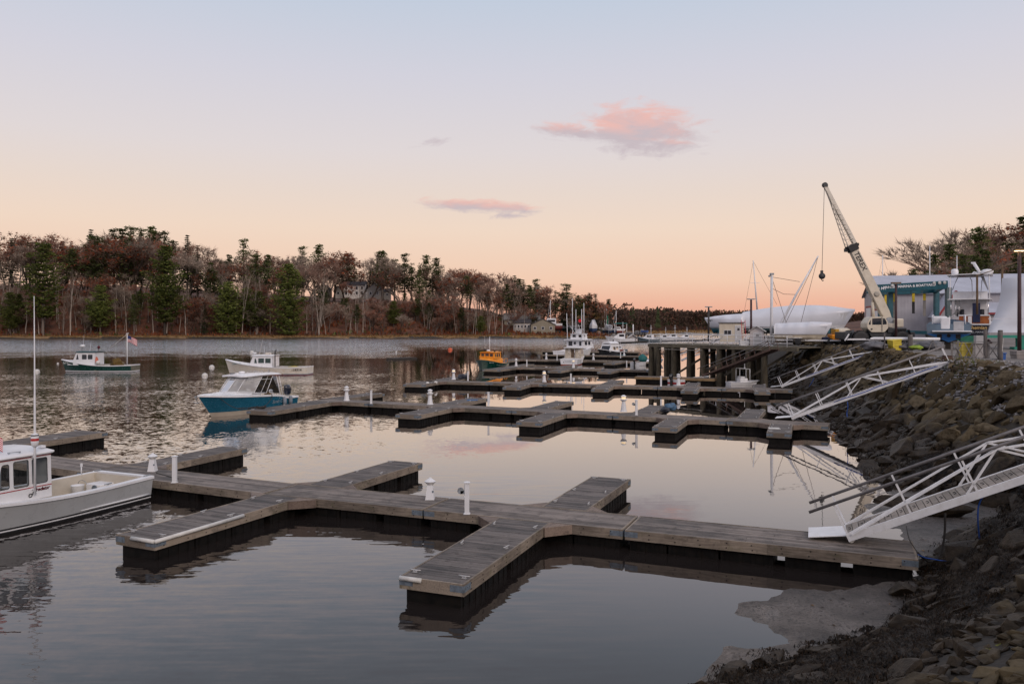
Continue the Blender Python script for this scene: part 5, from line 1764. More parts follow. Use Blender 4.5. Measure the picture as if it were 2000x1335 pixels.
def transom_boat():
    p = P(1111, 713)
    rz = math.atan2(.93, .28)
    o = thing('cabin_boat', 'smaller white cabin boat showing its transom, moored in front of the large fishing boat', 'boat', (p.x, p.y, 0), rz)
    L, B = 7.2, 2.75
    H = Hull(L, B, [(0, .85), (.4, .9), (.7, 1.1), (1, 1.5)], [(0, .92), (.3, 1.0), (.55, .96), (.8, .7), (1, 0)], rake=.8)
    H.build(o, [rustb, gel], [(.12, 0), (99, 1)]); H.rail(o, gel, .14, .04); H.deck(o, gel, .36, .99); H.cockpit(o, gel, .03, .36, .2, .16)
    house(o, 2.6, 5.0, 4.5, 1.12, .9, 2.35, [rr(2.9, 3.5, 1.5, 2.1, .05), rr(3.7, 4.3, 1.5, 2.1, .05)], [rr(-.95, -.05, .3, 1.2, .05), rr(.05, .95, .3, 1.2, .05)], mat('cream_panel', (.55, .48, .38), .5), gel, glassd, aft=[rr(-.35, .25, .1, 1.25, .03)], tumble=.04)
    b = MB(); b.box(2.58, 2.6, -.33, .23, 1.02, 2.13); b.build('cabin_door', mat('brown_door', (.11, .07, .04), .5), o)
    roof(o, 1.9, 4.9, 1.3, 2.36, gel, .07, .06)
    b = MB()
    for y in (-1.05, -.4, .4, 1.05): b.tube([(1.95, y, .85), (1.95, y, 2.36)], .03, 6)
    b.build('canopy_post', chrome, o)
    text_on(o, 'ISLANDER', .22, frame_m((-.03, .1, .52), (0, -1, 0), (0, 0, 1)), mat('grey_letter', (.3, .32, .34), .5), .1, .003)
    b = MB(); b.lathe([(.06, 0), (.06, .04)], 10, M=Matrix.Translation((-.04, .75, .42)) @ Matrix.Rotation(PI / 2, 4, 'Y')); b.build('exhaust', black, o)
    return o


def black_hull_boat():
    p, q = P(1190, 696), P(1134, 699)
    d = q - p
    o = thing('cruiser', 'black-hulled cruiser with rounded white cabin and low blue-green stripe', 'boat', (p.x + 2.2, p.y + .8, 0), math.atan2(d.y, d.x))
    L, B = 7.6, 2.7
    H = Hull(L, B, [(0, .95), (.4, 1.0), (.7, 1.25), (1, 1.6)], [(0, .9), (.3, 1.0), (.55, .96), (.8, .66), (1, 0)], rake=1.0)
    H.build(o, [mat('sea_green_bottom', (.01, .16, .2), .5), blackg], [(.02, 0), (.34, 0), (99, 1)]); H.rail(o, gel, .14, .04); H.deck(o, gel, .3, .99); H.cockpit(o, gel, .03, .3, .3, .16)
    house(o, 2.2, 5.4, 4.6, 1.1, 1.0, 2.3, [rr(2.55, 3.25, 1.25, 1.85, .05), rr(3.4, 4.3, 1.25, 1.85, .05)], [rr(-.9, .9, .3, 1.2, .05)], gel, gel, glassd, tumble=.14, aft=True)
    roof(o, 2.1, 4.8, 1.05, 2.3, gel, .2, .32)
    b = MB()
    for sd in (1, -1): b.tube([(.2, sd * 1.0, .95), (.2, sd * 1.0, 2.1), (1.9, sd * 1.0, 2.15), (1.9, sd * 1.0, 1.0)], .035, 6); b.tube([(1.05, sd * 1.0, .95), (1.05, sd * 1.0, 2.12)], .03, 6)
    b.build('canopy_frame', chrome, o)
    b = MB(); b.box(.2, 1.9, -.9, .9, 1.0, 1.3); b.build('cockpit_cover', mat('brick_cover', (.25, .08, .05), .7), o)
    antenna(o, (2.6, .4, 2.7), 3.6, .025); antenna(o, (3.4, -.4, 2.8), 4.2, .02)
    b = MB(); b.ico((2.7, .1, 2.95), .14, 2); b.build('spotlight', black, o)
    return o


flybridge_boat(); transom_boat(); black_hull_boat()


# ---- red-striped skiff by the pier, small console skiff, green covered skiff
def skiff():
    p, q = P(1313, 748), P(1384, 744)
    d = q - p
    o = thing('skiff', 'low open white skiff with red stripe and outboard, lying at the brown float', 'boat', (p.x, p.y, 0), math.atan2(d.y, d.x))
    L, B = d.length + .25, 1.45
    H = Hull(L, B, [(0, .36), (.5, .38), (1, .55)], [(0, .9), (.4, 1.0), (.7, .85), (1, .0)], rake=.7, draft=.15)
    H.build(o, [red, gel], [(.10, 0), (99, 1)]); H.rail(o, gel, .1, .03); H.cockpit(o, mat('skiff_inside', (.45, .42, .4), .6), .04, .85, .08, .1); H.deck(o, gel, .85, .99)
    b = MB()
    for x in (.8, 1.9): b.box(x, x + .25, -.6, .6, .26, .3)
    b.build('thwart', mat('grey_thwart', (.3, .28, .27), .6), o)
    outboard(o, (-.05, 0, .15), .75, blackg)
    return o


def console_skiff():
    p, q = P(1427, 752.5), P(1472, 752)
    d = q - p
    o = thing('console_skiff', 'small white skiff with a low steering console under a white frame, by the pier', 'boat', (p.x, p.y + .8, 0), math.atan2(d.y, d.x))
    L, B = 3.0, 1.35
    H = Hull(L, B, [(0, .28), (.5, .3), (1, .42)], [(0, .92), (.5, 1.0), (.8, .8), (1, .3)], rake=.4, draft=.15)
    H.build(o, [mat('pale_blue_rail', (.4, .48, .62), .5), gel], [(.06, 1), (99, 1)]); H.rail(o, gel, .12, .03); H.cockpit(o, gel, .05, .9, .06, .12); H.deck(o, gel, .9, .99)
    b = MB(); b.box(1.0, 1.75, -.4, .4, .1, .62); b.box(1.05, 1.5, -.38, .38, .62, .8); b.build('console', gel, o, bevel=.04)
    b = MB(); b.tube([(.95, -.42, .2), (.95, -.42, 1.55), (.95, .42, 1.55), (.95, .42, .2)], .03, 6); b.tube([(1.95, -.42, .2), (1.95, -.42, 1.5), (1.95, .42, 1.5), (1.95, .42, .2)], .03, 6)
    for y in (-.42, .42): b.tube([(.95, y, 1.55), (1.95, y, 1.5)], .025, 6)
    b.build('t_frame', white, o)
    b = MB(); b.box(1.3, 1.32, -.38, .38, .8, 1.35); b.build('windscreen', glass, o)
    antenna(o, (1.75, .3, 1.5), 1.05, .04)
    return o


def green_skiff():
    p = P(1240, 714)
    o = thing('covered_skiff', 'small white skiff with a green cover and black outboard, left of the pier pilings', 'boat', (p.x, p.y, 0), R(55))
    H = Hull(4.4, 1.7, [(0, .5), (.5, .52), (1, .75)], [(0, .9), (.4, 1.0), (.75, .8), (1, .0)], rake=.6, draft=.15)
    H.build(o, [gel, gel], [(.1, 0), (99, 1)]); H.rail(o, gel, .1, .03); H.deck(o, gel, .6, .99); H.cockpit(o, gel, .04, .6, .1, .1)
    b = MB(); b.ico((2.3, -.1, .95), .75, 3, 0, (.8, .8, .75), .35, 4); b.build('cover', mat('green_cover', (.01, .12, .12), .7), o)
    outboard(o, (-.05, 0, .3), .8, blackg)
    b = MB(); b.ico((.5, .3, .75), .2, 2); b.build('red_can', red, o)
    return o


skiff(); console_skiff(); green_skiff()
o_ = thing('grey_skiff', 'grey covered dinghy tucked against the left pier piling', 'boat', P(1258, 712) + Vector((0, 2, 0)), R(20))
H_ = Hull(3.6, 1.5, [(0, .5), (1, .7)], [(0, .9), (.5, 1), (1, 0)], rake=.4, draft=.1, N=14); H_.build(o_, [mat('grey_dinghy', (.25, .27, .3), .5)], [(.1, 0), (99, 0)]); H_.deck(o_, mat('grey_cover', (.12, .14, .18), .7), .02, .99, camber=.25, name='cover')


# ---- simple far boats, copied
def small_far(name, label, px, py, rz, s=1.0, hull_m=None):
    p = P(px, py)
    o = thing(name, label, 'boat', (p.x, p.y, 0), rz, 'small boats moored far up the river', s)
    L, B = 7.5, 2.6
    H = Hull(L, B, [(0, .9), (.5, 1.0), (1, 1.7)], [(0, .88), (.4, 1.0), (.75, .75), (1, 0)], rake=.8, N=14)
    H.build(o, [black, hull_m or gel], [(.08, 0), (99, 1)]); H.deck(o, gel, .03, .99)
    b = MB(); b.loft([[(2.4, 1.0, .9), (2.4, .95, 2.3), (2.4, -.95, 2.3), (2.4, -1.0, .9)], [(4.2, 1.0, .9), (4.0, .9, 2.3), (4.0, -.9, 2.3), (4.2, -1.0, .9)], [(5.4, .85, 1.0), (5.3, .8, 1.35), (5.3, -.8, 1.35), (5.4, -.85, 1.0)]], capa=True, capb=True, smooth=False); b.build('cabin', gel, o)
    b = MB(); b.box(2.7, 3.9, .99, 1.01, 1.5, 2.05); b.box(2.7, 3.9, -1.01, -.99, 1.5, 2.05); b.build('window', blackg, o)
    b = MB(); b.tube([(3.0, 0, 2.3), (3.0, 0, 5.2)], [.09, .05], 6); b.tube([(2.6, 0, 4.2), (3.4, 0, 4.2)], .04, 6); b.build('mast', white, o)
    return o


small_far('far_fishing_boat', 'white lobster boat moored beside the little grey hut far up the river', 1240, 668.5, R(172), 1.35)
small_far('far_fishing_boat', 'dark blue-grey boat with a mast at the far marina, just left of the pier end', 1290, 668, R(150), 1.15, mat('slate_hull', (.10, .14, .16), .4))
small_far('far_fishing_boat', 'leftmost of the white boats moored beyond the pier railing', 1316, 665.5, R(165), 1.0)
small_far('far_fishing_boat', 'middle one of the white boats moored beyond the pier railing', 1336, 665, R(158), 1.15)
small_far('far_fishing_boat', 'rightmost white boat moored beyond the pier railing', 1357, 664.5, R(175), 1.0)
small_far('far_fishing_boat', 'small open dark boat on the water beyond the sixth row', 1226, 686, R(170), .55, mat('slate_hull', (.10, .14, .16), .4))
# ------------------------------------------------------------------ pier
def make_pier():
    A, B = Vector((15.1, 88.0, 0)), Vector((25.6, 71.2, 0))
    d = B - A; L = d.length; rz = math.atan2(d.y, d.x)
    o = thing('timber_pier', 'weathered timber pier on tall mossy pilings with a white pipe railing', 'pier', A, rz)
    W = 6.0; z = 3.6
    # local x along the front edge, +y away from the viewer
    b = MB()
    n = int(L / .2)
    for i in range(n): b.box(i * L / n + .006, (i + 1) * L / n - .006, -.05, W, z - .07, z + random.uniform(-.004, .004), tone=random.random())
    b.build('deck', pilew, o)
    for y in (-.02, W - .2):
        b = MB()
        for k in range(5): b.box(k * L / 5 + .004, (k + 1) * L / 5 - .004, y - .12, y + .10, z - .36, z - .075, tone=random.random())
        b.build('edge_beam', pilew, o)
    def toloc(px, d_):
        v = Q(px, 700, d_)
        q = v - A
        return (q.x * math.cos(rz) + q.y * math.sin(rz), -q.x * math.sin(rz) + q.y * math.cos(rz))
    # front pilings stand where the front edge is crossed by these sight lines
    u = d.normalized()
    pm = mat('mossy_piling', (.075, .062, .042), .9, var=.4, scale=2.2, bump=.7, bscale=10, stretch=(4, 4, .7), stain=(.05, .055, .02), stain_amt=.6)
    for px in (1270.5, 1285, 1299, 1314.5, 1344, 1371, 1403, 1432, 1460, 1491):
        k = (px - CX) / FPX
        t = (k * A.y - A.x) / (u.x - k * u.y)
        r = .27 + .04 * math.sin(px)
        b = MB()
        b.tube([(t + .02 * math.sin(px * j), .12 + .015 * math.cos(px * j), -1.6 + (z + 1.25) * j / 8) for j in range(9)], [r * (1.12 - .025 * j + .04 * math.sin(px + j * 2)) for j in range(9)], 12)
        b.build('piling', pm, o)
    for px in (1278, 1308, 1323.5, 1352, 1379, 1392, 1412, 1424, 1441, 1451, 1470, 1482):
        k = (px - CX) / FPX
        A2 = A + Vector((-u.y, u.x, 0)) * 3.2
        t = (k * A2.y - A2.x) / (u.x - k * u.y)
        b = MB(); b.tube([(t, 3.2, -1.6), (t + .05, 3.2, 1.0), (t, 3.2, z - .3)], [.32, .30, .28], 10); b.build('piling', pm, o)
    for k in range(4):
        x = 4.2 + k * 3.2
        b = MB(); b.beam((x, .5, .6), (x + 3.0, 2.9, 3.1), .12, .22); b.build('cross_brace', pilew, o)
    b = MB(); b.beam((1.9, -.16, 3.05), (8.2, -.16, 3.05), .06, .05); b.build('pipe_run', mat('pale_pipe', (.35, .32, .28), .6), o)
    # railing: three rails, posts
    b = MB()
    xs = [0.1] + [1.95 + 2.38 * k for k in range(8)]
    xs = [x for x in xs if x < L]
    for x in xs: b.tube([(x, -.02, z - .15), (x, -.02, z + 1.02)], .03, 6)
    for zz in (1.02, .68, .34): b.tube([(.1, -.02, z + zz), (L - .6, -.02, z + zz)], .026, 6)
    b.build('front_railing', alu, o)
    b = MB()
    for x in [.1 + 2.38 * k for k in range(5)]: b.tube([(x, W - .1, z), (x, W - .1, z + 1.02)], .03, 6)
    for zz in (1.02, .55): b.tube([(.1, W - .1, z + zz), (10.0, W - .1, z + zz)], .026, 6); b.tube([(.1, -.02, z + zz), (.1, W - .1, z + zz)], .026, 6)
    b.build('rear_railing', alu, o)
    b = MB(); b.tube([(8.4, .8, z), (10.2, .8, z + .9), (10.8, .8, z + .9)], .03, 6); b.tube([(8.9, .8, z), (8.9, .8, z + .35)], .03, 6); b.build('gate_arm', alu, o)
    return o


make_pier()
PZ = 3.6


def box_hut(label, px0, px1, d, ztop, depth, wallm, roofm, gable=False, name='shed', door=(.55, .85), win=None, rz=None, base=PZ):
    a, b_ = Q(px0, 700, d), Q(px1, 700, d)
    w = (b_ - a).length
    o = thing(name, label, 'shed', (a.x, a.y, base), 0 if rz is None else rz)
    h = ztop - base
    m = MB(); m.box(0, w, 0, depth, 0, h)
    if gable:
        m.add([(0, 0, h), (w, 0, h), (w / 2, 0, h + w * .32), (0, depth, h), (w, depth, h), (w / 2, depth, h + w * .32)], [(0, 1, 2), (5, 4, 3)])
    m.build('wall', wallm, o)
    if gable:
        for sd in (-1, 1):
            m = MB(); x0 = w / 2
            x1 = w / 2 + sd * (w / 2 + .22); zt, ze = h + w * .32 + .03, h - .22 * .64 + .03
            m.add([(x0, -.2, zt), (x1, -.2, ze), (x1, depth + .2, ze), (x0, depth + .2, zt), (x0, -.2, zt + .06), (x1, -.2, ze + .06), (x1, depth + .2, ze + .06), (x0, depth + .2, zt + .06)], [(0, 1, 2, 3), (4, 5, 6, 7), (0, 1, 5, 4), (1, 2, 6, 5), (2, 3, 7, 6)])
            m.build('roof', roofm, o)
    else:
        m = MB(); m.box(-.12, w + .12, -.15, depth + .15, h + .004, h + .10); m.build('roof', roofm, o)
    # door and window on the side facing the water
    x0, x1 = door[0] * w, door[1] * w
    dh = min(h * .86, 1.95)
    m = MB(); m.box(x0 - .06, x1 + .06, -.03, -.003, 0.02, dh + .06); f = m.build('door_frame', white, o)
    m = MB(); m.box(x0, x1, -.05, -.033, .04, dh); dd = m.build('door', mat('door_panel', (.52, .52, .52), .5, var=.08), o)
    m = MB(); m.box(x0 + (x1 - x0) * .3, x0 + (x1 - x0) * .7, -.056, -.052, dh * .72, dh * .86); m.build('door_pane', blackg, dd)
    m = MB(); m.ico((x0 + .1, -.08, dh * .48), .035, 1); m.build('handle', steel, dd)
    if win:
        wx0, wx1, wz0, wz1 = win[0] * w, win[1] * w, win[2] * h, win[3] * h
        m = MB(); m.box(wx0 - .05, wx1 + .05, -.03, -.003, wz0 - .05, wz1 + .05); f = m.build('window', white, o)
        m = MB(); m.box(wx0, (wx0 + wx1) / 2 - .02, -.036, -.032, wz0, wz1); m.box((wx0 + wx1) / 2 + .02, wx1, -.036, -.032, wz0, wz1); m.build('pane', blackg, f)
    return o


creamw = mat('cream_siding', (.62, .56, .45), .6, var=.08, scale=1.5, stain=(.45, .33, .2), stain_amt=.4, stretch=(3, 3, .6))
greyroof = mat('grey_shingle', (.16, .16, .17), .85, var=.25, scale=6, bump=.4, bscale=20)
pinkw = mat('pale_boards', (.58, .54, .53), .6, var=.06, stretch=(.5, .5, 8), scale=2)
o_ = box_hut('cream flat-roofed shed with a double window, behind the pier railing', 1405, 1451, 90, 5.86, 2.6, creamw, greyroof, False, door=(.66, .90), win=(.20, .48, .40, .62), rz=R(-14), base=3.7)
box_hut('small white gabled hut with a panelled white door, on the pier', 1465, 1490, 78.5, 5.05, 1.5, pinkw, mat('pale_roof', (.5, .48, .46), .7), True, door=(.3, .82), rz=R(-20))
def ladder():
    p = Q(1450, 662, 86)
    o = thing('ladder', 'red ladder leaning against the cream shed', 'ladder', (p.x, p.y, PZ))
    for dx in (0, .42):
        b = MB(); b.tube([(dx, 0, 0), (dx + .12, .9, 2.6)], .03, 6); b.build('rail', red, o)
    b = MB()
    for k in range(8):
        f = (k + .7) / 8.5; b.tube([(.12 * f, .9 * f, 2.6 * f), (.42 + .12 * f, .9 * f, 2.6 * f)], .02, 6)
    b.build('rungs', red, o)


ladder()


def crate(name, label, loc, size, m, rz=0.0, cat='box', lid=True):
    o = thing(name, label, cat, loc, rz)
    x, y, z = size
    b = MB()
    b.loft([[(-x / 2 * k, -y / 2 * k, zz), (x / 2 * k, -y / 2 * k, zz), (x / 2 * k, y / 2 * k, zz), (-x / 2 * k, y / 2 * k, zz)] for zz, k in ((0, .92), (z * .48, .97), (z * .5, 1.02), (z * .58, 1.02), (z * .6, .98), (z, 1.0))], True, capa=True, capb=True, smooth=False)
    b.build('tub', m, o, bevel=.02)
    if lid:
        b = MB(); b.box(-x / 2 - .03, x / 2 + .03, -y / 2 - .03, y / 2 + .03, z + .004, z + .07); b.build('lid', m, o, bevel=.015)
    return o


crate('white_cooler', 'small white cooler on the pier left of the gabled hut', Q(1453, 666, 79) * 1.0 + Vector((0, 0, 0)) - Vector((0, 0, Q(1453, 666, 79).z - PZ)), (.9, .5, .45), white)
crate('white_cooler', 'small white cooler on the pier right of the gabled hut', Q(1496, 669, 77) - Vector((0, 0, Q(1496, 669, 77).z - PZ)), (.6, .45, .4), white)


def derrick():
    p = Q(1506, 669, 76.5)
    o = thing('derrick', 'white derrick mast with a long raised boom and stay wires at the pier head', 'derrick', (p.x, p.y, PZ))
    def l(px, py, dd=0): return Q(px, py, 76.5 + dd) - Vector((p.x, p.y, PZ))
    b = MB(); b.tube([(0, 0, 0), l(1507, 600), l(1507.5, 538)], [.13, .13, .12], 10); b.lathe([(.28, 0), (.28, .05), (.16, .12)], 10); b.build('mast', white, o)
    b = MB(); b.cbox(l(1507.5, 535), (.34, .3, .18)); b.tube([l(1503, 539), l(1507, 536)], .05, 6); b.ico(tuple(l(1502.5, 539)), .1, 2); b.build('mast_head', steel, o)
    b = MB(); b.tube([l(1510, 659, .4), l(1555, 575, 1), l(1598, 500, 1.4)], [.11, .10, .07], 8); b.tube([l(1520, 648, .6), l(1571, 546, 1.2)], .03, 6); b.build('boom', alu, o)
    for a, c in (((1508, 541), (1562, 550)), ((1508, 563), (1553, 575)), ((1508, 544), (1549, 672)), ((1597, 503), (1557, 658)), ((1596, 504), (1525, 650))):
        b = MB(); m1 = (l(*a) + l(*c)) / 2 - Vector((0, 0, .25 if a[1] > 550 and a[1] < 570 else 0)); b.tube([l(*a), m1, l(*c)], .022, 5); b.build('stay_wire', mat('dark_wire', (.12, .09, .08), .6), o)
    b = MB(); b.tube([l(1542, 645), l(1547, 668), l(1551, 672)], [.05, .05, .06], 6); b.build('stay_anchor', white, o)
    b = MB(); b.cbox(l(1514, 655, .3), (.5, .4, .3)); b.cbox(l(1512, 664, .3), (.25, .3, .8)); b.build('winch', alu, o)


derrick()


def lamp_pole(label, px, ytop, ybase, d, r, m, zbase=None, head=None, lit=False, armw=.9, group=None):
    p = Q(px, ybase, d)
    zb = p.z if zbase is None else zbase
    zt = Q(px, ytop, d).z
    o = thing('lamp_post', label, 'lamp post', (p.x, p.y, zb), 0, group)
    h = zt - zb
    b = MB(); b.tube([(0, 0, 0), (0, 0, h)], [r, r * .85], 8); b.build('pole', m, o)
    b = MB(); b.box(-armw / 2, armw / 2, -.12, .12, h + .02, h + .12); b.build('lamp_head', head or steel, o)
    if lit:
        b = MB(); b.box(-armw / 2 + .04, armw / 2 - .04, -.10, .10, h - .01, h + .016); b.build('lamp_lens', mat('bright_lamp', (1, .8, .5), .4, emis=(1.0, .66, .28), es=6.0), o)
    else:
        b = MB(); b.box(-armw / 2 + .04, armw / 2 - .04, -.10, .10, h - .0, h + .016); b.build('lamp_lens', lens, o)
    return o


darkpole = mat('dark_pole', (.035, .03, .03), .5, var=.3)
rustpole = mat('dark_red_pole', (.05, .022, .025), .6, var=.3)
woodpole = mat('wood_pole', (.14, .09, .05), .8, var=.3, stretch=(5, 5, .6))
lamp_pole('dark lamp post at the left end of the covered boats', 1384, 600, 662, 100, .13, darkpole, PZ)
lamp_pole('dark red lamp post between the cream shed and the gabled hut', 1467, 585, 655, 92, .14, rustpole, PZ)


# ------------------------------------------------------------------ wrapped boats ashore
wrap = mat('white_shrink_wrap', (.66, .68, .73), .38, var=.06, scale=.6, bump=.35, bscale=2.2, coat=.15)
hullgrey = mat('sage_grey_hull', (.24, .28, .29), .35, var=.08)


def stands(o, xs, hw, z, m=None):
    for x in xs:
        for sd in (-1, 1):
            b = MB(); b.tube([(x, sd * hw * 1.15, 0), (x, sd * hw * .7, z)], .05, 6); b.tube([(x - .4, sd * hw * 1.2, .02), (x, sd * hw, z * .55), (x + .4, sd * hw * 1.2, .02)], .04, 6); b.cbox((x, sd * hw * .68, z + .03), (.35, .3, .06)); b.build('boat_stand', m or teal, o)


def wrapped(label, px_stern, px_bow, d0, d1, ybase, prof, B, hullz, hullm, name='wrapped_boat', standm=None, seed=0):
    """boat ashore under white film: hull below, ridged cover above. prof: (u, ridge height above ground)"""
    a, c = Q(px_stern, ybase, d0), Q(px_bow, ybase, d1)
    a.z = c.z = 0
    dv = c - a; L = dv.length
    o = thing(name, label, 'covered boat', (a.x, a.y, YARD_Z), math.atan2(dv.y, dv.x))
    H = Hull(L, B, [(0, hullz[0]), (.5, hullz[1]), (1, hullz[2])], [(0, .86), (.3, 1.0), (.6, .96), (.8, .7), (.93, .34), (1, .0)], rake=L * .10, fl=.7, draft=.5, N=20)
    lift = hullz[3]
    rows, hb = [], MB()
    # cover
    rnd = random.Random(seed)
    cv = MB()
    R_ = []
    for k in range(25):
        u = k / 24
        zs = H.zs(u); h = H.half(u, zs) * 1.03 + .03; x = H.x(u, zs) + (.12 if u > .98 else 0)
        zr = smooth_interp(u, prof)
        sag = .05 * math.sin(u * 31) + .04 * math.sin(u * 17 + 2)
        ring = []
        for f in (-1, -.985, -.82, -.5, -.18, 0, .18, .5, .82, .985, 1):
            af = abs(f)
            hh = h * f
            if af == 1: z = max(.30, zs * .30); hh = math.copysign(H.half(u, z) * 1.04 + .05, f)
            elif af == .985: z = zs + .10
            else: z = zs + .25 + max(.1, zr - zs - .25) * (1 - af ** 2.1) + sag * af * 2
            ring.append((x if af < 1 else H.x(u, z), hh, z))
        R_.append(ring)
    cv.loft(R_, capa=True)
    oc = cv.build('shrink_wrap', wrap, o)
    oc.location.z = lift
    hu = H.build(o, [hullm[0], hullm[1]], [(.05, 0), (.25, 0), (99, 1)])
    hu.location.z = lift
    stands(o, (L * .2, L * .5, L * .75), B * .42, lift + .1, standm)
    b = MB()
    for x in (L * .18, L * .42, L * .66): b.box(x - .25, x + .25, -.3, .3, 0, lift - .42)
    b.build('keel_block', darkw, o)
    return o


wrapped('grey-hulled boat under a white cover, bow to the left, behind the cream shed', 1500, 1378, 121, 126, 658, [(0, 2.6), (.5, 2.5), (.8, 2.25), (1, 1.95)], 3.6, (1.55, 1.5, 1.65, 1.15), (teal, hullgrey), standm=teal, seed=2)
wrapped('largest white-wrapped boat in the yard with a high arched cover, left of the crane truck', 1452, 1668, 112, 106, 661, [(0, 2.5), (.2, 3.0), (.45, 3.35), (.75, 3.3), (1, 2.75)], 4.4, (1.5, 1.55, 2.45, 1.25), (mat('dark_teal_bottom', (.02, .05, .06), .6), gel), standm=rustpole, seed=4)


def trailer_boat():
    o = wrapped('small white-wrapped boat with beige bottom sitting on a two-axle trailer', 1516, 1622, 76, 73.5, 671, [(0, 1.32), (.4, 1.4), (.75, 1.45), (1, 1.38)], 2.1, (.72, .78, 1.05, .72), (mat('beige_gel', (.52, .46, .36), .4), wrap), seed=6)
    for c in [c for c in o.children if c.name.startswith(('boat_stand', 'keel_block'))]: bpy.data.objects.remove(c)
    L = 5.0
    b = MB()
    for sd in (-1, 1): b.beam((.2, sd * .7, .45), (L * .9, sd * .35, .45), .08, .12); b.beam((L * .9, sd * .35, .45), (L * 1.15, 0, .45), .08, .12)
    for x in (.6, 1.6, 2.8): b.beam((x, -.8, .45), (x, .8, .45), .08, .1)
    b.build('trailer_frame', alu, o)
    for x in (1.5, 2.2):
        for sd in (-1, 1):
            M = Matrix.Translation((x, sd * .95, .3)) @ Matrix.Rotation(PI / 2, 4, 'X')
            b = MB(); b.lathe([(.16, -.09), (.28, -.1), (.3, -.06), (.3, .06), (.28, .1), (.16, .09)], 16, M=M); w = b.build('wheel', black, o)
            b = MB(); b.lathe([(.0, -.07), (.15, -.08), (.16, -.05), (.16, .05), (.15, .08), (0, .07)], 12, M=M); b.build('rim', steel, w)
    for sd in (-1, 1):
        b = MB(); b.box(1.15, 2.55, sd * .95 - .14, sd * .95 + .14, .64, .68); b.build('mudguard', alu, o)


trailer_boat()


def yard_mast(label, px, y0, y1, d, lean=0, stays=True):
    p = Q(px, y1, d); t = Q(px + lean, y0, d)
    o = thing('sailboat_mast', label, 'mast', p)
    v = t - p
    b = MB(); b.tube([(0, 0, 0), v], [.12, .07], 7); b.build('spar', alu, o)
    if stays:
        b = MB(); b.tube([v * .98, (-1.8, .3, 0)], .018, 5); b.tube([v * .98, (3.0, .3, v.z * .12)], .018, 5); b.build('stays', mat('dark_wire', (.12, .09, .08), .6), o)
        b = MB(); b.beam((v.x * .55 - .7, 0, v.z * .55), (v.x * .55 + .7, 0, v.z * .55), .05); b.build('spreader', alu, o)


yard_mast('tall slightly tilted white mast behind the cream shed', 1479, 508, 606, 118, -8)
# ------------------------------------------------------------------ crane truck
craneM = mat('cream_crane_paint', (.62, .56, .45), .45, var=.07, scale=1.2, stain=(.35, .25, .15), stain_amt=.4)


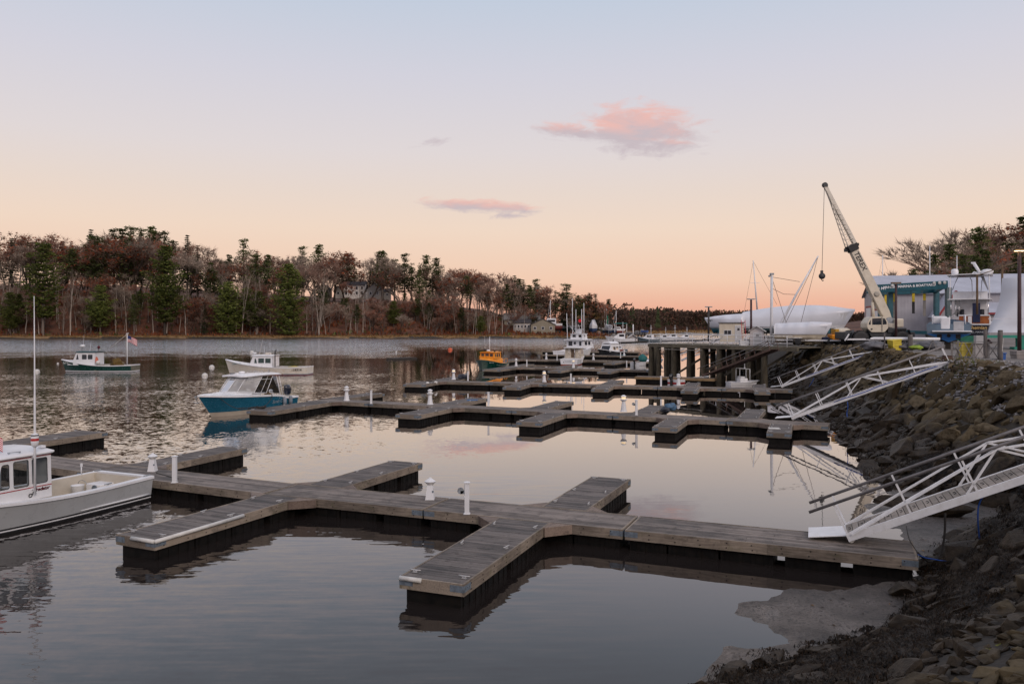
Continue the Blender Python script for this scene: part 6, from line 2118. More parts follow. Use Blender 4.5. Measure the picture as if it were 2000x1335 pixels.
def crane():
    d = 71.5
    p = Q(1712, 675, d); p.z = YARD_Z
    o = thing('crane_truck', 'cream mobile crane with raised lattice-topped boom and glass cab, on big black tyres', 'crane', p, 0)
    def l(px, py, dd=0): return Q(px, py, d + dd) - p
    chass = mat('dark_chassis', (.025, .03, .035), .5, var=.3, stain=(.08, .06, .05), stain_amt=.3)
    a, b_ = l(1640, 655), l(1775, 655)
    b = MB(); b.box(a.x, b_.x, -1.1, 1.1, l(0, 662).z, l(0, 648).z); b.box(l(1722, 0).x, l(1758, 0).x, -1.2, 1.2, l(0, 650).z + .01, l(0, 640).z); b.build('chassis', chass, o, bevel=.03)
    r = .68
    for px in (1669, 1748):
        for y in (-1.15, 1.15):
            x = l(px, 660).x
            M = Matrix.Translation((x, y, r)) @ Matrix.Rotation(PI / 2, 4, 'X')
            b = MB(); b.lathe([(.34, -.2), (.58, -.24), (r, -.18), (r, .18), (.58, .24), (.34, .2)], 24, M=M)
            for k in range(20):
                t = 2 * PI * k / 20
                b.box(-.05, .05, -.2, .2, r - .03, r + .03, M=M @ Matrix.Rotation(PI / 2, 4, 'X') @ Matrix.Rotation(t, 4, 'Y'))
            w = b.build('wheel', black, o)
            b = MB(); b.lathe([(0, -.12), (.3, -.14), (.34, -.18), (.34, .18), (.3, .14), (0, .12)], 18, M=M); b.build('rim', chass, w)
        b = MB(); b.add([(x - .95, -1.38, .7), (x - .6, -1.38, 1.45), (x + .6, -1.38, 1.45), (x + .95, -1.38, .7), (x - .95, -.9, .7), (x - .6, -.9, 1.45), (x + .6, -.9, 1.45), (x + .95, -.9, .7)], [(0, 1, 5, 4), (1, 2, 6, 5), (2, 3, 7, 6)]); b.build('mudguard', chass, o)
    # outrigger beam
    b = MB(); b.beam(l(1656, 662, -1.5), l(1690, 662, -1.5), .16, .1); b.beam(l(1658, 652, -1.2), l(1650, 665, -1.2), .1); b.build('outrigger', alu, o)
    # cab
    def poly(pts): return [(l(x, y).x, l(x, y).z) for x, y in pts]
    outer = rpoly(poly([(1682, 630), (1690, 619), (1714, 618), (1721, 627), (1722, 640), (1715, 648), (1690, 648), (1682, 640)]), .12)
    holes = [rpoly(poly([(1691, 622), (1708.5, 621), (1709, 634), (1691, 634)]), .05), rpoly(poly([(1711.5, 621.5), (1715.5, 622), (1719, 629), (1719, 633), (1711.5, 634)]), .04), rpoly(poly([(1685, 630), (1688.5, 624), (1688.5, 634), (1684.5, 634)]), .03)]
    for y, s in ((-1.25, 1), (.1, 1)):
        M = frame_m((0, y, 0), (1, 0, 0), (0, 0, 1))
        b = MB(); b.panel(outer, holes, -.03, M); b.build('cab_side', craneM, o)
        for h_ in holes: opening(o, h_, M, black, glassd, depth=-.03, fr=.03)
    n = len(outer)
    b = MB(); b.loft([[(x, -1.22, z) for x, z in outer], [(x, .1, z) for x, z in outer]], True, smooth=False); b.build('cab_shell', craneM, o)
    b = MB(); b.beam(tuple(Vector((l(1709.8, 0).x, -1.29, l(0, 619).z))), tuple(Vector((l(1709.8, 0).x, -1.29, l(0, 647).z))), .03); b.build('door_seam', chass, o)
    b = MB(); b.cbox((l(1690, 0).x, -1.3, l(0, 642).z), (.12, .04, .12)); b.build('handle', black, o)
    # superstructure
    b = MB(); b.box(l(1740, 0).x, l(1755, 0).x, -1.0, 1.0, l(0, 639).z, l(0, 622).z); b.build('counterweight', craneM, o, bevel=.1)
    b = MB(); b.box(l(1722, 0).x, l(1741, 0).x, -.9, .9, l(0, 641).z, l(0, 631).z); b.box(l(1724, 0).x, l(1733, 0).x, -1.0, -.9, l(0, 639).z, l(0, 631).z); b.build('winch_house', mat('grey_cream', (.4, .37, .31), .5, var=.2), o, bevel=.04)
    b = MB(); b.lathe([(.4, -.5), (.4, .5)], 16, M=Matrix.Translation((l(1734, 0).x, 0, l(0, 628).z)) @ Matrix.Rotation(PI / 2, 4, 'X')); b.build('winch_drum', steel, o)
    # main boom: tapered box
    P0, P1 = l(1733, 622), l(1667, 489)
    ax = (P1 - P0).normalized()
    nrm = Vector((ax.z, 0, -ax.x))
    b = MB()
    w0, w1 = .36, .34
    def ring(c, w, t): return [c + nrm * w + Vector((0, -t, 0)), c + nrm * w + Vector((0, t, 0)), c - nrm * w + Vector((0, t, 0)), c - nrm * w + Vector((0, -t, 0))]
    b.loft([ring(P0 - ax * .5, .22, .26), ring(P0 + ax * .6, .38, .3), ring(P0 + ax * 3.0, .40, .3), ring(P1, .35, .27)], True, smooth=False, capa=True, capb=True); bo = b.build('boom', craneM, o, bevel=.03)
    b = MB(); b.lathe([(.24, 0), (.24, .06), (.14, .08), (0, .08)], 16, M=Matrix.Translation(P0.lerp(P1, .36) + Vector((0, -.31, 0))) @ Matrix.Rotation(PI / 2, 4, 'X')); b.build('pivot_boss', mat('grey_cream', (.4, .37, .31), .5, var=.2), bo)
    text_on(bo, 'TEREX', .62, frame_m(P0.lerp(P1, .84) + Vector((0, -.292, 0)), (-ax.x * 1, 0, -ax.z), (-nrm.x * -1, 0, -nrm.z * -1)), blackl, .1, .003, bold=.012)
    # lifting ram
    b = MB(); b.tube([l(1706, 622), l(1704, 590)], [.13, .13], 10); b.tube([l(1704, 592), P0.lerp(P1, .38) - nrm * .2], .08, 8); b.build('lift_ram', craneM, o)
    # black collar
    b = MB(); b.loft([ring(P1 - ax * .05, .40, .33), ring(P1 + ax * .55, .46, .36)], True, smooth=False, capa=True, capb=True); b.cbox(P1 + ax * .3 - nrm * .55, (.35, .3, .3)); b.cbox(P1 + ax * .35 + nrm * .5, (.3, .3, .25)); b.build('boom_collar', black, o)
    # lattice jib
    T = l(1612, 364)
    S = P1 + ax * .5
    b = MB()
    N = 12
    def lp(f, nn, yy):
        gap = .32 * max(0, 1 - f / .78) + .09
        return S.lerp(T, f) + nrm * nn * gap + Vector((0, yy * (.22 * (1 - f) + .08), 0))
    for yy in (-1, 1):
        b.tube([lp(k / N, -1, yy) for k in range(N + 1)], .045, 6)
        for k in range(N):
            b.tube([lp(k / N, 1, yy), lp((k + .5) / N, -1, yy), lp((k + 1) / N, 1, yy)], .022, 5)
    for k in range(N): b.tube([lp(k / N, -1, -1), lp((k + 1) / N, -1, 1)], .02, 5)
    b.loft([ring(S + nrm * .36, .15, .2), ring(S.lerp(T, .7) + nrm * .1, .15, .15), ring(T, .15, .12)], True, smooth=False, capa=True, capb=True)
    b.build('lattice_jib', mat('pale_jib', (.66, .61, .52), .5, var=.08), o)
    b = MB(); b.lathe([(.24, -.1), (.2, -.03), (.2, .03), (.24, .1)], 14, M=Matrix.Translation(T + Vector((-.05, 0, .12))) @ Matrix.Rotation(PI / 2, 4, 'X')); b.box(T.x - .2, T.x + .18, -.16, .16, T.z - .05, T.z + .2); b.build('sheave_head', chass, o)
    # hoist line and hook block
    K = l(1605, 528)
    b = MB(); b.tube([(l(1610, 366).x, 0, T.z), (K.x + .02, 0, K.z)], .022, 5); b.build('hoist_line', chass, o)
    b = MB(); b.box(K.x - .1, K.x + .1, -.09, .09, K.z - .45, K.z); b.lathe([(.05, -.11), (.28, -.08), (.28, .08), (.05, .11)], 14, M=Matrix.Translation((K.x + .02, 0, K.z - .5)) @ Matrix.Rotation(PI / 2, 4, 'X')); hb = b.build('hook_block', chass, o)
    b = MB(); b.tube([(K.x, 0, K.z - .7), (K.x, 0, K.z - .86), (K.x + .1, 0, K.z - .95), (K.x + .16, 0, K.z - .86)], .04, 6); b.build('hook', chass, hb)


crane()


# ------------------------------------------------------------------ boat hoist
def travel_lift():
    d = 94
    p = Q(1770, 667, d); p.z = YARD_Z
    o = thing('boat_hoist', 'tall teal travelling boat hoist with lettered beam and yellow and black slings', 'boat hoist', p, 0)
    def l(px, py, dd=0): return Q(px, py, d + dd) - p
    a, b_ = l(1692, 565), l(1851, 556, -3)
    b = MB(); b.beam(a, b_, .55, .95); bm = b.build('side_beam', teal, o, bevel=.03)
    dirv = (b_ - a).normalized()
    fy = Vector((0, -.31, 0))
    text_on(bm, 'YANKEE MARINA & BOATYARD', .385, frame_m(a.lerp(b_, .52) + fy + Vector((0, 0, .10)), dirv, (0, 0, 1)), whitel, 0, .004, bold=.012)
    text_on(bm, '75/50 MT', .46, frame_m(a.lerp(b_, .135) + fy + Vector((0, 0, 0)), dirv, (0, 0, 1)), whitel, .1, .004, bold=.008)
    b = MB()
    for f in (.31, .82, .885, .945): b.lathe([(.14, 0), (.2, .02), (.2, .05), (0, .05)], 12, M=Matrix.Translation(a.lerp(b_, f) + fy + Vector((0, 0, .26))) @ Matrix.Rotation(PI / 2, 4, 'X'))
    b.build('sheave_cover', mat('pale_grey', (.45, .45, .44), .5), bm)
    # far beam and end beam
    a2, b2 = l(1700, 571, 8.5), l(1830, 566, 7)
    b = MB(); b.beam(a2, b2, .5, .8); b.build('side_beam', teal, o, bevel=.03)
    b = MB(); b.beam(b_ + Vector((-.5, 0, 0)), b2 + Vector((-.2, 0, 0)), .5, .7); b.build('end_beam', teal, o)
    cols = [(1738, 0, 9), (1852, -3, 9), (1720, 8.5, 9), (1829, 7, 9)]
    for i, (px, dd, _) in enumerate(cols):
        q = l(px, 600, dd)
        zt = (l(px, 561, dd) if dd <= 0 else l(px, 570, dd)).z
        b = MB(); b.box(q.x - .28, q.x + .28, q.y - .25, q.y + .25, 1.0, zt); b.build('leg', teal if i != 1 else mat('grey_teal', (.07, .11, .12), .5, var=.2), o, bevel=.03)
        for s in (-.55, .55):
            M = Matrix.Translation((q.x + s * 1.2, q.y, .7)) @ Matrix.Rotation(PI / 2, 4, 'X')
            b = MB(); b.lathe([(.3, -.2), (.66, -.22), (.7, -.15), (.7, .15), (.66, .22), (.3, .2)], 18, M=M); b.build('wheel', black, o)
        b = MB(); b.box(q.x - .9, q.x + .9, q.y - .3, q.y + .3, .75, 1.15); b.build('bogie', teal, o)
    # lower tie beam
    b = MB(); b.beam(l(1738, 648), l(1852, 650, -3), .3, .4); b.build('tie_beam', teal, o)
    # slings
    yel = mat('yellow_sling', (.62, .45, .02), .7, var=.15); blk = mat('black_sling', (.012, .012, .014), .7); gry = mat('faded_sling', (.20, .19, .18), .8, var=.2)
    for px, dd, y0, y1, y2, m2 in ((1730, 5, 575, 597, 617, blk), (1746, .5, 572, 589, 622, gry), (1784, 4, 572, 589, 612, blk), (1805.5, 1.0, 573, 586, 617, gry)):
        q0, q1, q2 = l(px, y0, dd), l(px, y1, dd), l(px, y2, dd)
        b = MB(); b.box(q0.x - .15, q0.x + .15, q0.y - .05, q0.y + .05, q1.z, q0.z, 0); b.box(q0.x - .16, q0.x + .16, q0.y - .03, q0.y + .03, q2.z, q1.z - .003, 1)
        b.build('sling', [yel, m2], o)
        b = MB(); b.box(q0.x - .3, q0.x + .3, q0.y - .2, q0.y + .2, q0.z + .01, q0.z + .35); b.build('sling_carriage', teal, o)


travel_lift()


# ------------------------------------------------------------------ big boat shed
def siding(name, col):
    if name in MATS: return MATS[name]
    m, t, b = base_mat(name)
    tc = t.new('ShaderNodeTexCoord')
    w = t.new('ShaderNodeTexWave', wave_type='BANDS', bands_direction='X'); w.inputs['Scale'].default_value = 1.6; w.inputs['Distortion'].default_value = 0
    t.link(tc.outputs['Object'], w.inputs['Vector'])
    n = t.noise(tc.outputs['Object'], .6, 5)
    c = t.ramp(n.outputs['Fac'], [(.3, [x * .85 for x in col]), (.7, [x * 1.08 for x in col])]).outputs['Color']
    c = t.mix(t.mapr(w.outputs['Fac'], .0, .25, .25, 0), c, [x * .55 for x in col])
    t.link(c, b.inputs['Base Color']); b.inputs['Roughness'].default_value = .5
    bp = t.new('ShaderNodeBump'); bp.inputs['Strength'].default_value = .4; bp.inputs['Distance'].default_value = .05
    t.link(w.outputs['Fac'], bp.inputs['Height']); t.link(bp.outputs['Normal'], b.inputs['Normal'])
    MATS[name] = m
    return m


wallm = siding('grey_metal_siding', (.38, .37, .40))
roofmm = siding('pale_metal_roof', (.45, .47, .54))
redtrim = mat('red_trim', (.26, .025, .03), .5, var=.1)


def big_shed():
    g = Vector((.266, .964, 0)); ax = Vector((.964, -.266, 0))
    ridge = Q(1704, 541, 128)
    hwid = 8.0
    N = Vector((ridge.x, ridge.y, 0)) - g * hwid
    o = thing('boat_shed', 'long grey metal boat shed with pale roof and red door trim, behind the hoist', 'building', (N.x, N.y, YARD_Z), math.atan2(ax.y, ax.x))
    L, W = 34.0, hwid * 2
    ze = Q(1721, 573, 120.4).z - YARD_Z
    zr = ridge.z - YARD_Z
    b = MB()
    b.box(0, L, 0, .12, 0, ze); b.box(0, L, W - .12, W, 0, ze)
    b.add([(0, 0, 0), (0, W, 0), (0, W, ze), (0, W / 2, zr), (0, 0, ze)], [(0, 1, 2, 3, 4)])
    b.add([(L, 0, 0), (L, W, 0), (L, W, ze), (L, W / 2, zr), (L, 0, ze)], [(0, 1, 2, 3, 4)])
    b.build('wall', wallm, o)
    for sd in (0, 1):
        y0, y1 = (-.5, W / 2) if sd == 0 else (W + .5, W / 2)
        zz0 = ze - .5 * (zr - ze) / (W / 2)
        b = MB(); b.add([(-.3, y0, zz0 + .05), (L + .3, y0, zz0 + .05), (L + .3, y1, zr + .05), (-.3, y1, zr + .05), (-.3, y0, zz0 + .2), (L + .3, y0, zz0 + .2), (L + .3, y1, zr + .2), (-.3, y1, zr + .2)], [(0, 1, 2, 3), (4, 5, 6, 7), (0, 1, 5, 4), (3, 0, 4, 7), (1, 2, 6, 5)])
        b.build('roof', roofmm, o)
        b = MB(); b.beam((-.33, y0, zz0 + .1), (-.33, y1, zr + .1), .08, .3); b.build('roof_trim', mat('dark_red_trim', (.09, .03, .03), .6), o)
    # gable end doors with red frames
    for y0, y1, zt in ((2.2, 6.2, 4.2), (9.3, 14.2, 4.8)):
        b = MB(); b.box(-.06, -.003, y0 - .3, y0, 0, zt + .3); b.box(-.06, -.003, y1, y1 + .3, 0, zt + .3); b.box(-.06, -.003, y0, y1, zt, zt + .3); f = b.build('door_frame', redtrim, o)
        b = MB(); b.box(-.04, -.004, y0 + .01, y1 - .01, 0, zt - .01); b.build('door', white, f)
    # lean-to along the front with red fascia
    x0 = 12.8
    b = MB(); b.box(x0, L, -5.0, -.02, 0, 3.55); b.build('lean_to_wall', siding('lean_to_siding', (.34, .33, .35)), o)
    b = MB(); b.add([(x0 - .2, -5.4, 3.5), (L, -5.4, 3.5), (L, -.06, 5.2), (x0 - .2, -.06, 5.2), (x0 - .2, -5.4, 3.62), (L, -5.4, 3.62), (L, -.06, 5.32), (x0 - .2, -.06, 5.32)], [(0, 1, 2, 3), (4, 5, 6, 7), (0, 1, 5, 4), (3, 0, 4, 7)]); b.build('lean_to_roof', roofmm, o)
    b = MB(); b.box(x0 - .2, L, -5.47, -5.41, 3.42, 3.68); b.build('fascia', redtrim, o)
    # gabled porch with red rakes
    c = 8.6
    zp, zl, hw = Q(1788, 569, 112).z - YARD_Z, Q(1788, 613, 112).z - YARD_Z, 2.0
    b = MB(); b.add([(c - hw, -6.0, 0), (c + hw, -6.0, 0), (c + hw, -6.0, zl), (c, -6.0, zp), (c - hw, -6.0, zl), (c - hw, -.03, 0), (c + hw, -.03, 0), (c + hw, -.03, zl), (c, -.03, zp), (c - hw, -.03, zl)], [(0, 1, 2, 3, 4), (0, 5, 9, 4), (1, 6, 7, 2)]); b.build('porch_wall', wallm, o)
    for s in (-1, 1):
        b = MB(); b.add([(c, -6.2, zp + .05), (c + s * (hw + .3), -6.2, zl - .45), (c + s * (hw + .3), -.05, zl - .45), (c, -.05, zp + .05)], [(0, 1, 2, 3)]); b.build('porch_roof', roofmm, o)
        b = MB(); b.beam((c, -6.26, zp + .08), (c + s * (hw + .35), -6.26, zl - .5), .08, .26); b.build('porch_rake', redtrim, o)
    b = MB(); b.box(c - .1, c + .9, -6.06, -6.01, 0, 3.1); b.build('porch_door', mat('pale_door', (.5, .48, .47), .5), o)
    b = MB(); b.box(c + 1.1, c + 1.6, -6.06, -6.01, 2.6, 4.0); b.build('porch_sign', white, o)


big_shed()
for px, y0, lab in ((1724, 498, 'leftmost bare mast rising behind the grey boat shed'), (1816, 480, 'tallest bare mast rising behind the grey boat shed'), (1869, 499, 'rightmost bare mast rising behind the grey boat shed')):
    yard_mast(lab, px, y0, 600, 150, 0, True)
# ------------------------------------------------------------------ right-hand yard edge
def aft_cabin_boat():
    """dark-sterned motor yacht ashore, stern towards the viewer"""
    d0 = 80
    p = Q(1893, 670, d0); p.z = YARD_Z
    rz = math.atan2(1, .62)
    o = thing('motor_yacht', 'motor yacht ashore with dark blue gold-lettered transom, varnished wood panel and flybridge', 'boat', p, rz)
    bot = Q(1901, 656, d0).z - YARD_Z
    L, B = 11.5, 3.7
    dark = mat('midnight_hull', (.008, .010, .018), .25, var=.2, coat=.4)
    H = Hull(L, B, [(0, 1.22), (.4, 1.3), (1, 2.1)], [(0, .93), (.4, 1.0), (.7, .85), (1, 0)], rake=1.2, draft=.8)
    hu = H.build(o, [mat('green_bottom', (.02, .16, .10), .6), dark, dark], [(.03, 0), (.08, 1), (99, 2)]); hu.location.z = bot
    r = H.rail(o, white, .2, .05); r.location.z = bot
    zs = bot + 1.22
    wood = wood_mat('varnished_wood', (.22, .055, .012), (.42, .13, .03), rough=.35)
    b = MB(); b.box(-.02, .06, -1.72, -.35, zs + .03, zs + .80); b.box(-.02, .06, -.34, .9, zs + .03, zs + .80) ; b.build('wood_bulwark', wood, o)
    b = MB(); b.box(-.02, .06, .92, 1.72, zs + .03, zs + .45); b.build('wood_panel', wood, o)
    for s in (-1, 1):
        b = MB(); b.box(.0, 4.2, s * 1.75 - .04, s * 1.75 + .04, zs + .03, zs + .8); b.build('side_bulwark', white, o)
    b = MB(); b.box(-.07, .1, -1.78, .95, zs + .805, zs + .92); b.build('cap_rail', white, o)
    b = MB(); b.box(.2, 6.5, -1.7, 1.7, zs - .05, zs + .0); b.build('aft_deck', white, o)
    for s, body in ((.40, 'Dark Bohemian'),):
        text_on(o, body, .47, frame_m((-.03, -.05, bot + .84), (0, -1, 0), (0, 0, 1)), gold, .1, .004, bold=.01)
    text_on(o, 'CUMBERLAND, MAINE', .24, frame_m((-.03, -.05, bot + .40), (0, -1, 0), (0, 0, 1)), mat('silver_letter', (.5, .53, .56), .4), 0, .004)
    # deckhouse
    zt = Q(1901, 585, d0).z - YARD_Z
    wins = [rr(3.6, 4.6, zs + .95, zs + 1.5, .05), rr(4.9, 6.0, zs + .95, zs + 1.5, .05)]
    house(o, 3.0, 7.4, 6.8, 1.5, zs + .02, zt, wins, [rr(-1.2, 1.2, .6, 1.5, .05)], white, white, glassd, tumble=.08, aft=[rr(-1.25, -.5, .75, 1.5, .04), rr(.55, 1.25, .75, 1.5, .04)])
    b = MB(); b.box(2.94, 2.97, .57, 1.22, zs + .8, zs + 1.5); b.box(2.94, 2.97, -1.22, -.52, zs + .8, zs + 1.5); b.build('aft_window', glassd, o)
    b = MB(); b.box(-.1, .02, -.95, -.28, zs + .15, zt - .35); b.build('navy_curtain', navy, o)
    b = MB(); b.box(-.12, -.02, -.22, .12, zs - .0, zs + .75); b.build('boarding_gate', white, o, bevel=.03)
    roof(o, -.3, 7.5, 1.95, zt, gel, .09, .05, 'flybridge_deck')
    b = MB()
    for s in (-1, 1):
        for x in (.1, 1.6): b.tube([(x, s * 1.6, zs + .9), (x + .15, s * 1.65, zt)], .04, 6)
    b.tube([(.0, 1.2, zs + .9), (.4, 1.2, zt)], .04, 6); b.tube([(.0, .9, zs + .9), (.5, .9, zt)], .03, 6); b.build('deck_posts', chrome, o)
    b = MB()
    for k in range(6): b.tube([(.1 + .1 * k, 1.5 - .1 * k, zs + .9 + .12 * (k % 3)), (.2, 1.1 - .1 * k, zs + 1.2 + .1 * k)], .03, 5)
    b.build('deck_gear', mat('grey_gear', (.25, .24, .23), .6), o)
    # flybridge, bimini, arch, hardtop
    zh = Q(1901, 536, d0).z - YARD_Z
    b = MB(); b.loft([[(2.2, 1.5, zt + .1), (2.2, 1.5, zt + .85), (2.2, -1.5, zt + .85), (2.2, -1.5, zt + .1)], [(5.8, 1.35, zt + .1), (5.6, 1.25, zt + .95), (5.6, -1.25, zt + .95), (5.8, -1.35, zt + .1)]], True, capa=True, capb=True, smooth=False); b.build('flybridge_coaming', gel, o, bevel=.06)
    b = MB(); b.loft([[(.6, 1.6, zt + .9), (.6, 1.0, zh - .25), (.6, -1.0, zh - .25), (.6, -1.6, zt + .9)], [(3.6, 1.6, zt + 1.2), (3.6, 1.2, zh - .02), (3.6, -1.2, zh - .02), (3.6, -1.6, zt + 1.2)]], smooth=False); b.build('grey_canopy', mat('grey_canvas', (.13, .14, .16), .8, var=.1), o)
    roof(o, .5, 5.2, 2.0, zh, gel, .07, .05, 'hardtop')
    b = MB()
    for s in (-1, 1):
        b.tube([(.4, s * 1.75, zt + .1), (.75, s * 1.7, zh)], .05, 6); b.tube([(2.0, s * .35 - .6, zt + .2), (2.2, s * .45 - .6, zh - .5), (1.9, s * .6 - .6, zh - .2)], .035, 6)
    b.build('hardtop_leg', white, o)
    dome(o, (1.6, 1.35, zh + .12), .34, .62, name='satellite_dome')
    b = MB(); b.tube([(2.2, -.2, zh + .1), (2.6, -.35, zh + .35), (2.2, -.7, zh + .2)], .12, 8); b.tube([(2.0, -.9, zh + .25), (2.0, -.35, zh + 1.25)], [.13, .16], 8); b.cbox((2.0, -.3, zh + 1.3), (.2, .4, .16)); b.build('radar_arch', gel, o)
    b = MB(); b.lathe([(.02, 0), (.5, .05), (.6, .3), (.35, .5), (0, .55)], 14, c=(2.4, -1.5, zh + .1)); b.build('covered_raft', gel, o)
    stands(o, (1.5, 5.0), 1.6, bot - .1, rustpole)
    b = MB()
    for x in (1.0, 4.0, 7.0): b.box(x, x + .5, -.3, .3, 0, bot - .7)
    b.build('keel_block', darkw, o)
    # wooden spar uprights in front of the yacht
    for px, y0, y1 in ((1908.5, 536, 614), (1957.5, 517, 575)):
        a, c = Q(px, y1, 77), Q(px, y0, 77)
        b = MB(); b.tube([a - p, c - p], .1, 7)
        w = b.build('awning_pole', woodpole, o); w.matrix_parent_inverse = Matrix.Rotation(-rz, 4, 'Z')
    a, c = Q(1900, 541, 76.6), Q(1991, 510, 76.6)
    b = MB(); b.tube([a - p, c - p], .045, 6); w = b.build('ridge_pole', woodpole, o); w.matrix_parent_inverse = Matrix.Rotation(-rz, 4, 'Z')


aft_cabin_boat()


def blue_bottom_boat():
    d0 = 60
    p = Q(1853, 682, d0); p.z = YARD_Z
    o = thing('motorboat', 'grey-blue boat on stands seen from astern, bright blue V-bottom and pale swim platform', 'boat', p, math.atan2(1, .55))
    bot = Q(1853, 668, d0).z - YARD_Z
    zc = Q(1853, 652, d0).z - YARD_Z
    blue = mat('bright_blue_bottom', (.006, .14, .42), .5, var=.12)
    gb = mat('grey_blue_hull', (.12, .17, .22), .4, var=.12)
    L = 6.5
    b = MB()
    st = [(0, 0, bot), (0, 1.05, zc - .06), (0, 1.15, zc), (0, 1.2, zc + .6)]
    rows = []
    for k in range(13):
        u = k / 12; f = 1 - max(0, (u - .5) / .5) ** 2.2; x = L * u; up = max(0, u - .5) * .9
        rows.append([(x, 1.5 * f, zc + .75 + up), (x, 1.45 * f, zc + up * .8), (x, .0, bot + up * 1.3), (x, -1.45 * f, zc + up * .8), (x, -1.5 * f, zc + .75 + up)])
    b.loft(rows, mis=[1, 0, 0, 1], capa=False); b.add(rows[0][1:4], [(0, 1, 2)], 0); b.add([rows[0][0], rows[0][1], rows[0][3], rows[0][4]], [(0, 1, 2, 3)], 1)
    b.build('hull', [blue, gb], o)
    b = MB(); b.box(-1.0, .0, -1.5, 1.1, zc + .16, zc + .26); b.build('swim_platform', white, o, bevel=.03)
    for y in (-.62, .62):
        b = MB(); b.box(-.03, .0, y - .16, y + .16, zc - .36, zc - .02); b.build('trim_tab', black, o)
    b = MB(); b.lathe([(.08, 0), (.13, .02), (.13, .05), (0, .05)], 12, M=Matrix.Translation((-.005, 0, zc - .12)) @ Matrix.Rotation(-PI / 2, 4, 'Y')); b.build('outdrive_port', black, o)
    b = MB(); b.box(.3, 2.2, .1, 1.1, zc + .75, zc + 1.35); b.build('seat_cover', white, o, bevel=.12)
    b = MB(); b.box(-.02, .25, -.1, .55, zc + .35, zc + 1.25); b.build('transom_cushion', white, o, bevel=.08)
    b = MB(); b.box(-.02, .2, -1.0, -.3, zc + .25, zc + .95); b.build('transom_door', mat('pale_grid', (.42, .42, .43), .5, var=.15), o, bevel=.04)
    b = MB()
    for s in (-1, 1): b.tube([(.3, s * 1.1, zc + .75), (.5, s * 1.1, zc + 1.4), (2.6, s * 1.05, zc + 1.45), (2.8, s * 1.05, zc + .9)], .04, 6)
    b.build('cockpit_rail', white, o)
    stands(o, (.5, 3.5), 1.0, bot + .2, teal)
    b = MB(); b.box(.5, 1.0, -.3, .3, 0, bot); b.box(3.2, 3.7, -.3, .3, 0, bot + .1); b.build('keel_block', darkw, o)


blue_bottom_boat()


def tall_wrapped():
    """tall boat in white film at the right edge, bow pointing to the viewer's left"""
    d0 = 62
    p = Q(1985, 680, d0); p.z = YARD_Z
    o = thing('wrapped_boat', 'tall white-wrapped boat at the right edge on a green stand', 'covered boat', p, 0)
    def l(px, py, dd=0): return Q(px, py, d0 + dd) - p
    left = [(1929, 649), (1935, 632), (1944, 612), (1951, 590), (1955, 568), (1957, 543)]
    rows = []
    for px, py in left:
        q = l(px, py)
        w = .25 + (649 - py) * .012
        rows.append([(q.x, 0, q.z), (q.x + w * 1.1, -w, q.z), (q.x + 2.0, -1.5, q.z), (q.x + 7, -1.6, q.z), (q.x + 7, 1.8, q.z), (q.x + 2.0, 1.7, q.z), (q.x + w * 1.1, w, q.z)])
    b = MB(); b.loft(rows, True, capb=True, capa=True); b.build('shrink_wrap', wrap, o)
    b = MB(); b.beam(l(1930, 622, -1.8), l(2010, 622, -1.8), .03, .05); b.build('wrap_band', mat('pale_tape', (.55, .57, .62), .4), o)
    green = mat('sea_green_stand', (.01, .22, .16), .5, var=.15)
    b = MB(); b.beam(l(1918, 657, -1.0), l(2012, 657, -1.0), .35, .22); b.build('cradle_beam', green, o)
    for px in (1976, 2006):
        b = MB(); b.box(l(px, 0).x - .22, l(px, 0).x + .22, -1.2, -.8, 0, l(0, 659).z); b.box(l(px, 0).x - .6, l(px, 0).x + .6, -1.3, -.7, 0, .18); b.build('cradle_leg', green, o)
    b = MB(); b.box(l(1975, 0).x, l(2015, 0).x, -1.1, -.9, .25, .5); b.build('cradle_tie', green, o)


tall_wrapped()


def ashore(px, py, z=None):
    v = P(px, py, YARD_Z if z is None else z)
    return v


# lattice fence
def fence():
    a, c = Q(1859, 700, 42.6), Q(1951, 701, 41.8)
    a.z = c.z = 3.78
    d = c - a; L = d.length
    o = thing('lattice_fence', 'grey timber fence of crossed braces at the top of the stone bank', 'fence', a, math.atan2(d.y, d.x))
    xs = [0, .28, L * .47, L * .78, L]
    for i, x in enumerate(xs):
        b = MB(); b.box(x - .045, x + .045, -.045, .045, -.15, .83 + (.05 if i % 2 else 0)); b.build('post', fasgrey, o)
    b = MB(); b.box(-.05, L + .05, -.05, .05, .832 + .06, .90 + .02); b.build('top_rail', fasgrey, o)
    b = MB(); b.box(-.05, L + .1, -.14, .3, -.06, .02); b.build('bottom_board', mat('pale_board', (.32, .31, .31), .8, var=.2), o)
    ss = [.05, L * .25, L * .47, L * .73, L]
    for x0, x1 in zip(ss[:-1], ss[1:]):
        b = MB(); b.beam((x0 + .06, -.055, .06), (x1 - .06, -.055, .84), .03, .045); b.beam((x0 + .06, -.09, .84), (x1 - .06, -.09, .06), .03, .045); b.build('cross_brace', fasgrey, o)


fasgrey = wood_mat('silver_timber', (.10, .092, .088), (.25, .235, .225))
fence()
for px, y0, y1, d, r, lab in ((1924.5, 643, 700, 42.0, .09, 'tall grey timber post rising out of the lattice fence'), (1953.5, 645, 702, 41.5, .12, 'thick dark timber post at the right end of the lattice fence'), (1778, 653, 683, 57, .16, 'stubby grey timber post behind the white spar'), (1727.5, 650, 682, 57, .05, 'thin grey pole standing by the white spar')):
    q = Q(px, y1, d); t_ = Q(px, y0, d)
    timber_pile(lab, (q.x, q.y, q.z - .1), r, t_.z - q.z + .1, m=mat('grey_post', (.12, .11, .105), .85, var=.3, stretch=(5, 5, .6)), name='timber_post')


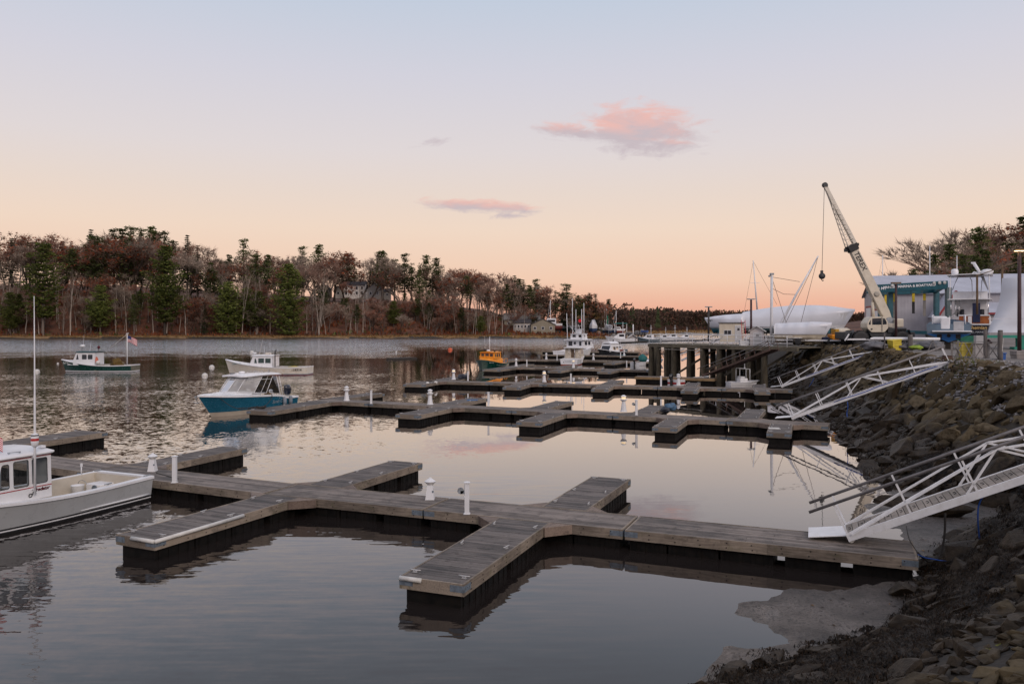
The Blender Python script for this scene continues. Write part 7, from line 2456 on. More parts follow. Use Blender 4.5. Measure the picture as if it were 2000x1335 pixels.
def sign_box():
    q = Q(1913, 671, 43.5)
    o = thing('sign_box', 'grey box on a post behind the lattice fence, blue letters down its white side', 'sign', (q.x, q.y, 3.78))
    b = MB(); b.box(-.22, .22, 0, .1, 0, q.z - 3.78); b.build('panel', mat('box_post', (.32, .31, .31), .6), o)
    h = Q(0, 655, 43.5).z - 3.78
    b = MB(); b.box(-.25, .25, -.12, .12, q.z - 3.78 + .01, h); b.build('box', mat('grey_box', (.36, .36, .37), .5, var=.08), o, bevel=.01)
    b = MB(); b.box(.13, .25, -.126, -.122, q.z - 3.78 + .02, h - .01); b.build('white_strip', whitel, o)
    text_on(o, 'SLIP', .15, frame_m((.19, -.13, (q.z - 3.78 + h) / 2), (0, 0, -1), (1, 0, 0)), mat('blue_letter', (.02, .04, .25), .4), 0, .002, bold=.004)


sign_box()
q_ = Q(1884, 690, 44.2); crate('yellow_tote', 'large yellow tub standing behind the lattice fence', (q_.x, q_.y, 3.74), (.62, .5, .78), mat('dull_yellow_tub', (.42, .34, .05), .6, var=.2), 0, 'tub')
q_ = Q(1748, 684, 57.5); crate('yellow_crate', 'tilted yellow fish crate at the bank top below the crane', (q_.x, q_.y, q_.z), (.72, .6, .72), yellow, R(12), 'tub').rotation_euler = (R(3), R(-7), R(12))
q_ = Q(1957, 701, 41.6); crate('blue_bin', 'small bright blue bin beside the end post of the fence', (q_.x, q_.y, 3.76), (.26, .26, .3), mat('bin_blue', (.01, .08, .3), .5), 0, 'bin')
line_thing('hose', 'white hose draped over the blue bin', [Q(1955, 697, 41.4), Q(1957, 688, 41.4), Q(1958, 675, 41.4), Q(1959, 660, 41.5)], .018, vinyl, 'hose')
q_ = Q(1995, 700, 43); crate('concrete_block', 'grey concrete block at the right edge beside the path', (q_.x, q_.y, 3.76), (.9, .6, .42), mat('grey_concrete', (.26, .24, .23), .85, var=.2), 0, 'block', False)


def spar():
    a, c = Q(1700, 661, 58.2), Q(1836, 661, 56.5)
    d = c - a
    o = thing('white_spar', 'long white spar lying on trestles along the top of the bank', 'spar', (a.x, a.y, 0), math.atan2(d.y, d.x))
    L = d.length; z = a.z
    b = MB(); b.loft([[(x, .1 * math.cos(t), z + .12 * k * math.sin(t)) for t in [j * PI / 5 for j in range(10)]] for x, k in ((0, .5), (.25, 1), (L * .7, 1), (L, .85))], True, capa=True, capb=True); b.build('tube', gel, o)
    b = MB(); b.beam((-1.6, 0, z - .1), (.4, 0, z - .06), .05); b.build('track', alu, o)
    for x in (.6, L * .5, L * .9):
        b = MB(); b.beam((x - .3, 0, hz(a.x + d.x * x / L, a.y + d.y * x / L)), (x, 0, z - .1), .06); b.beam((x + .3, 0, hz(a.x + d.x * x / L, a.y + d.y * x / L)), (x, 0, z - .1), .06); b.build('trestle', fasgrey, o)


spar()
tarp = mat('grey_tarp', (.13, .13, .14), .7, var=.3, scale=3, bump=.6, bscale=6)
for i, (px, w, m, lab) in enumerate(((1712, .8, tarp, 'grey tarpaulin heap left of the yellow crate, under the white spar'), (1769, .65, tarp, 'grey tarpaulin heap right of the yellow crate'), (1823, .85, tarp, 'grey tarpaulin heap nearest the lattice fence'), (1794, .42, mat('lime_tarp', (.25, .36, .04), .7, var=.3), 'lime green bundle beneath the white spar'))):
    q = Q(px, 681, 57.2 if i < 3 else 56.5)
    bundle(lab, (q.x, q.y + .4, q.z - .05), w, m, 20 + i)
lamp_pole('tall dark lamp post with wooden top standing in front of the boat hoist', 1750, 554, 664, 60, .1, rustpole, None, woodpole, False, .7)
lamp_pole('dark lamp post with a glowing lamp at the right edge', 1991, 490, 690, 45, .11, rustpole, None, woodpole, True, .55)


# odds and ends by the crane: yellow-red machine and low clutter
def engine():
    q = Q(1630, 672, 74); 
    o = thing('yard_tractor', 'small orange yard tractor with black wheels between trailer boat and crane', 'tractor', (q.x, q.y, YARD_Z), R(10))
    b = MB(); b.box(-.5, .55, -.4, .4, .45, 1.0); b.build('body', orange, o, bevel=.06)
    b = MB(); b.box(-.15, .25, -.38, .38, 1.004, 1.5); b.build('engine_cover', mat('ochre_paint', (.5, .28, .03), .5), o, bevel=.05)
    for x, r in ((-.75, .32), (.6, .42)):
        for s in (-1, 1):
            b = MB(); b.lathe([(.1, -.1), (r, -.12), (r, .12), (.1, .1)], 16, M=Matrix.Translation((x, s * .5, r)) @ Matrix.Rotation(PI / 2, 4, 'X')); b.build('wheel', black, o)
    b = MB(); b.tube([(-.5, 0, .7), (-1.0, 0, .65), (-1.2, .1, .95)], .06, 6); b.box(-1.3, -.7, -.3, .3, .5, .75); b.build('hitch', navy, o)


engine()
def workboat():
    q = Q(1650, 655, 92)
    o = thing('flat_trailer', 'flat dark trailer loaded with pale gear, in front of the wrapped bow', 'trailer', (q.x - 1.5, q.y, YARD_Z), 0)
    b = MB(); b.box(-2.6, 3.2, -.9, .9, .75, .95); b.build('bed', darkpole, o)
    for x in (-1.5, 2.0):
        b = MB(); b.lathe([(.1, -.95), (.4, -.95), (.4, .95), (.1, .95)], 14, M=Matrix.Translation((x, 0, .4)) @ Matrix.Rotation(PI / 2, 4, 'X')); b.build('wheel', black, o)
    b = MB(); b.ico((1.0, 0, 1.2), .8, 2, 0, (1.5, .9, .45), .4, 3); b.build('load', creamw, o)
    b = MB(); b.box(-2.4, -.4, -.6, .6, .96, 1.5); b.build('load_box', teal, o, bevel=.04)


workboat()
# ------------------------------------------------------------------ trees
def leafmat(name, c1, c2, rough=.9, trans=.35):
    if name in MATS: return MATS[name]
    m, t, b = base_mat(name)
    at = t.new('ShaderNodeAttribute', attribute_name='tone')
    oi = t.new('ShaderNodeObjectInfo')
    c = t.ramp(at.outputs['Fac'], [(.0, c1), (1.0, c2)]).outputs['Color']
    c = t.mix(1.0, c, t.mapr(oi.outputs['Random'], 0, 1, .65, 1.35), 'MULTIPLY')
    t.link(c, b.inputs['Base Color'])
    b.inputs['Roughness'].default_value = rough
    b.inputs['Specular IOR Level'].default_value = .15
    if trans:
        tl = t.new('ShaderNodeBsdfTranslucent'); t.link(c, tl.inputs['Color'])
        mx = t.new('ShaderNodeMixShader'); mx.inputs[0].default_value = trans
        t.link(b.outputs[0], mx.inputs[1]); t.link(tl.outputs[0], mx.inputs[2]); t.link(mx.outputs[0], t.n['Material Output'].inputs['Surface'])
    MATS[name] = m
    return m


needle = leafmat('pine_needles', (.038, .055, .018), (.165, .185, .060))
needle_y = leafmat('olive_pine_needles', (.055, .080, .020), (.24, .26, .068))
spruce_n = leafmat('spruce_needles', (.022, .033, .016), (.09, .105, .048))
russet = leafmat('russet_leaves', (.17, .045, .022), (.50, .145, .060))
twig = leafmat('grey_twigs', (.19, .15, .122), (.48, .385, .305))
twig_b = leafmat('brown_twigs', (.15, .098, .074), (.42, .27, .205))
bark = leafmat('grey_bark', (.11, .09, .076), (.28, .235, .20))
birch = leafmat('birch_bark', (.34, .29, .25), (.66, .59, .51))
darkbark = leafmat('dark_bark', (.03, .024, .02), (.085, .066, .053))
yellowl = leafmat('yellow_willow', (.11, .075, .02), (.30, .20, .06))
PR = random.Random(5)


def clump(mb, c, r, n, flat=.5, size=.5, rnd=PR, mi=0):
    for _ in range(n):
        a, u = rnd.uniform(0, 2 * PI), rnd.uniform(0, 1) ** .5
        p = Vector((c[0] + r * u * math.cos(a), c[1] + r * u * math.sin(a), c[2] + rnd.gauss(0, r * flat * .5)))
        d = Vector((rnd.gauss(0, 1), rnd.gauss(0, 1), rnd.gauss(0, .45))).normalized()
        e = Vector((rnd.gauss(0, 1), rnd.gauss(0, 1), rnd.gauss(0, .7))); e = (e - d * e.dot(d)).normalized()
        s = size * rnd.uniform(.5, 1.3)
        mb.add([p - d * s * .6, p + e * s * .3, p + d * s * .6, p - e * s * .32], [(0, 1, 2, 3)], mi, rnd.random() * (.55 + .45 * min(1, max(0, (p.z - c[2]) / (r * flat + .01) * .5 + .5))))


def tri_tube(mb, pts, r0, r1, mi=0, tone=None):
    mb.tube(pts, [r0 + (r1 - r0) * k / (len(pts) - 1) for k in range(len(pts))], 4, mi, caps=False, tone=tone)


def pine_proto(seed, open_=.0, needles=needle, h=24.0, width=5.0, low=.28, dens=9, flat=.62):
    rnd = random.Random(seed)
    t, c = MB(), MB()
    lean = rnd.uniform(-.3, .3)
    pts = [(lean * (k / 8) ** 2, rnd.gauss(0, .05), h * k / 8) for k in range(9)]
    tri_tube(t, pts, .36, .05)
    z = h * low
    while z < h * .98:
        f = (z / h - low) / (1 - low)
        prof = (math.sin(min(1, f * 1.9 + .28) * PI * .5)) * (1 - f) ** .85 + .05
        R0 = width * prof * rnd.uniform(.62, 1.25)
        if rnd.random() < open_: R0 *= .35
        nb = rnd.randint(4, 6) + (2 if dens > 9 else 0)
        a0 = rnd.uniform(0, 2 * PI)
        for k in range(nb):
            a = a0 + 2 * PI * k / nb + rnd.gauss(0, .25)
            L = R0 * rnd.uniform(.6, 1.15)
            up = .16 + .55 * f
            x0 = lean * (z / h) ** 2
            e = (x0 + L * math.cos(a), L * math.sin(a), z + L * up + .12 * L)
            m_ = (x0 + L * .5 * math.cos(a), L * .5 * math.sin(a), z + L * up * .35)
            tri_tube(t, [(x0, 0, z), m_, e], .07, .02)
            n = max(2, int(L / .75))
            for j in range(n):
                q = (j + .8) / n
                p = Vector((x0, 0, z)).lerp(Vector(m_), min(1, q * 2)) if q < .5 else Vector(m_).lerp(Vector(e), q * 2 - 1)
                clump(c, p + Vector((rnd.gauss(0, .2), rnd.gauss(0, .2), .12)), .55 + .4 * (1 - abs(q - .6)), dens, flat, .60, rnd)
        z += h * rnd.uniform(.034, .060)
    clump(c, (lean, 0, h * .985), .5, 14, 1.2, .45, rnd)
    return t.mesh('trunk', [bark]), c.mesh('crown', [needles])


def spruce_proto(seed, h=20.0, w=2.6):
    rnd = random.Random(seed)
    t, c = MB(), MB()
    tri_tube(t, [(0, 0, 0), (0, 0, h * .5), (0, 0, h)], .25, .03)
    z = h * .12
    while z < h:
        f = z / h
        R0 = w * (1 - f) ** .85 * rnd.uniform(.75, 1.15) + .12
        n = max(3, int(R0 * 5))
        for k in range(n):
            a = rnd.uniform(0, 2 * PI); L = R0 * rnd.uniform(.5, 1.05)
            for q in (.45, .8, 1.0):
                clump(c, (L * q * math.cos(a), L * q * math.sin(a), z - .22 * L * q), .32, 4, .4, .5, rnd)
        z += h * .032
    return t.mesh('trunk', [darkbark]), c.mesh('crown', [spruce_n])


def branchy(t, c, p, d, L, r, lvl, rnd, ends, spread=.55, maxl=4, upb=.18):
    pts = [p]
    q, dd = Vector(p), Vector(d)
    for k in range(3):
        dd = (dd + Vector((rnd.gauss(0, .10), rnd.gauss(0, .10), rnd.gauss(.03, .06)))).normalized()
        q = q + dd * L / 3
        pts.append(tuple(q))
    if lvl <= 2: tri_tube(t, pts, r, r * .55)
    else: tri_tube(c, pts, r, r * .5)
    if lvl >= maxl:
        ends.append((q, dd)); return
    n = 3 if lvl else 5
    for k in range(n):
        f = rnd.uniform(.45, 1.0) if k else 1.0
        b = Vector(p).lerp(q, f) if f < 1 else q
        nd = (dd + Vector((rnd.gauss(0, spread), rnd.gauss(0, spread), rnd.gauss(upb, spread * .5)))).normalized()
        branchy(t, c, tuple(b), nd, L * rnd.uniform(.55, .8), r * .52, lvl + 1, rnd, ends, spread, maxl, upb)


def bare_proto(seed, h=18.0, leaves=0, tw=twig, bk=bark, lm=None, spread=.5, lsize=.55):
    rnd = random.Random(seed)
    t, c = MB(), MB()
    ends = []
    branchy(t, c, (0, 0, 0), Vector((rnd.gauss(0, .06), rnd.gauss(0, .06), 1)).normalized(), h * .36, .24, 0, rnd, ends, spread)
    for e, d in ends:      # fine twigs at the tips
        for _ in range(9):
            n = (d + Vector((rnd.gauss(0, .5), rnd.gauss(0, .5), rnd.gauss(.15, .4)))).normalized()
            s = rnd.uniform(.7, 1.8)
            w = n.cross(Vector((rnd.gauss(0, 1), rnd.gauss(0, 1), rnd.gauss(0, 1)))).normalized() * .045
            b0 = e - d * rnd.uniform(0, .6)
            c.add([b0 - w, b0 + w, b0 + n * s], [(0, 1, 2)], 0, rnd.random())
    mats = [tw]
    if leaves:
        mats = [tw, lm or russet]
        for e, d in ends:
            if rnd.random() < .92: clump(c, e + d * .2, .85, leaves, .8, lsize, rnd, 1)
    top = max(p[2] for p in c.v)
    k = h / top
    for mb in (t, c): mb.v = [(x * k, y * k, z * k) for x, y, z in mb.v]
    return t.mesh('trunk', [bk]), c.mesh('crown', mats)


def birch_proto(seed, h=15.0):
    rnd = random.Random(seed)
    t, c = MB(), MB()
    lean = rnd.uniform(-.22, .22); 
    pts = [(lean * h * (k / 6) ** 1.4, rnd.gauss(0, .08), h * k / 6 * .95) for k in range(7)]
    tri_tube(t, pts, .17, .04)
    if rnd.random() < .5:
        l2 = lean + rnd.uniform(-.2, .2)
        tri_tube(t, [(.15, .1, 0), (.15 + l2 * h * .3, .2, h * .4), (.15 + l2 * h * .75, .3, h * .8)], .12, .03)
    ends = []
    for k in range(14):
        f = rnd.uniform(.4, .98); a = rnd.uniform(0, 2 * PI)
        i = min(5, int(f * 6)); p = Vector(pts[i]).lerp(Vector(pts[i + 1]), f * 6 - i)
        d = Vector((math.cos(a) * .6, math.sin(a) * .6, .8)).normalized()
        branchy(t, c, tuple(p), d, h * .13, .05, 3, rnd, ends, .4, 4)
    for e, d in ends:
        for _ in range(4):
            n = (d + Vector((rnd.gauss(0, .5), rnd.gauss(0, .5), rnd.gauss(.1, .4)))).normalized()
            w = n.cross(Vector((rnd.gauss(0, 1), rnd.gauss(0, 1), rnd.gauss(0, 1)))).normalized() * .025
            c.add([e - w, e + w, e + n * rnd.uniform(.5, 1.2)], [(0, 1, 2)], 0, rnd.random())
    return t.mesh('trunk', [birch]), c.mesh('crown', [twig])


PROTO = {
    'pine': [pine_proto(1, .10), pine_proto(2, .25), pine_proto(3, .3, width=4.2, low=.42)],
    'bigpine': [pine_proto(4, .06, needle_y, width=7.2, low=.16, dens=15, flat=.34), pine_proto(6, .10, needle_y, width=6.6, low=.20, dens=15, flat=.34)],
    'openpine': [pine_proto(8, .30, needle, width=3.9, low=.36)],
    'hemlock': [pine_proto(9, .0, needle_y, width=7.4, low=.03, dens=16, flat=.36)],
    'spruce': [spruce_proto(11), spruce_proto(12, w=2.1)],
    'bare': [bare_proto(21), bare_proto(22, spread=.42), bare_proto(23, tw=twig_b), bare_proto(24, tw=twig_b, spread=.6)],
    'oak': [bare_proto(31, leaves=3, tw=twig_b, bk=darkbark), bare_proto(32, leaves=5, tw=twig_b, bk=darkbark, spread=.6), bare_proto(33, leaves=2, tw=twig_b)],
    'willow': [bare_proto(41, leaves=7, tw=twig_b, lm=yellowl, spread=.6)],
    'birch': [birch_proto(51), birch_proto(52), birch_proto(53), birch_proto(54)],
}
HT = {'pine': 24, 'bigpine': 24, 'openpine': 24, 'hemlock': 24, 'spruce': 20, 'bare': 18, 'oak': 18, 'willow': 18, 'birch': 14.5}
NAME = {'pine': 'pine_tree', 'bigpine': 'pine_tree', 'openpine': 'pine_tree', 'hemlock': 'pine_tree', 'spruce': 'spruce_tree', 'bare': 'bare_tree', 'oak': 'oak_tree', 'willow': 'willow_tree', 'birch': 'birch_tree'}
CAT = {k: v.replace('_', ' ') for k, v in NAME.items()}
LAB = {'pine': 'dark green pine with ragged layered crown on the wooded bluff across the river',
       'bigpine': 'olive green pine with long drooping boughs across the river', 'openpine': 'open-crowned pine on the bluff across the river', 'hemlock': 'full green pine across the river',
       'spruce': 'narrow dark spruce on the wooded bluff across the river', 'bare': 'leafless grey-brown tree on the wooded bluff across the river',
       'oak': 'russet-leaved oak on the wooded bluff across the river', 'willow': 'yellowish willow at the boatyard across the river', 'birch': 'slender pale-trunked birch leaning at the foot of the bluff'}
TR = random.Random(77)


def plant(kind, x, y, h, label=None, group=None, wide=1.0, rz=None):
    me = TR.choice(PROTO[kind])
    s = h / HT[kind]
    o = thing(NAME[kind], label or LAB[kind], CAT[kind], (x, y, hz(x, y) - .15), TR.uniform(0, 2 * PI) if rz is None else rz, None if label else (group or 'trees of the wooded bluff across the river'))
    w = s ** .8 * wide * TR.uniform(.9, 1.12)
    o.scale = (w, w, s)
    for n, m in zip(('trunk', 'crown'), me):
        c = bpy.data.objects.new(n, m); COL.objects.link(c); c.parent = o
    return o


def shore_y(x):
    xs = [p[0] for p in SHORE]; ys = [p[1] for p in SHORE]
    return float(np.interp(x, xs, ys))


def plant_px(kind, px, ytop, ds, label=None, wide=1.0, group=None, d=None):
    x = 0
    dd = d or 420
    for _ in range(4):
        x = (px - CX) / FPX * dd
        if d is None: dd = shore_y(x) + ds
    zt = CAM_H - (ytop - HOR) / FPX * dd
    h = max(5, zt - hz(x, dd))
    return plant(kind, x, dd, h, label, group, wide)


SKY = [(-30, 455, 'bare'), (12, 450, 'oak'), (50, 452, 'oak'), (80, 462, 'bare'), (105, 450, 'oak'), (128, 468, 'bare'), (150, 460, 'bare'), (178, 447, 'spruce'), (200, 444, 'bare'), (222, 445, 'pine'), (240, 448, 'pine'),
       (256, 441, 'pine'), (276, 444, 'pine'), (298, 444, 'pine'), (320, 450, 'pine'), (343, 450, 'bare'), (366, 458, 'spruce'), (386, 478, 'spruce'), (408, 478, 'bare'), (430, 492, 'bare'), (447, 498, 'pine'),
       (476, 465, 'pine'), (501, 490, 'spruce'), (520, 482, 'bare'), (543, 489, 'bare'), (562, 502, 'spruce'), (590, 480, 'pine'), (622, 478, 'pine'), (650, 489, 'oak'), (676, 487, 'oak'), (700, 491, 'bare'), (720, 500, 'bare'),
       (790, 494, 'pine'), (832, 499, 'pine'), (852, 504, 'pine'), (876, 511, 'bare'), (900, 521, 'oak'), (917, 517, 'oak'), (936, 530, 'oak'), (954, 526, 'bare'), (980, 527, 'oak'), (998, 540, 'bare'), (1005, 537, 'spruce'),
       (1022, 545, 'spruce'), (1046, 544, 'pine'), (1066, 552, 'oak'), (1085, 566, 'spruce'), (1130, 568, 'oak'), (1151, 571, 'spruce'), (1163, 573, 'spruce'), (1176, 584, 'oak')]
WIDE = {'pine': 1.4, 'spruce': 1.6, 'oak': 1.35, 'bare': 1.35}
for px, yt, k in SKY: plant_px(k, px, yt, TR.uniform(55, 80) if px < 1000 else TR.uniform(45, 65), None, WIDE[k])
# the wood behind and between them, a little lower
for i in range(118):
    px = -40 + 1215 * (i + TR.random()) / 118
    yt = float(np.interp(px, [q[0] for q in SKY], [q[1] for q in SKY])) + TR.uniform(6, 34) * (1 if px < 1000 else .5)
    k = TR.choices(['bare', 'oak', 'pine', 'spruce'], [.46, .24, .23, .07])[0]
    plant_px(k, px, yt, TR.uniform(42, 72) if not 655 < px < 775 else TR.uniform(84, 104), None, WIDE[k] * 1.1)

# trees one can point at
plant_px('bigpine', 84, 470, 12, 'large olive green pine standing at far left, pale trunk showing through its boughs', 1.35)
plant_px('bigpine', 322, 480, 12, 'large olive green pine in the middle of the left-hand woods', 1.3)
plant_px('hemlock', 565, 512, 10, 'full green pine with boughs down to the bank, centre of the woods', 1.4)
plant_px('openpine', 747, 490, 55, 'tall open-crowned pine standing above the house on the bluff', 1.7)
plant_px('pine', 1107, 553, 60, 'dark spreading pine above the boatyard across the river', 1.9)
plant_px('pine', 1188, 584, 66, 'last dark pine of the bluff beside two thin masts', 1.1)
plant_px('oak', 850, 562, 13, 'rounded rust-red oak low on the bank right of the houses', 1.4)
plant_px('oak', 675, 545, 44, 'rust-red oak partly hiding the house on the bluff', 1.1)
plant_px('willow', 1146, 592, 52, 'yellowish willow behind the white-wrapped boat across the river', 1.3)
plant_px('willow', 1160, 600, 46, 'lower yellow-brown willow beside the white-wrapped boat across the river', 1.2)
for px, yt, k in ((196, 556, 'bigpine'), (262, 575, 'pine'), (446, 548, 'hemlock'), (503, 566, 'bigpine'), (400, 590, 'spruce'), (20, 570, 'bigpine'), (905, 590, 'spruce')): plant_px(k, px, yt, 14, None, 1.3)
# slope filling
def low_enough(x, y, h, ds):
    """keep the house terrace and the big pines in view"""
    px = CX + x / y * FPX
    if min(abs(px - q) for q in (84, 322, 565)) < 40 and ds < 44: return None
    if 655 < px < 770:
        return min(h, CAM_H - (577 - HOR) / FPX * y - hz(x, y) - TR.uniform(0, 3))
    return h


for i in range(100):
    x = TR.uniform(-285, 14) if i < 92 else TR.uniform(14, 38)
    ds = TR.uniform(24, 64)
    px = CX + x / (shore_y(x) + ds) * FPX
    k = TR.choices(['bare', 'oak', 'pine', 'spruce', 'birch'], [.44, .30, .13, .06, .07])[0]
    h = low_enough(x, shore_y(x) + ds, TR.uniform(12, 20) * (1.0 if px < 600 else .85 if px < 900 else .68), ds)
    if h is None or h < 4: continue
    plant(k, x, shore_y(x) + ds, h, None, None, 1.35)
for i in range(135):
    x = TR.uniform(-285, 12); ds = TR.uniform(14, 36)
    k = TR.choices(['bare', 'oak', 'pine', 'bigpine', 'birch'], [.26, .36, .12, .10, .16])[0]
    h = low_enough(x, shore_y(x) + ds, TR.uniform(11, 21) * (1.0 if x < -120 else .85 if x < -60 else .7), ds)
    if h is None or h < 4: continue
    plant(k, x, shore_y(x) + ds, h, None, None, 1.3 if k != 'birch' else 1.0)
for i in range(95):
    x = TR.uniform(-270, 8)
    plant('birch', x, shore_y(x) + TR.uniform(12, 30), TR.uniform(14, 28) * (1 if x < -90 else .72), None, None, .8)
for i in range(16):
    x = TR.uniform(-260, 6)
    plant('bare', x, shore_y(x) + TR.uniform(13, 20), TR.uniform(7, 13))
# hill on the right behind the yard
RH = 'trees of the hill behind the boatyard'
RL = {'bare': 'leafless tree on the hill behind the grey boat shed', 'pine': 'dark evergreen on the hill behind the grey boat shed', 'oak': 'brown-leaved oak on the hill behind the grey boat shed'}
def plant_r(k, px, yt, d, wide=1.0):
    x = (px - CX) / FPX * d
    h = max(5, CAM_H - (yt - HOR) / FPX * d - hz(x, d))
    plant(k, x, d, h, None, RH, wide)['label'] = RL[k]


for px, yt, k, d in [(1782, 526, 'pine', 196), (1792, 512, 'bare', 205), (1808, 518, 'bare', 200), (1826, 498, 'pine', 205), (1843, 492, 'bare', 212), (1856, 476, 'pine', 210), (1872, 470, 'bare', 216), (1880, 452, 'bare', 222), (1896, 442, 'bare', 226),
                     (1912, 446, 'pine', 222), (1922, 434, 'bare', 230), (1945, 430, 'bare', 234), (1964, 438, 'bare', 226), (1984, 432, 'oak', 230), (2000, 424, 'pine', 226), (2022, 428, 'bare', 230)]:
    plant_r(k, px, yt, d, 1.5)
for i in range(34):
    px = TR.uniform(1800, 2040); d = TR.uniform(168, 212)
    yt = 640 - (640 - np.interp(px, [1780, 1860, 1900, 2040], [535, 500, 470, 455])) * TR.uniform(.72, .97)
    plant_r(TR.choices(['bare', 'pine', 'oak'], [.25, .42, .33])[0], px, yt, d, 1.3)


# ------------------------------------------------------------------ undergrowth, marsh grass, far woods
def undergrowth():
    rnd = random.Random(3)
    m = MB()
    for i in range(5200):
        x = rnd.uniform(-330, 42); ds = 9 + 55 * rnd.random() ** 1.3
        y = shore_y(x) + ds; z = hz(x, y)
        s = rnd.uniform(.4, 1.3) * (1.3 if rnd.random() < .15 else 1)
        mi = rnd.choices([0, 1, 2], [.34, .56, .10])[0]
        for k in range(3):
            a = rnd.uniform(0, PI); w = rnd.uniform(.10, .45) * s
            dx, dy = math.cos(a) * w, math.sin(a) * w
            tx, ty = rnd.gauss(0, .5) * s, rnd.gauss(0, .5) * s
            px, py = x + rnd.gauss(0, .6), y + rnd.gauss(0, .6)
            m.add([(px - dx, py - dy, z - .2), (px + dx, py + dy, z - .2), (px + tx + dx * .4, py + ty, z + s * 1.3), (px + tx - dx * .5, py + ty, z + s)], [(0, 1, 2, 3)], mi, rnd.random())
    o = m.build('undergrowth', [leafmat('brush_twigs', (.07, .045, .033), (.20, .12, .085)), leafmat('brush_leaves', (.10, .034, .017), (.30, .10, .045)), needle])
    tag(o, 'brown and russet brush covering the wooded bluff', 'undergrowth', None, 'stuff')


undergrowth()
strawm = leafmat('marsh_straw', (.13, .075, .03), (.42, .27, .12))


def marsh():
    rnd = random.Random(4)
    m = MB()
    for i in range(9000):
        far = i > 7200
        x = rnd.uniform(-380, 40) if not far else rnd.uniform(70, 330)
        ds = rnd.uniform(2.4, 12) if not far else 3 + 90 * rnd.random() ** 1.5
        y = shore_y(x) + ds; z = hz(x, y)
        h = rnd.uniform(.25, .6) if not far else rnd.uniform(.5, 1.2); w = rnd.uniform(.2, .6)
        m.add([(x - w, y, z - .1), (x + w, y + rnd.gauss(0, .2), z - .1), (x + rnd.gauss(0, .2), y, z + h)], [(0, 1, 2)], 0, rnd.random())
    o = m.build('marsh_grass', strawm)
    tag(o, 'straw-coloured marsh grass along the far bank', 'marsh grass', None, 'stuff')


marsh()


def far_forest():
    rnd = random.Random(8)
    m = MB()
    for i in range(1150):
        x = rnd.uniform(45, 420)
        d = rnd.uniform(720, 900) if x > 150 else rnd.uniform(640, 780)
        d = max(d, shore_y(x) + 40 + (60 if x > 120 else 0))
        z0 = hz(x, d)
        h = rnd.uniform(15, 20.5) * (1.12 if x < 100 else 1)
        k = rnd.random()
        if k < .3:       # evergreen
            for j in range(16):
                f = j / 16; r = 3.4 * (1 - f) + .5
                m.add([(x - r * rnd.uniform(.5, 1), d, z0 + h * (.15 + .82 * f)), (x + r * rnd.uniform(.5, 1), d + rnd.gauss(0, 1), z0 + h * (.14 + .82 * f)), (x + rnd.gauss(0, .5), d, z0 + h * (.26 + .84 * f))], [(0, 1, 2)], 0, rnd.random() * .6)
        else:
            mi = 1 if k < .8 else 2
            m.add([(x - .22, d, z0), (x + .22, d, z0), (x + .1, d, z0 + h * .9), (x - .1, d, z0 + h * .9)], [(0, 1, 2, 3)], 3, rnd.random())
            for j in range(34):
                a = rnd.gauss(0, 2.3); zz = z0 + h * rnd.uniform(.25, .98); s = rnd.uniform(.4, 1.5)
                m.add([(x + a - s, d + rnd.gauss(0, 2), zz), (x + a + s * .6, d + rnd.gauss(0, 2), zz + rnd.gauss(0, .4)), (x + a + rnd.gauss(0, .6), d, zz + s * 1.4)], [(0, 1, 2)], mi, rnd.random())
        if rnd.random() < .8:
            for j in range(4):
                xx = x + rnd.gauss(0, 4); s = rnd.uniform(2, 6)
                m.add([(xx - 2.2, d - 4, z0 - .5), (xx + 2.2, d - 4, z0 - .5), (xx + rnd.gauss(0, 1), d - 3, z0 + s)], [(0, 1, 2)], rnd.choice((1, 1, 2)), rnd.random() * .5)
    o = m.build('forest', [spruce_n, leafmat('far_brown_wood', (.035, .024, .019), (.115, .076, .058)), leafmat('far_russet_wood', (.045, .024, .018), (.14, .07, .048)), leafmat('far_trunks', (.06, .045, .038), (.17, .135, .115))])
    tag(o, 'far-off brown woods closing the river beyond the marsh', 'forest', None, 'stuff')


far_forest()
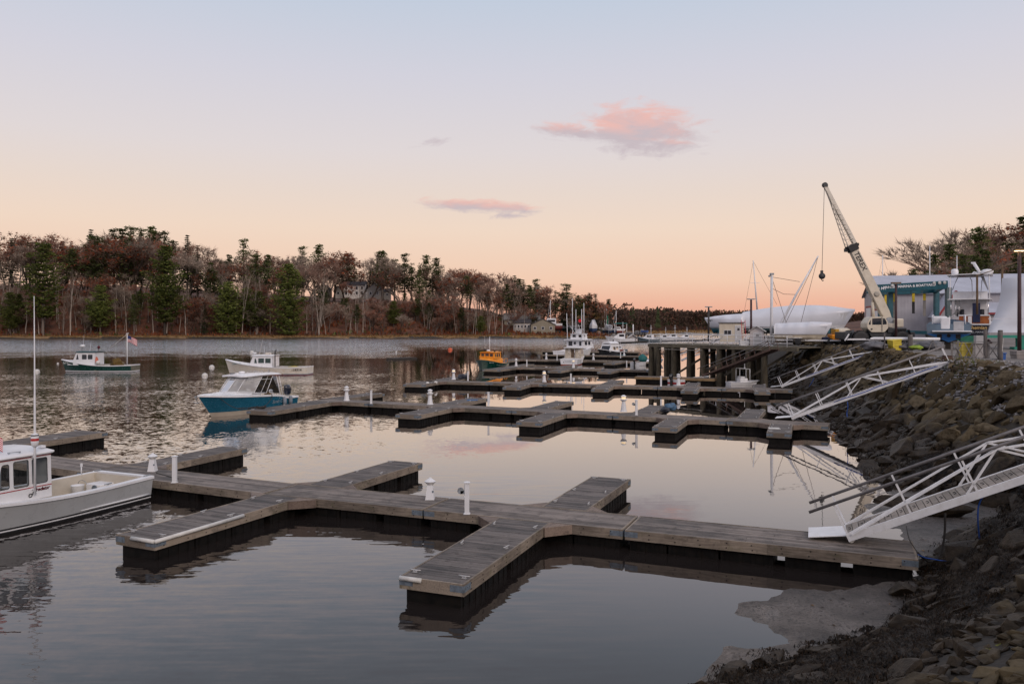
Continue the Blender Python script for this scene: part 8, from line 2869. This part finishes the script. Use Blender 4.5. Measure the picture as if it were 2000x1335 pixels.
# ------------------------------------------------------------------ houses and boatyard across the river
def far_house(name, label, px0, px1, ybase, yeave, yridge, d, wallm, roofm, gable_front=False, depth=9, wins=3, chim=False, rz=0.0, rows=1):
    a, c = Q(px0, ybase, d), Q(px1, ybase, d)
    w = (c - a).length
    o = thing(name, label, 'house', a, rz)
    h = (ybase - yeave) / FPX * d; hr = (ybase - yridge) / FPX * d
    b = MB(); b.box(0, w, 0, depth, -1.5, h)
    if gable_front: b.add([(0, 0, h), (w, 0, h), (w / 2, 0, hr), (0, depth, h), (w, depth, h), (w / 2, depth, hr)], [(0, 1, 2), (5, 4, 3)])
    else: b.add([(0, 0, h), (0, depth, h), (0, depth / 2, hr), (w, 0, h), (w, depth, h), (w, depth / 2, hr)], [(0, 1, 2), (5, 4, 3)])
    b.build('wall', wallm, o)
    for s in (0, 1):
        b = MB(); e = .5
        if gable_front:
            x0 = -e if s == 0 else w + e; z0 = h - e * (hr - h) / (w / 2)
            q = [(x0, -e, z0 + .1), (x0, depth + e, z0 + .1), (w / 2, depth + e, hr + .1), (w / 2, -e, hr + .1)]
        else:
            y0 = -e if s == 0 else depth + e; z0 = h - e * (hr - h) / (depth / 2)
            q = [(-e, y0, z0 + .1), (w + e, y0, z0 + .1), (w + e, depth / 2, hr + .1), (-e, depth / 2, hr + .1)]
        b.add(q + [(x, y, z + .25) for x, y, z in q], [(0, 1, 2, 3), (4, 5, 6, 7), (0, 1, 5, 4), (1, 2, 6, 5), (3, 0, 4, 7)])
        rf = b.build('roof', roofm, o)
    if chim:
        b = MB(); b.box(w * .7, w * .7 + .8, depth / 2 - .4, depth / 2 + .4, hr - .5, hr + 1.2); b.build('chimney', mat('brick_chimney', (.2, .09, .06), .8), rf)
    for r in range(rows):
        zc = h * (.45 if rows == 1 else .28 + .48 * r)
        hh = min(1.6, h * (.42 if rows == 1 else .3))
        for k in range(wins):
            x = w * (k + .5) / wins
            ww = min(1.1, w / wins * .5)
            b = MB(); b.box(x - ww / 2 - .15, x + ww / 2 + .15, -.08, -.01, zc - hh / 2 - .15, zc + hh / 2 + .15); f = b.build('window', white, o)
            b = MB(); b.box(x - ww / 2, x + ww / 2, -.12, -.085, zc - hh / 2, zc + hh / 2); b.build('pane', blackg, f)
    return o


greys = mat('grey_shingle_wall', (.38, .36, .33), .8, var=.1); tanw = siding('tan_siding', (.25, .22, .16)); dkroof = mat('dark_roof', (.06, .055, .06), .8, var=.2); gyroof = mat('worn_grey_roof', (.20, .19, .18), .8, var=.25)
offw = mat('offwhite_wall', (.78, .75, .70), .7, var=.08)
far_house('house', 'grey gabled house on the bluff with a white deck, rightmost of the group', 717, 744, 579, 564, 553, 432, greys, dkroof, True, 8, 2)
far_house('house', 'long off-white two-storey house half hidden by trees on the bluff', 671, 712, 578, 557, 550, 436, offw, dkroof, False, 8, 4, True, rows=2)
far_house('house', 'small grey gabled house at the left of the houses on the bluff', 622, 642, 576, 564, 556, 436, greys, dkroof, True, 8, 2)
far_house('house', 'narrow grey house between the two larger houses on the bluff', 654, 667, 577, 566, 559, 434, greys, dkroof, True, 7, 1)
far_house('house', 'low grey house barely showing through the trees right of the big gable', 744, 760, 580, 569, 564, 434, greys, dkroof, False, 7, 2)
far_house('house', 'pale house glimpsed through the trees in the left woods', 476, 514, 566, 553, 548, 438, offw, dkroof, False, 7, 3)
far_house('shop_building', 'tan boatyard building with long pale roof, upper of the two', 985, 1054, 636, 624, 612, 408, tanw, gyroof, False, 12, 4)
far_house('shop_building', 'tan vertical-sided boatyard building with dark low gable facing the river', 1037, 1084, 646, 634, 623, 392, tanw, dkroof, True, 14, 3)
far_house('shop_building', 'low grey annex with dark roof joined left of the tan gable', 1003, 1036, 643, 630, 624, 396, greys, dkroof, False, 7, 5)
far_house('hut', 'tiny grey gabled hut on the float beside the far white lobster boat', 1229, 1243, 667, 659, 654, 285, mat('hut_grey', (.38, .36, .36), .7), mat('pale_roof', (.5, .48, .46), .7), True, 2.4, 1)


def ashore_boat(label, px, d, rz, s, hm, zt=None):
    """boat on the hard across the river: hull, cover or cabin"""
    x = (px - CX) / FPX * d
    z = hz(x, d)
    o = thing('stored_boat', label, 'boat', (x, d, z), rz, None, s)
    L, B = 9, 3.2
    H = Hull(L, B, [(0, 1.5), (.5, 1.5), (1, 2.2)], [(0, .86), (.4, 1.0), (.75, .72), (1, 0)], rake=1.0, N=12, draft=.9)
    hu = H.build(o, [hm, hm, gel], [(.02, 0), (.75, 1), (99, 2)]); hu.location.z = 1.7
    return o, H


nb = mat('navy_bottom', (.015, .04, .11), .6); rb = mat('brick_bottom', (.16, .03, .025), .6); tb = mat('teal_bottom', (.01, .09, .10), .6)
for i, (px, d, rz, s, hm, cover, lab) in enumerate(((1160, 385, R(-100), 1.25, nb, 2, 'white-wrapped boat with a blue bottom, bow on, ashore across the river'), (1098, 398, R(178), 1.5, rb, 1, 'long white boat with dark red bottom ashore, behind the tall outriggers'),
                                         (1128, 400, R(170), 1.0, tb, 1, 'white cabin boat with teal bottom ashore left of the wrapped boat'), (1184, 392, R(-80), .9, nb, 2, 'smaller white-covered boat ashore right of the wrapped one'),
                                         (1204, 398, R(178), 1.0, nb, 1, 'boat with navy bottom ashore below the green awning'), (1196, 410, R(10), .8, rb, 1, 'boat with dark red bottom ashore behind the green mast'))):
    o, H = ashore_boat(lab, px, d, rz, s, hm)
    if cover == 2:
        rows = []
        for k in range(11):
            u = k / 10; z = H.zs(u); h = H.half(u, z); x = H.x(u, z)
            rows.append([(x, h * f, 1.7 + z - .1 + (3.0 * (1 - u * .35)) * (1 - abs(f) ** 1.6)) for f in (-1, -.8, -.4, 0, .4, .8, 1)])
        b = MB(); b.loft(rows, capa=True); b.build('shrink_wrap', wrap, o)
    else:
        b = MB(); b.loft([[(2.0, 1.2, 3.0), (2.1, 1.1, 4.9), (2.1, -1.1, 4.9), (2.0, -1.2, 3.0)], [(5.6, 1.1, 3.1), (5.0, 1.0, 4.9), (5.0, -1.0, 4.9), (5.6, -1.1, 3.1)]], True, capa=True, capb=True, smooth=False); b.build('cabin', gel, o)
        b = MB(); b.box(2.4, 4.8, 1.12, 1.2, 3.7, 4.4); b.box(2.4, 4.8, -1.2, -1.12, 3.7, 4.4); b.build('window', blackg, o)
    b = MB(); b.box(2, 3, -.4, .4, 0, .9); b.box(5, 6, -.4, .4, 0, .9); b.build('keel_block', darkw, o)
for px, y0, d, c, lab in ((1181, 596, 392, 'g', 'thin pale mast left of the green mast across the river'), (1184.5, 597, 396, 'g2', 'green-based mast across the river'), (1145, 590, 395, 'a', 'thin white mast behind the large fishing boat'), (1075, 585, 398, 'a', 'slim mast left of the outriggers across the river'),
                          (1203.5, 606, 400, 'a', 'short mast above the green awning'), (1117, 600, 400, 'a', 'pale mast between outriggers and wrapped boat'), (1127, 612, 402, 'a', 'short pale mast left of the wrapped boat across the river')):
    q = Q(px, 640, d); t_ = Q(px, y0, d)
    o = thing('far_mast', lab, 'mast', q)
    b = MB(); b.tube([(0, 0, -2), (0, 0, t_.z - q.z)], [.16, .12], 6); b.build('spar', alu, o)
    if c == 'g2':
        b = MB(); b.tube([(.5, 0, -1), (.5, 0, 6.2)], .28, 8); b.build('furled_sail', mat('green_sail_cover', (.01, .16, .09), .7), o)
    else:
        b = MB(); b.tube([(0, 0, (t_.z - q.z) * .97), (-2.2, 0, -1)], .05, 5); b.build('stay', alu, o)
def awning():
    q = Q(1200, 640, 390)
    o = thing('awning', 'green flat awning over the boats ashore across the river', 'awning', q)
    w = 25 / FPX * 390; h = 10 / FPX * 390
    b = MB(); b.box(0, w, 0, 4, h - .5, h); b.build('canopy', mat('green_awning', (.01, .12, .11), .7), o)
    for x in (.2, w - .2):
        b = MB(); b.box(x - .12, x + .12, .1, .3, -2, h - .5); b.build('post', alu, o)


awning()
def far_pier():
    a, c = Q(1219, 652, 300), Q(1262, 655, 290)
    d = c - a; L = d.length
    o = thing('far_landing', 'dark timber landing with clutter on it beside the marsh, far up the river', 'landing', (a.x, a.y, 0), math.atan2(d.y, d.x))
    z = a.z
    b = MB(); b.box(0, L, 0, 4, z - .3, z); b.build('deck', darkw, o)
    for k in range(7):
        b = MB(); b.tube([(L * (k + .3) / 7, .3, -1), (L * (k + .3) / 7, .3, z - .3)], .25, 8); b.build('piling', darkpile, o)
    b = MB()
    for k in range(9): b.box(L * k / 9 + .2, L * k / 9 + .2 + random.uniform(.4, 1.0), .5, 1.5, z + .01, z + random.uniform(.5, 2.0))
    b.build('stacked_gear', mat('grey_gear', (.25, .24, .23), .6), o)
    b = MB(); b.box(L * .75, L, .2, 1.2, z + .8, z + 1.4); b.build('blue_cover', mat('far_blue_cover', (.05, .1, .3), .6), o)
    b = MB(); b.tube([(L * .4, .2, 0), (L * .4, .2, z + 3.6)], .2, 8); b.build('tall_post', alu, o)


far_pier()
_a, _b = P(1190, 668.5, .4), P(1262, 666.5, .4)
dock_unit('far_float', 'thin dark float in front of the little grey hut far up the river', None, _a, _b, 1.6, False, fas=darkw, gapseed=140)
_a, _b = P(1262, 665.5, .4), P(1470, 661.5, .4)
dock_unit('far_float', 'long thin float with white boats behind it, seen over the pier deck', None, _a, _b, 1.6, False, fas=darkw, gapseed=141)
# ------------------------------------------------------------------ stone bank
def rock_material():
    m, t, b = base_mat('bank_stone')
    g = t.new('ShaderNodeNewGeometry'); pos = g.outputs['Position']
    tc = t.new('ShaderNodeTexCoord')
    oi = t.new('ShaderNodeAttribute', attribute_name='tone')
    sp = t.new('ShaderNodeSeparateXYZ'); t.link(pos, sp.inputs[0])
    n1 = t.noise(pos, 1.1, 5, .6); n2 = t.noise(pos, 7, 6, .65); n3 = t.noise(pos, 26, 4, .6)
    dry = t.ramp(n1.outputs['Fac'], [(.25, (.042, .030, .015)), (.5, (.080, .060, .031)), (.75, (.125, .099, .060))]).outputs['Color']
    dry = t.mix(t.mapr(oi.outputs['Fac'], .0, 1, 0, .75), dry, t.ramp(n2.outputs['Fac'], [(.35, (.030, .022, .012)), (.65, (.175, .140, .094))]).outputs['Color'])
    dry = t.mix(t.mapr(n2.outputs['Fac'], .52, .70, 0, .6), dry, (.034, .027, .017))
    ob = t.new('ShaderNodeObjectInfo')
    dry = t.mix(1.0, dry, t.mapr(t.math('FRACT', t.math('ADD', ob.outputs['Random'], oi.outputs['Fac'])), 0, 1, .5, 1.65), 'MULTIPLY')
    wet = t.ramp(n2.outputs['Fac'], [(.3, (.011, .0075, .0045)), (.7, (.048, .034, .021))]).outputs['Color']
    f = t.mapr(t.math('ADD', sp.outputs['Z'], t.mapr(n1.outputs['Fac'], .3, .7, -.45, .45)), 1.2, 2.0, 0, 1, True)
    c = t.mix(f, wet, dry)
    t.link(c, b.inputs['Base Color'])
    t.link(t.mapr(f, 0, 1, .5, .9), b.inputs['Roughness'])
    b.inputs['Specular IOR Level'].default_value = .18
    bp = t.new('ShaderNodeBump'); bp.inputs['Strength'].default_value = .75; bp.inputs['Distance'].default_value = .03
    t.link(t.math('ADD', n2.outputs['Fac'], t.math('MULTIPLY', n3.outputs['Fac'], .5)), bp.inputs['Height']); t.link(bp.outputs['Normal'], b.inputs['Normal'])
    return m


stone = rock_material()


def rock_geo(seed, sub):
    """angular quarry stone: hull of a few random points with worn edges"""
    rnd = random.Random(seed)
    bm = bmesh.new()
    for _ in range({1: 9, 2: 11, 3: 14}[sub]):
        v = Vector((rnd.uniform(-1, 1), rnd.uniform(-1, 1), rnd.uniform(-1, 1)))
        v = v / max(.35, v.length) * rnd.uniform(.82, 1.05)
        bm.verts.new(v)
    bmesh.ops.convex_hull(bm, input=bm.verts)
    for v in [v for v in bm.verts if not v.link_faces]: bm.verts.remove(v)
    bmesh.ops.dissolve_limit(bm, angle_limit=R(14), verts=bm.verts, edges=bm.edges)
    if sub > 1:
        bmesh.ops.bevel(bm, geom=list(bm.edges), offset=.035 if sub == 3 else .05, segments=2 if sub == 3 else 1, affect='EDGES', clamp_overlap=True)
        bmesh.ops.triangulate(bm, faces=bm.faces)
        if sub == 3:
            bmesh.ops.subdivide_edges(bm, edges=[e for e in bm.edges if e.calc_length() > .28], cuts=2, use_grid_fill=True)
            bmesh.ops.triangulate(bm, faces=bm.faces)
            for v in bm.verts: v.co *= 1 + .05 * mnoise.noise(v.co * 2.6 + Vector((seed, 0, 0))) + .045 * mnoise.noise(v.co * 7 + Vector((0, seed, 0)))
    bm.verts.index_update()
    vs = np.array([v.co[:] for v in bm.verts]); fs = [[w.index for w in f.verts] for f in bm.faces]
    bm.free()
    return vs, fs


RK = random.Random(19)
GEO3 = [rock_geo(100 + i, 3) for i in range(9)]
GEO2 = [rock_geo(200 + i, 2) for i in range(8)]


def bank_points(n, ymin, ymax):
    """random points on the stone slope"""
    out = []
    while len(out) < n:
        k = 4000
        y = RK.uniform(ymin, ymax) if False else None
        X = np.array([RK.uniform(-2, 30) for _ in range(k)]); Y = np.array([ymin + (ymax - ymin) * RK.random() ** 1.25 for _ in range(k)])
        ok = inside(X, Y, TOE_POLY) & ~inside(X, Y, TOP_POLY)
        near_top = inside(X, Y, TOP_POLY) & (seg_dist(X, Y, TOP) < .5)
        near_toe = ~inside(X, Y, TOE_POLY) & (seg_dist(X, Y, TOE) < .2) & (Y > 16)
        vis = (np.abs(X / np.maximum(Y, .1)) < .70)
        for i in np.nonzero((ok | near_top | near_toe) & vis)[0]: out.append((X[i], Y[i]))
    return out[:n]


def scatter_rocks():
    pts = bank_points(8000, 5.5, 84)
    keep, grid = [], {}
    px_, py_ = np.array([p[0] for p in pts]), np.array([p[1] for p in pts])
    DT, DP = seg_dist(px_, py_, TOE), seg_dist(px_, py_, TOP)
    for (x, y), dt, dp in zip(pts, DT, DP):
        t = dt / (dt + dp)
        r = RK.choice((.16, .20, .24, .29, .36, .46)) * (1.25 if y > 24 else 1.0) * (.7 if t > .85 else 1)
        if y < 16: r *= .72
        if y < 11: r *= .72
        c = (int(x / .6), int(y / .6))
        bad = False
        for i in (-1, 0, 1):
            for j in (-1, 0, 1):
                for (qx, qy, qr) in grid.get((c[0] + i, c[1] + j), ()):
                    if math.hypot(qx - x, qy - y) < .60 * (qr + r): bad = True
        if bad: continue
        grid.setdefault(c, []).append((x, y, r))
        keep.append((x, y, r, t))
    def onscreen(x, y, z):
        px, py = CX + x / y * FPX, HOR + (CAM_H - z) / y * FPX
        return -20 < px < 2020 and py < 1370
    info = []
    for x, y, r, t in keep:
        z = hz(x, y)
        info.append((r / y if onscreen(x, y, z) else -1, x, y, z, r, t))
    info.sort(key=lambda q: -q[0])
    single = info[:290]
    rest = [q for q in info[290:]]
    mes = []
    for vs, fs in GEO3:
        mb = MB(); mb.add([tuple(v) for v in vs], fs, 0, RK.random(), True); me = mb.mesh('rock', [stone])
        me.polygons.foreach_set('use_smooth', [False] * len(me.polygons)); me.attributes['tone'].data.foreach_set('value', [RK.random()] * len(me.polygons)); mes.append(me)
    for _, x, y, z, r, t in single:
        o = bpy.data.objects.new('bank_stone', RK.choice(mes)); COL.objects.link(o)
        sx, sy, sz = r * RK.uniform(1.0, 1.9), r * RK.uniform(.7, 1.1), r * RK.uniform(.42, .8)
        o.scale = (sx * 1.15, sy * 1.1, sz)
        o.location = (x, y, z + sz * RK.uniform(.05, .35))
        n = slope_n(x, y)
        o.rotation_euler = (Vector((0, 0, 1)).rotation_difference((n + Vector((RK.gauss(0, .2), RK.gauss(0, .2), 0))).normalized()).to_matrix() @ Matrix.Rotation(RK.uniform(0, 2 * PI), 3, 'Z')).to_euler()
        if z < 1.45: tag(o, 'dark wet weed-stained stone low on the right-hand bank', 'stone', 'dark tidal stones of the bank')
        else: tag(o, 'dry tan-grey angular stone on the upper right-hand bank', 'stone', 'dry stones of the upper bank')
    mb = MB()
    for _, x, y, z, r, t in rest:
        vs, fs = RK.choice(GEO2)
        n = slope_n(x, y)
        M = Vector((0, 0, 1)).rotation_difference((n + Vector((RK.gauss(0, .2), RK.gauss(0, .2), 0))).normalized()).to_matrix() @ Matrix.Rotation(RK.uniform(0, 2 * PI), 3, 'Z') @ Matrix.Diagonal((r * RK.uniform(1.0, 1.9), r * RK.uniform(.7, 1.1), r * RK.uniform(.45, .8)))
        A = np.array(M)
        w = vs @ A.T + np.array([x, y, z + r * .12])
        mb.add([tuple(v) for v in w], fs, 0, RK.random(), False)
    # small stones in the gaps
    for x, y in bank_points(2600, 5.5, 60):
        z = hz(x, y); r = RK.uniform(.06, .16)
        vs, fs = GEO1[RK.randrange(len(GEO1))]
        w = vs * np.array([r * RK.uniform(.8, 1.5), r, r * .7]) + np.array([x, y, z + .03])
        mb.add([tuple(v) for v in w], fs, 0, RK.random(), False)
    o = mb.build('riprap', stone)
    tag(o, 'smaller and farther stones filling the right-hand bank', 'riprap', None, 'stuff')
    return single, rest


GEO1 = [rock_geo(300 + i, 1) for i in range(6)]
SINGLE, REST = scatter_rocks()

# flat ledge by the mud and pale scree at the top
weed = leafmat('rockweed', (.006, .0036, .002), (.070, .038, .016), rough=.42)
weed.node_tree.nodes['Principled BSDF'].inputs['Specular IOR Level'].default_value = .2


def seaweed():
    rnd = random.Random(31)
    m = MB()
    # hummocks of weed lying over the low stones, and strands hanging off them
    allr = [(x, y, z, r) for _, x, y, z, r, t in SINGLE + REST if z < 1.35 and y < 46]
    for x, y, z, r in allr:
        if rnd.random() < .30 + .5 * max(0, (z - .75) / .4) : continue
        k = int(80 if y < 20 else 34 if y < 30 else 14)
        big = 1.0 if y < 22 else 1.5
        for _ in range(k):
            a = rnd.uniform(0, 2 * PI); u = rnd.uniform(.1, 1.15)
            bx, by = x + math.cos(a) * r * 1.25 * u, y + math.sin(a) * r * 1.1 * u
            bz = z + r * .66 * math.sqrt(max(0, 1.25 - u * u)) * .8 + .0
            L = rnd.uniform(.04, .10) * big; w = rnd.uniform(.004, .009) * big
            da = a + rnd.gauss(0, .7)
            dx, dy = math.cos(da), math.sin(da)
            px, py = -dy * w, dx * w
            t = rnd.random()
            z1 = bz + .02 + rnd.uniform(-.01, .03); z2 = bz - L * rnd.uniform(.3, .9)
            m.add([(bx - px, by - py, bz), (bx + px, by + py, bz), (bx + dx * L * .5 + px * 1.4, by + dy * L * .5 + py * 1.4, z1), (bx + dx * L * .5 - px * 1.4, by + dy * L * .5 - py * 1.4, z1), (bx + dx * L + px * .5, by + dy * L + py * .5, z2), (bx + dx * L - px * .5, by + dy * L - py * .5, z2)], [(0, 1, 2, 3), (3, 2, 4, 5)], 0, t * t)
    # thick mats lying over everything low down
    st = .075
    xs, ys = np.arange(.5, 16, st), np.arange(7.5, 30, st)
    Xg, Yg = np.meshgrid(xs, ys)
    Zg = height(Xg, Yg)
    nz = np.zeros_like(Xg); n2 = np.zeros_like(Xg)
    sel = np.argwhere((Zg > .05) & (Zg < 1.75) & inside(Xg, Yg, TOE_POLY) & (Xg / Yg < .68))
    for i, j in sel:
        q = Vector((Xg[i, j], Yg[i, j], 0))
        nz[i, j] = mnoise.noise(q * 1.15) + .5 * mnoise.noise(q * 2.6)
        n2[i, j] = mnoise.noise(q * 7) * .5 + mnoise.noise(q * 15) * .35
    Dt = seg_dist(Xg, Yg, TOE)
    lift = (.14 + .15 * nz) * sstep(0, 1.1, Dt) + .05 * n2 - .22 * sstep(.75, 1.55, Zg + .35 * nz)
    ok = np.zeros(Xg.shape, bool); ok[sel[:, 0], sel[:, 1]] = True
    ok &= lift > -.02
    Zw = Zg + lift
    idx = -np.ones(Xg.shape, int)
    vs, fs, ts = [], [], []
    for i, j in np.argwhere(ok):
        idx[i, j] = len(vs); vs.append((Xg[i, j] + n2[i, j] * .05, Yg[i, j], Zw[i, j]))
    for i, j in np.argwhere(ok[:-1, :-1] & ok[1:, :-1] & ok[:-1, 1:] & ok[1:, 1:]):
        fs.append((idx[i, j], idx[i, j + 1], idx[i + 1, j + 1], idx[i + 1, j]))
    b0 = len(m.v); m.v.extend(vs)
    for f in fs:
        m.f.append([b0 + k for k in f]); m.m.append(0); m.t.append(rnd.random() ** 2 * .5); m.s.append(False)
    # strands all over the mats
    pts = np.argwhere(ok)
    rnd_i = [rnd.randrange(len(pts)) for _ in range(62000)]
    for k in rnd_i:
        i, j = pts[k]
        bx, by, bz = Xg[i, j] + rnd.uniform(-.04, .04), Yg[i, j] + rnd.uniform(-.04, .04), Zw[i, j] + .015
        L = rnd.uniform(.05, .14); w = rnd.uniform(.0025, .006); a = rnd.gauss(R(150), 1.0)
        dx, dy = math.cos(a), math.sin(a); px, py = -dy * w, dx * w
        h = rnd.uniform(-.01, .018)
        m.add([(bx - px, by - py, bz - .02), (bx + px, by + py, bz - .02), (bx + dx * L * .5 + px, by + dy * L * .5 + py, bz + h), (bx + dx * L * .5 - px, by + dy * L * .5 - py, bz + h), (bx + dx * L, by + dy * L, bz - .06)], [(0, 1, 2, 3), (3, 2, 4)], 0, rnd.random() ** 1.5)
    o = m.build('seaweed', weed)
    tag(o, 'dark brown rockweed draped over the low stones', 'seaweed', None, 'stuff')


seaweed()


def scree():
    rnd = random.Random(41)
    m = MB()
    n = 0
    while n < 2600:
        y = rnd.uniform(27, 45); x = rnd.uniform(17, 30)
        X, Y = np.array([x]), np.array([y])
        if x / y > .68: continue
        it, ip = inside(X, Y, TOE_POLY)[0], inside(X, Y, TOP_POLY)[0]
        dp = seg_dist(X, Y, TOP)[0]
        if not it or (not ip and dp > 1.7) or (ip and dp > 2.5): continue
        r = rnd.uniform(.04, .13)
        vs, fs = GEO1[rnd.randrange(6)]
        w = vs * np.array([r * rnd.uniform(.8, 1.4), r, r * .7]) + np.array([x, y, hz(x, y) + .05])
        m.add([tuple(v) for v in w], fs, 0, rnd.random(), False); n += 1
    o = m.build('gravel', mat('pale_scree', (.21, .20, .20), .85, var=.3, scale=3, tone=.55))
    tag(o, 'pale grey crushed stone at the top of the bank', 'gravel', None, 'stuff')
    g = MB()
    for i in range(5200):
        y = rnd.uniform(36, 43.5); x = (.555 + rnd.uniform(0, .11) + rnd.gauss(0, .006)) * y
        X, Y = np.array([x]), np.array([y])
        dp = seg_dist(X, Y, TOP)[0]
        if dp > 1.6: continue
        z = hz(x, y); a = rnd.uniform(0, 2 * PI); h = rnd.uniform(.08, .22); w = .014
        g.add([(x - w * math.sin(a), y + w * math.cos(a), z), (x + w * math.sin(a), y - w * math.cos(a), z), (x + rnd.gauss(0, .07), y + rnd.gauss(0, .07), z + h)], [(0, 1, 2)], 0 if rnd.random() < .6 else 1, rnd.random())
    o = g.build('grass', [leafmat('bank_grass', (.03, .05, .008), (.12, .16, .03)), leafmat('dry_grass', (.10, .055, .02), (.28, .17, .07))])
    tag(o, 'thin green and brown grass at the edge of the yard', 'grass', None, 'stuff')
    # dead leaves and weed scraps on the mud
    l = MB()
    for i in range(420):
        y = rnd.uniform(12.3, 26); x = rnd.uniform(2.5, 14)
        z = hz(x, y)
        if z < .015 or z > .4: continue
        s = rnd.uniform(.02, .06); a = rnd.uniform(0, 2 * PI); c_, s_ = math.cos(a) * s, math.sin(a) * s
        l.add([(x - c_, y - s_, z + .012), (x + s_ * .5, y - c_ * .5, z + .02), (x + c_, y + s_, z + .014), (x - s_ * .5, y + c_ * .5, z + .022)], [(0, 1, 2, 3)], 0 if rnd.random() < .85 else 1, rnd.random())
    o = l.build('debris', [weed, leafmat('fallen_leaf', (.14, .06, .015), (.35, .2, .05))])
    tag(o, 'scraps of weed and dead leaves on the mud', 'debris', None, 'stuff')


scree()
# a weathered ledge sticking out of the mud and the lime-green plank lying on the stones
def slab(label, px, py, z, size, rz, m, name='stone_slab', cat='stone', rx=0.0):
    p = P(px, py, z)
    vs, fs = rock_geo(int(px), 3)
    mb = MB(); mb.add([(v[0] * size[0], v[1] * size[1], v[2] * size[2]) for v in vs], fs, 0, .5, False)
    o = mb.build(name, m); o.location = (p.x, p.y, z); o.rotation_euler = (rx, 0, rz)
    return tag(o, label, cat)


slab('long dark ledge of rock rising from the mud behind the near gangway', 1800, 988, .25, (1.5, .45, .32), R(-25), stone)
slab('broad dark weed-topped rock at the edge of the mud, right of the dock end', 1905, 1085, .35, (.95, .6, .4), R(10), stone)
def plank():
    p = P(1976, 1262, 1.55)
    o = thing('plank', 'short yellow-green board lying on the stones at bottom right', 'board', p, R(18))
    o.rotation_euler = (R(8), R(-6), R(18))
    b = MB(); b.box(-.36, .36, -.07, .07, 0, .035); b.build('board', mat('lime_board', (.22, .23, .03), .7, var=.3, stain=(.08, .06, .03), stain_amt=.6), o, bevel=.006)
    b = MB(); b.box(-.3, -.22, -.06, .06, .036, .05); b.box(.2, .28, -.06, .06, .036, .05); b.build('cleats', darkw, o)


plank()
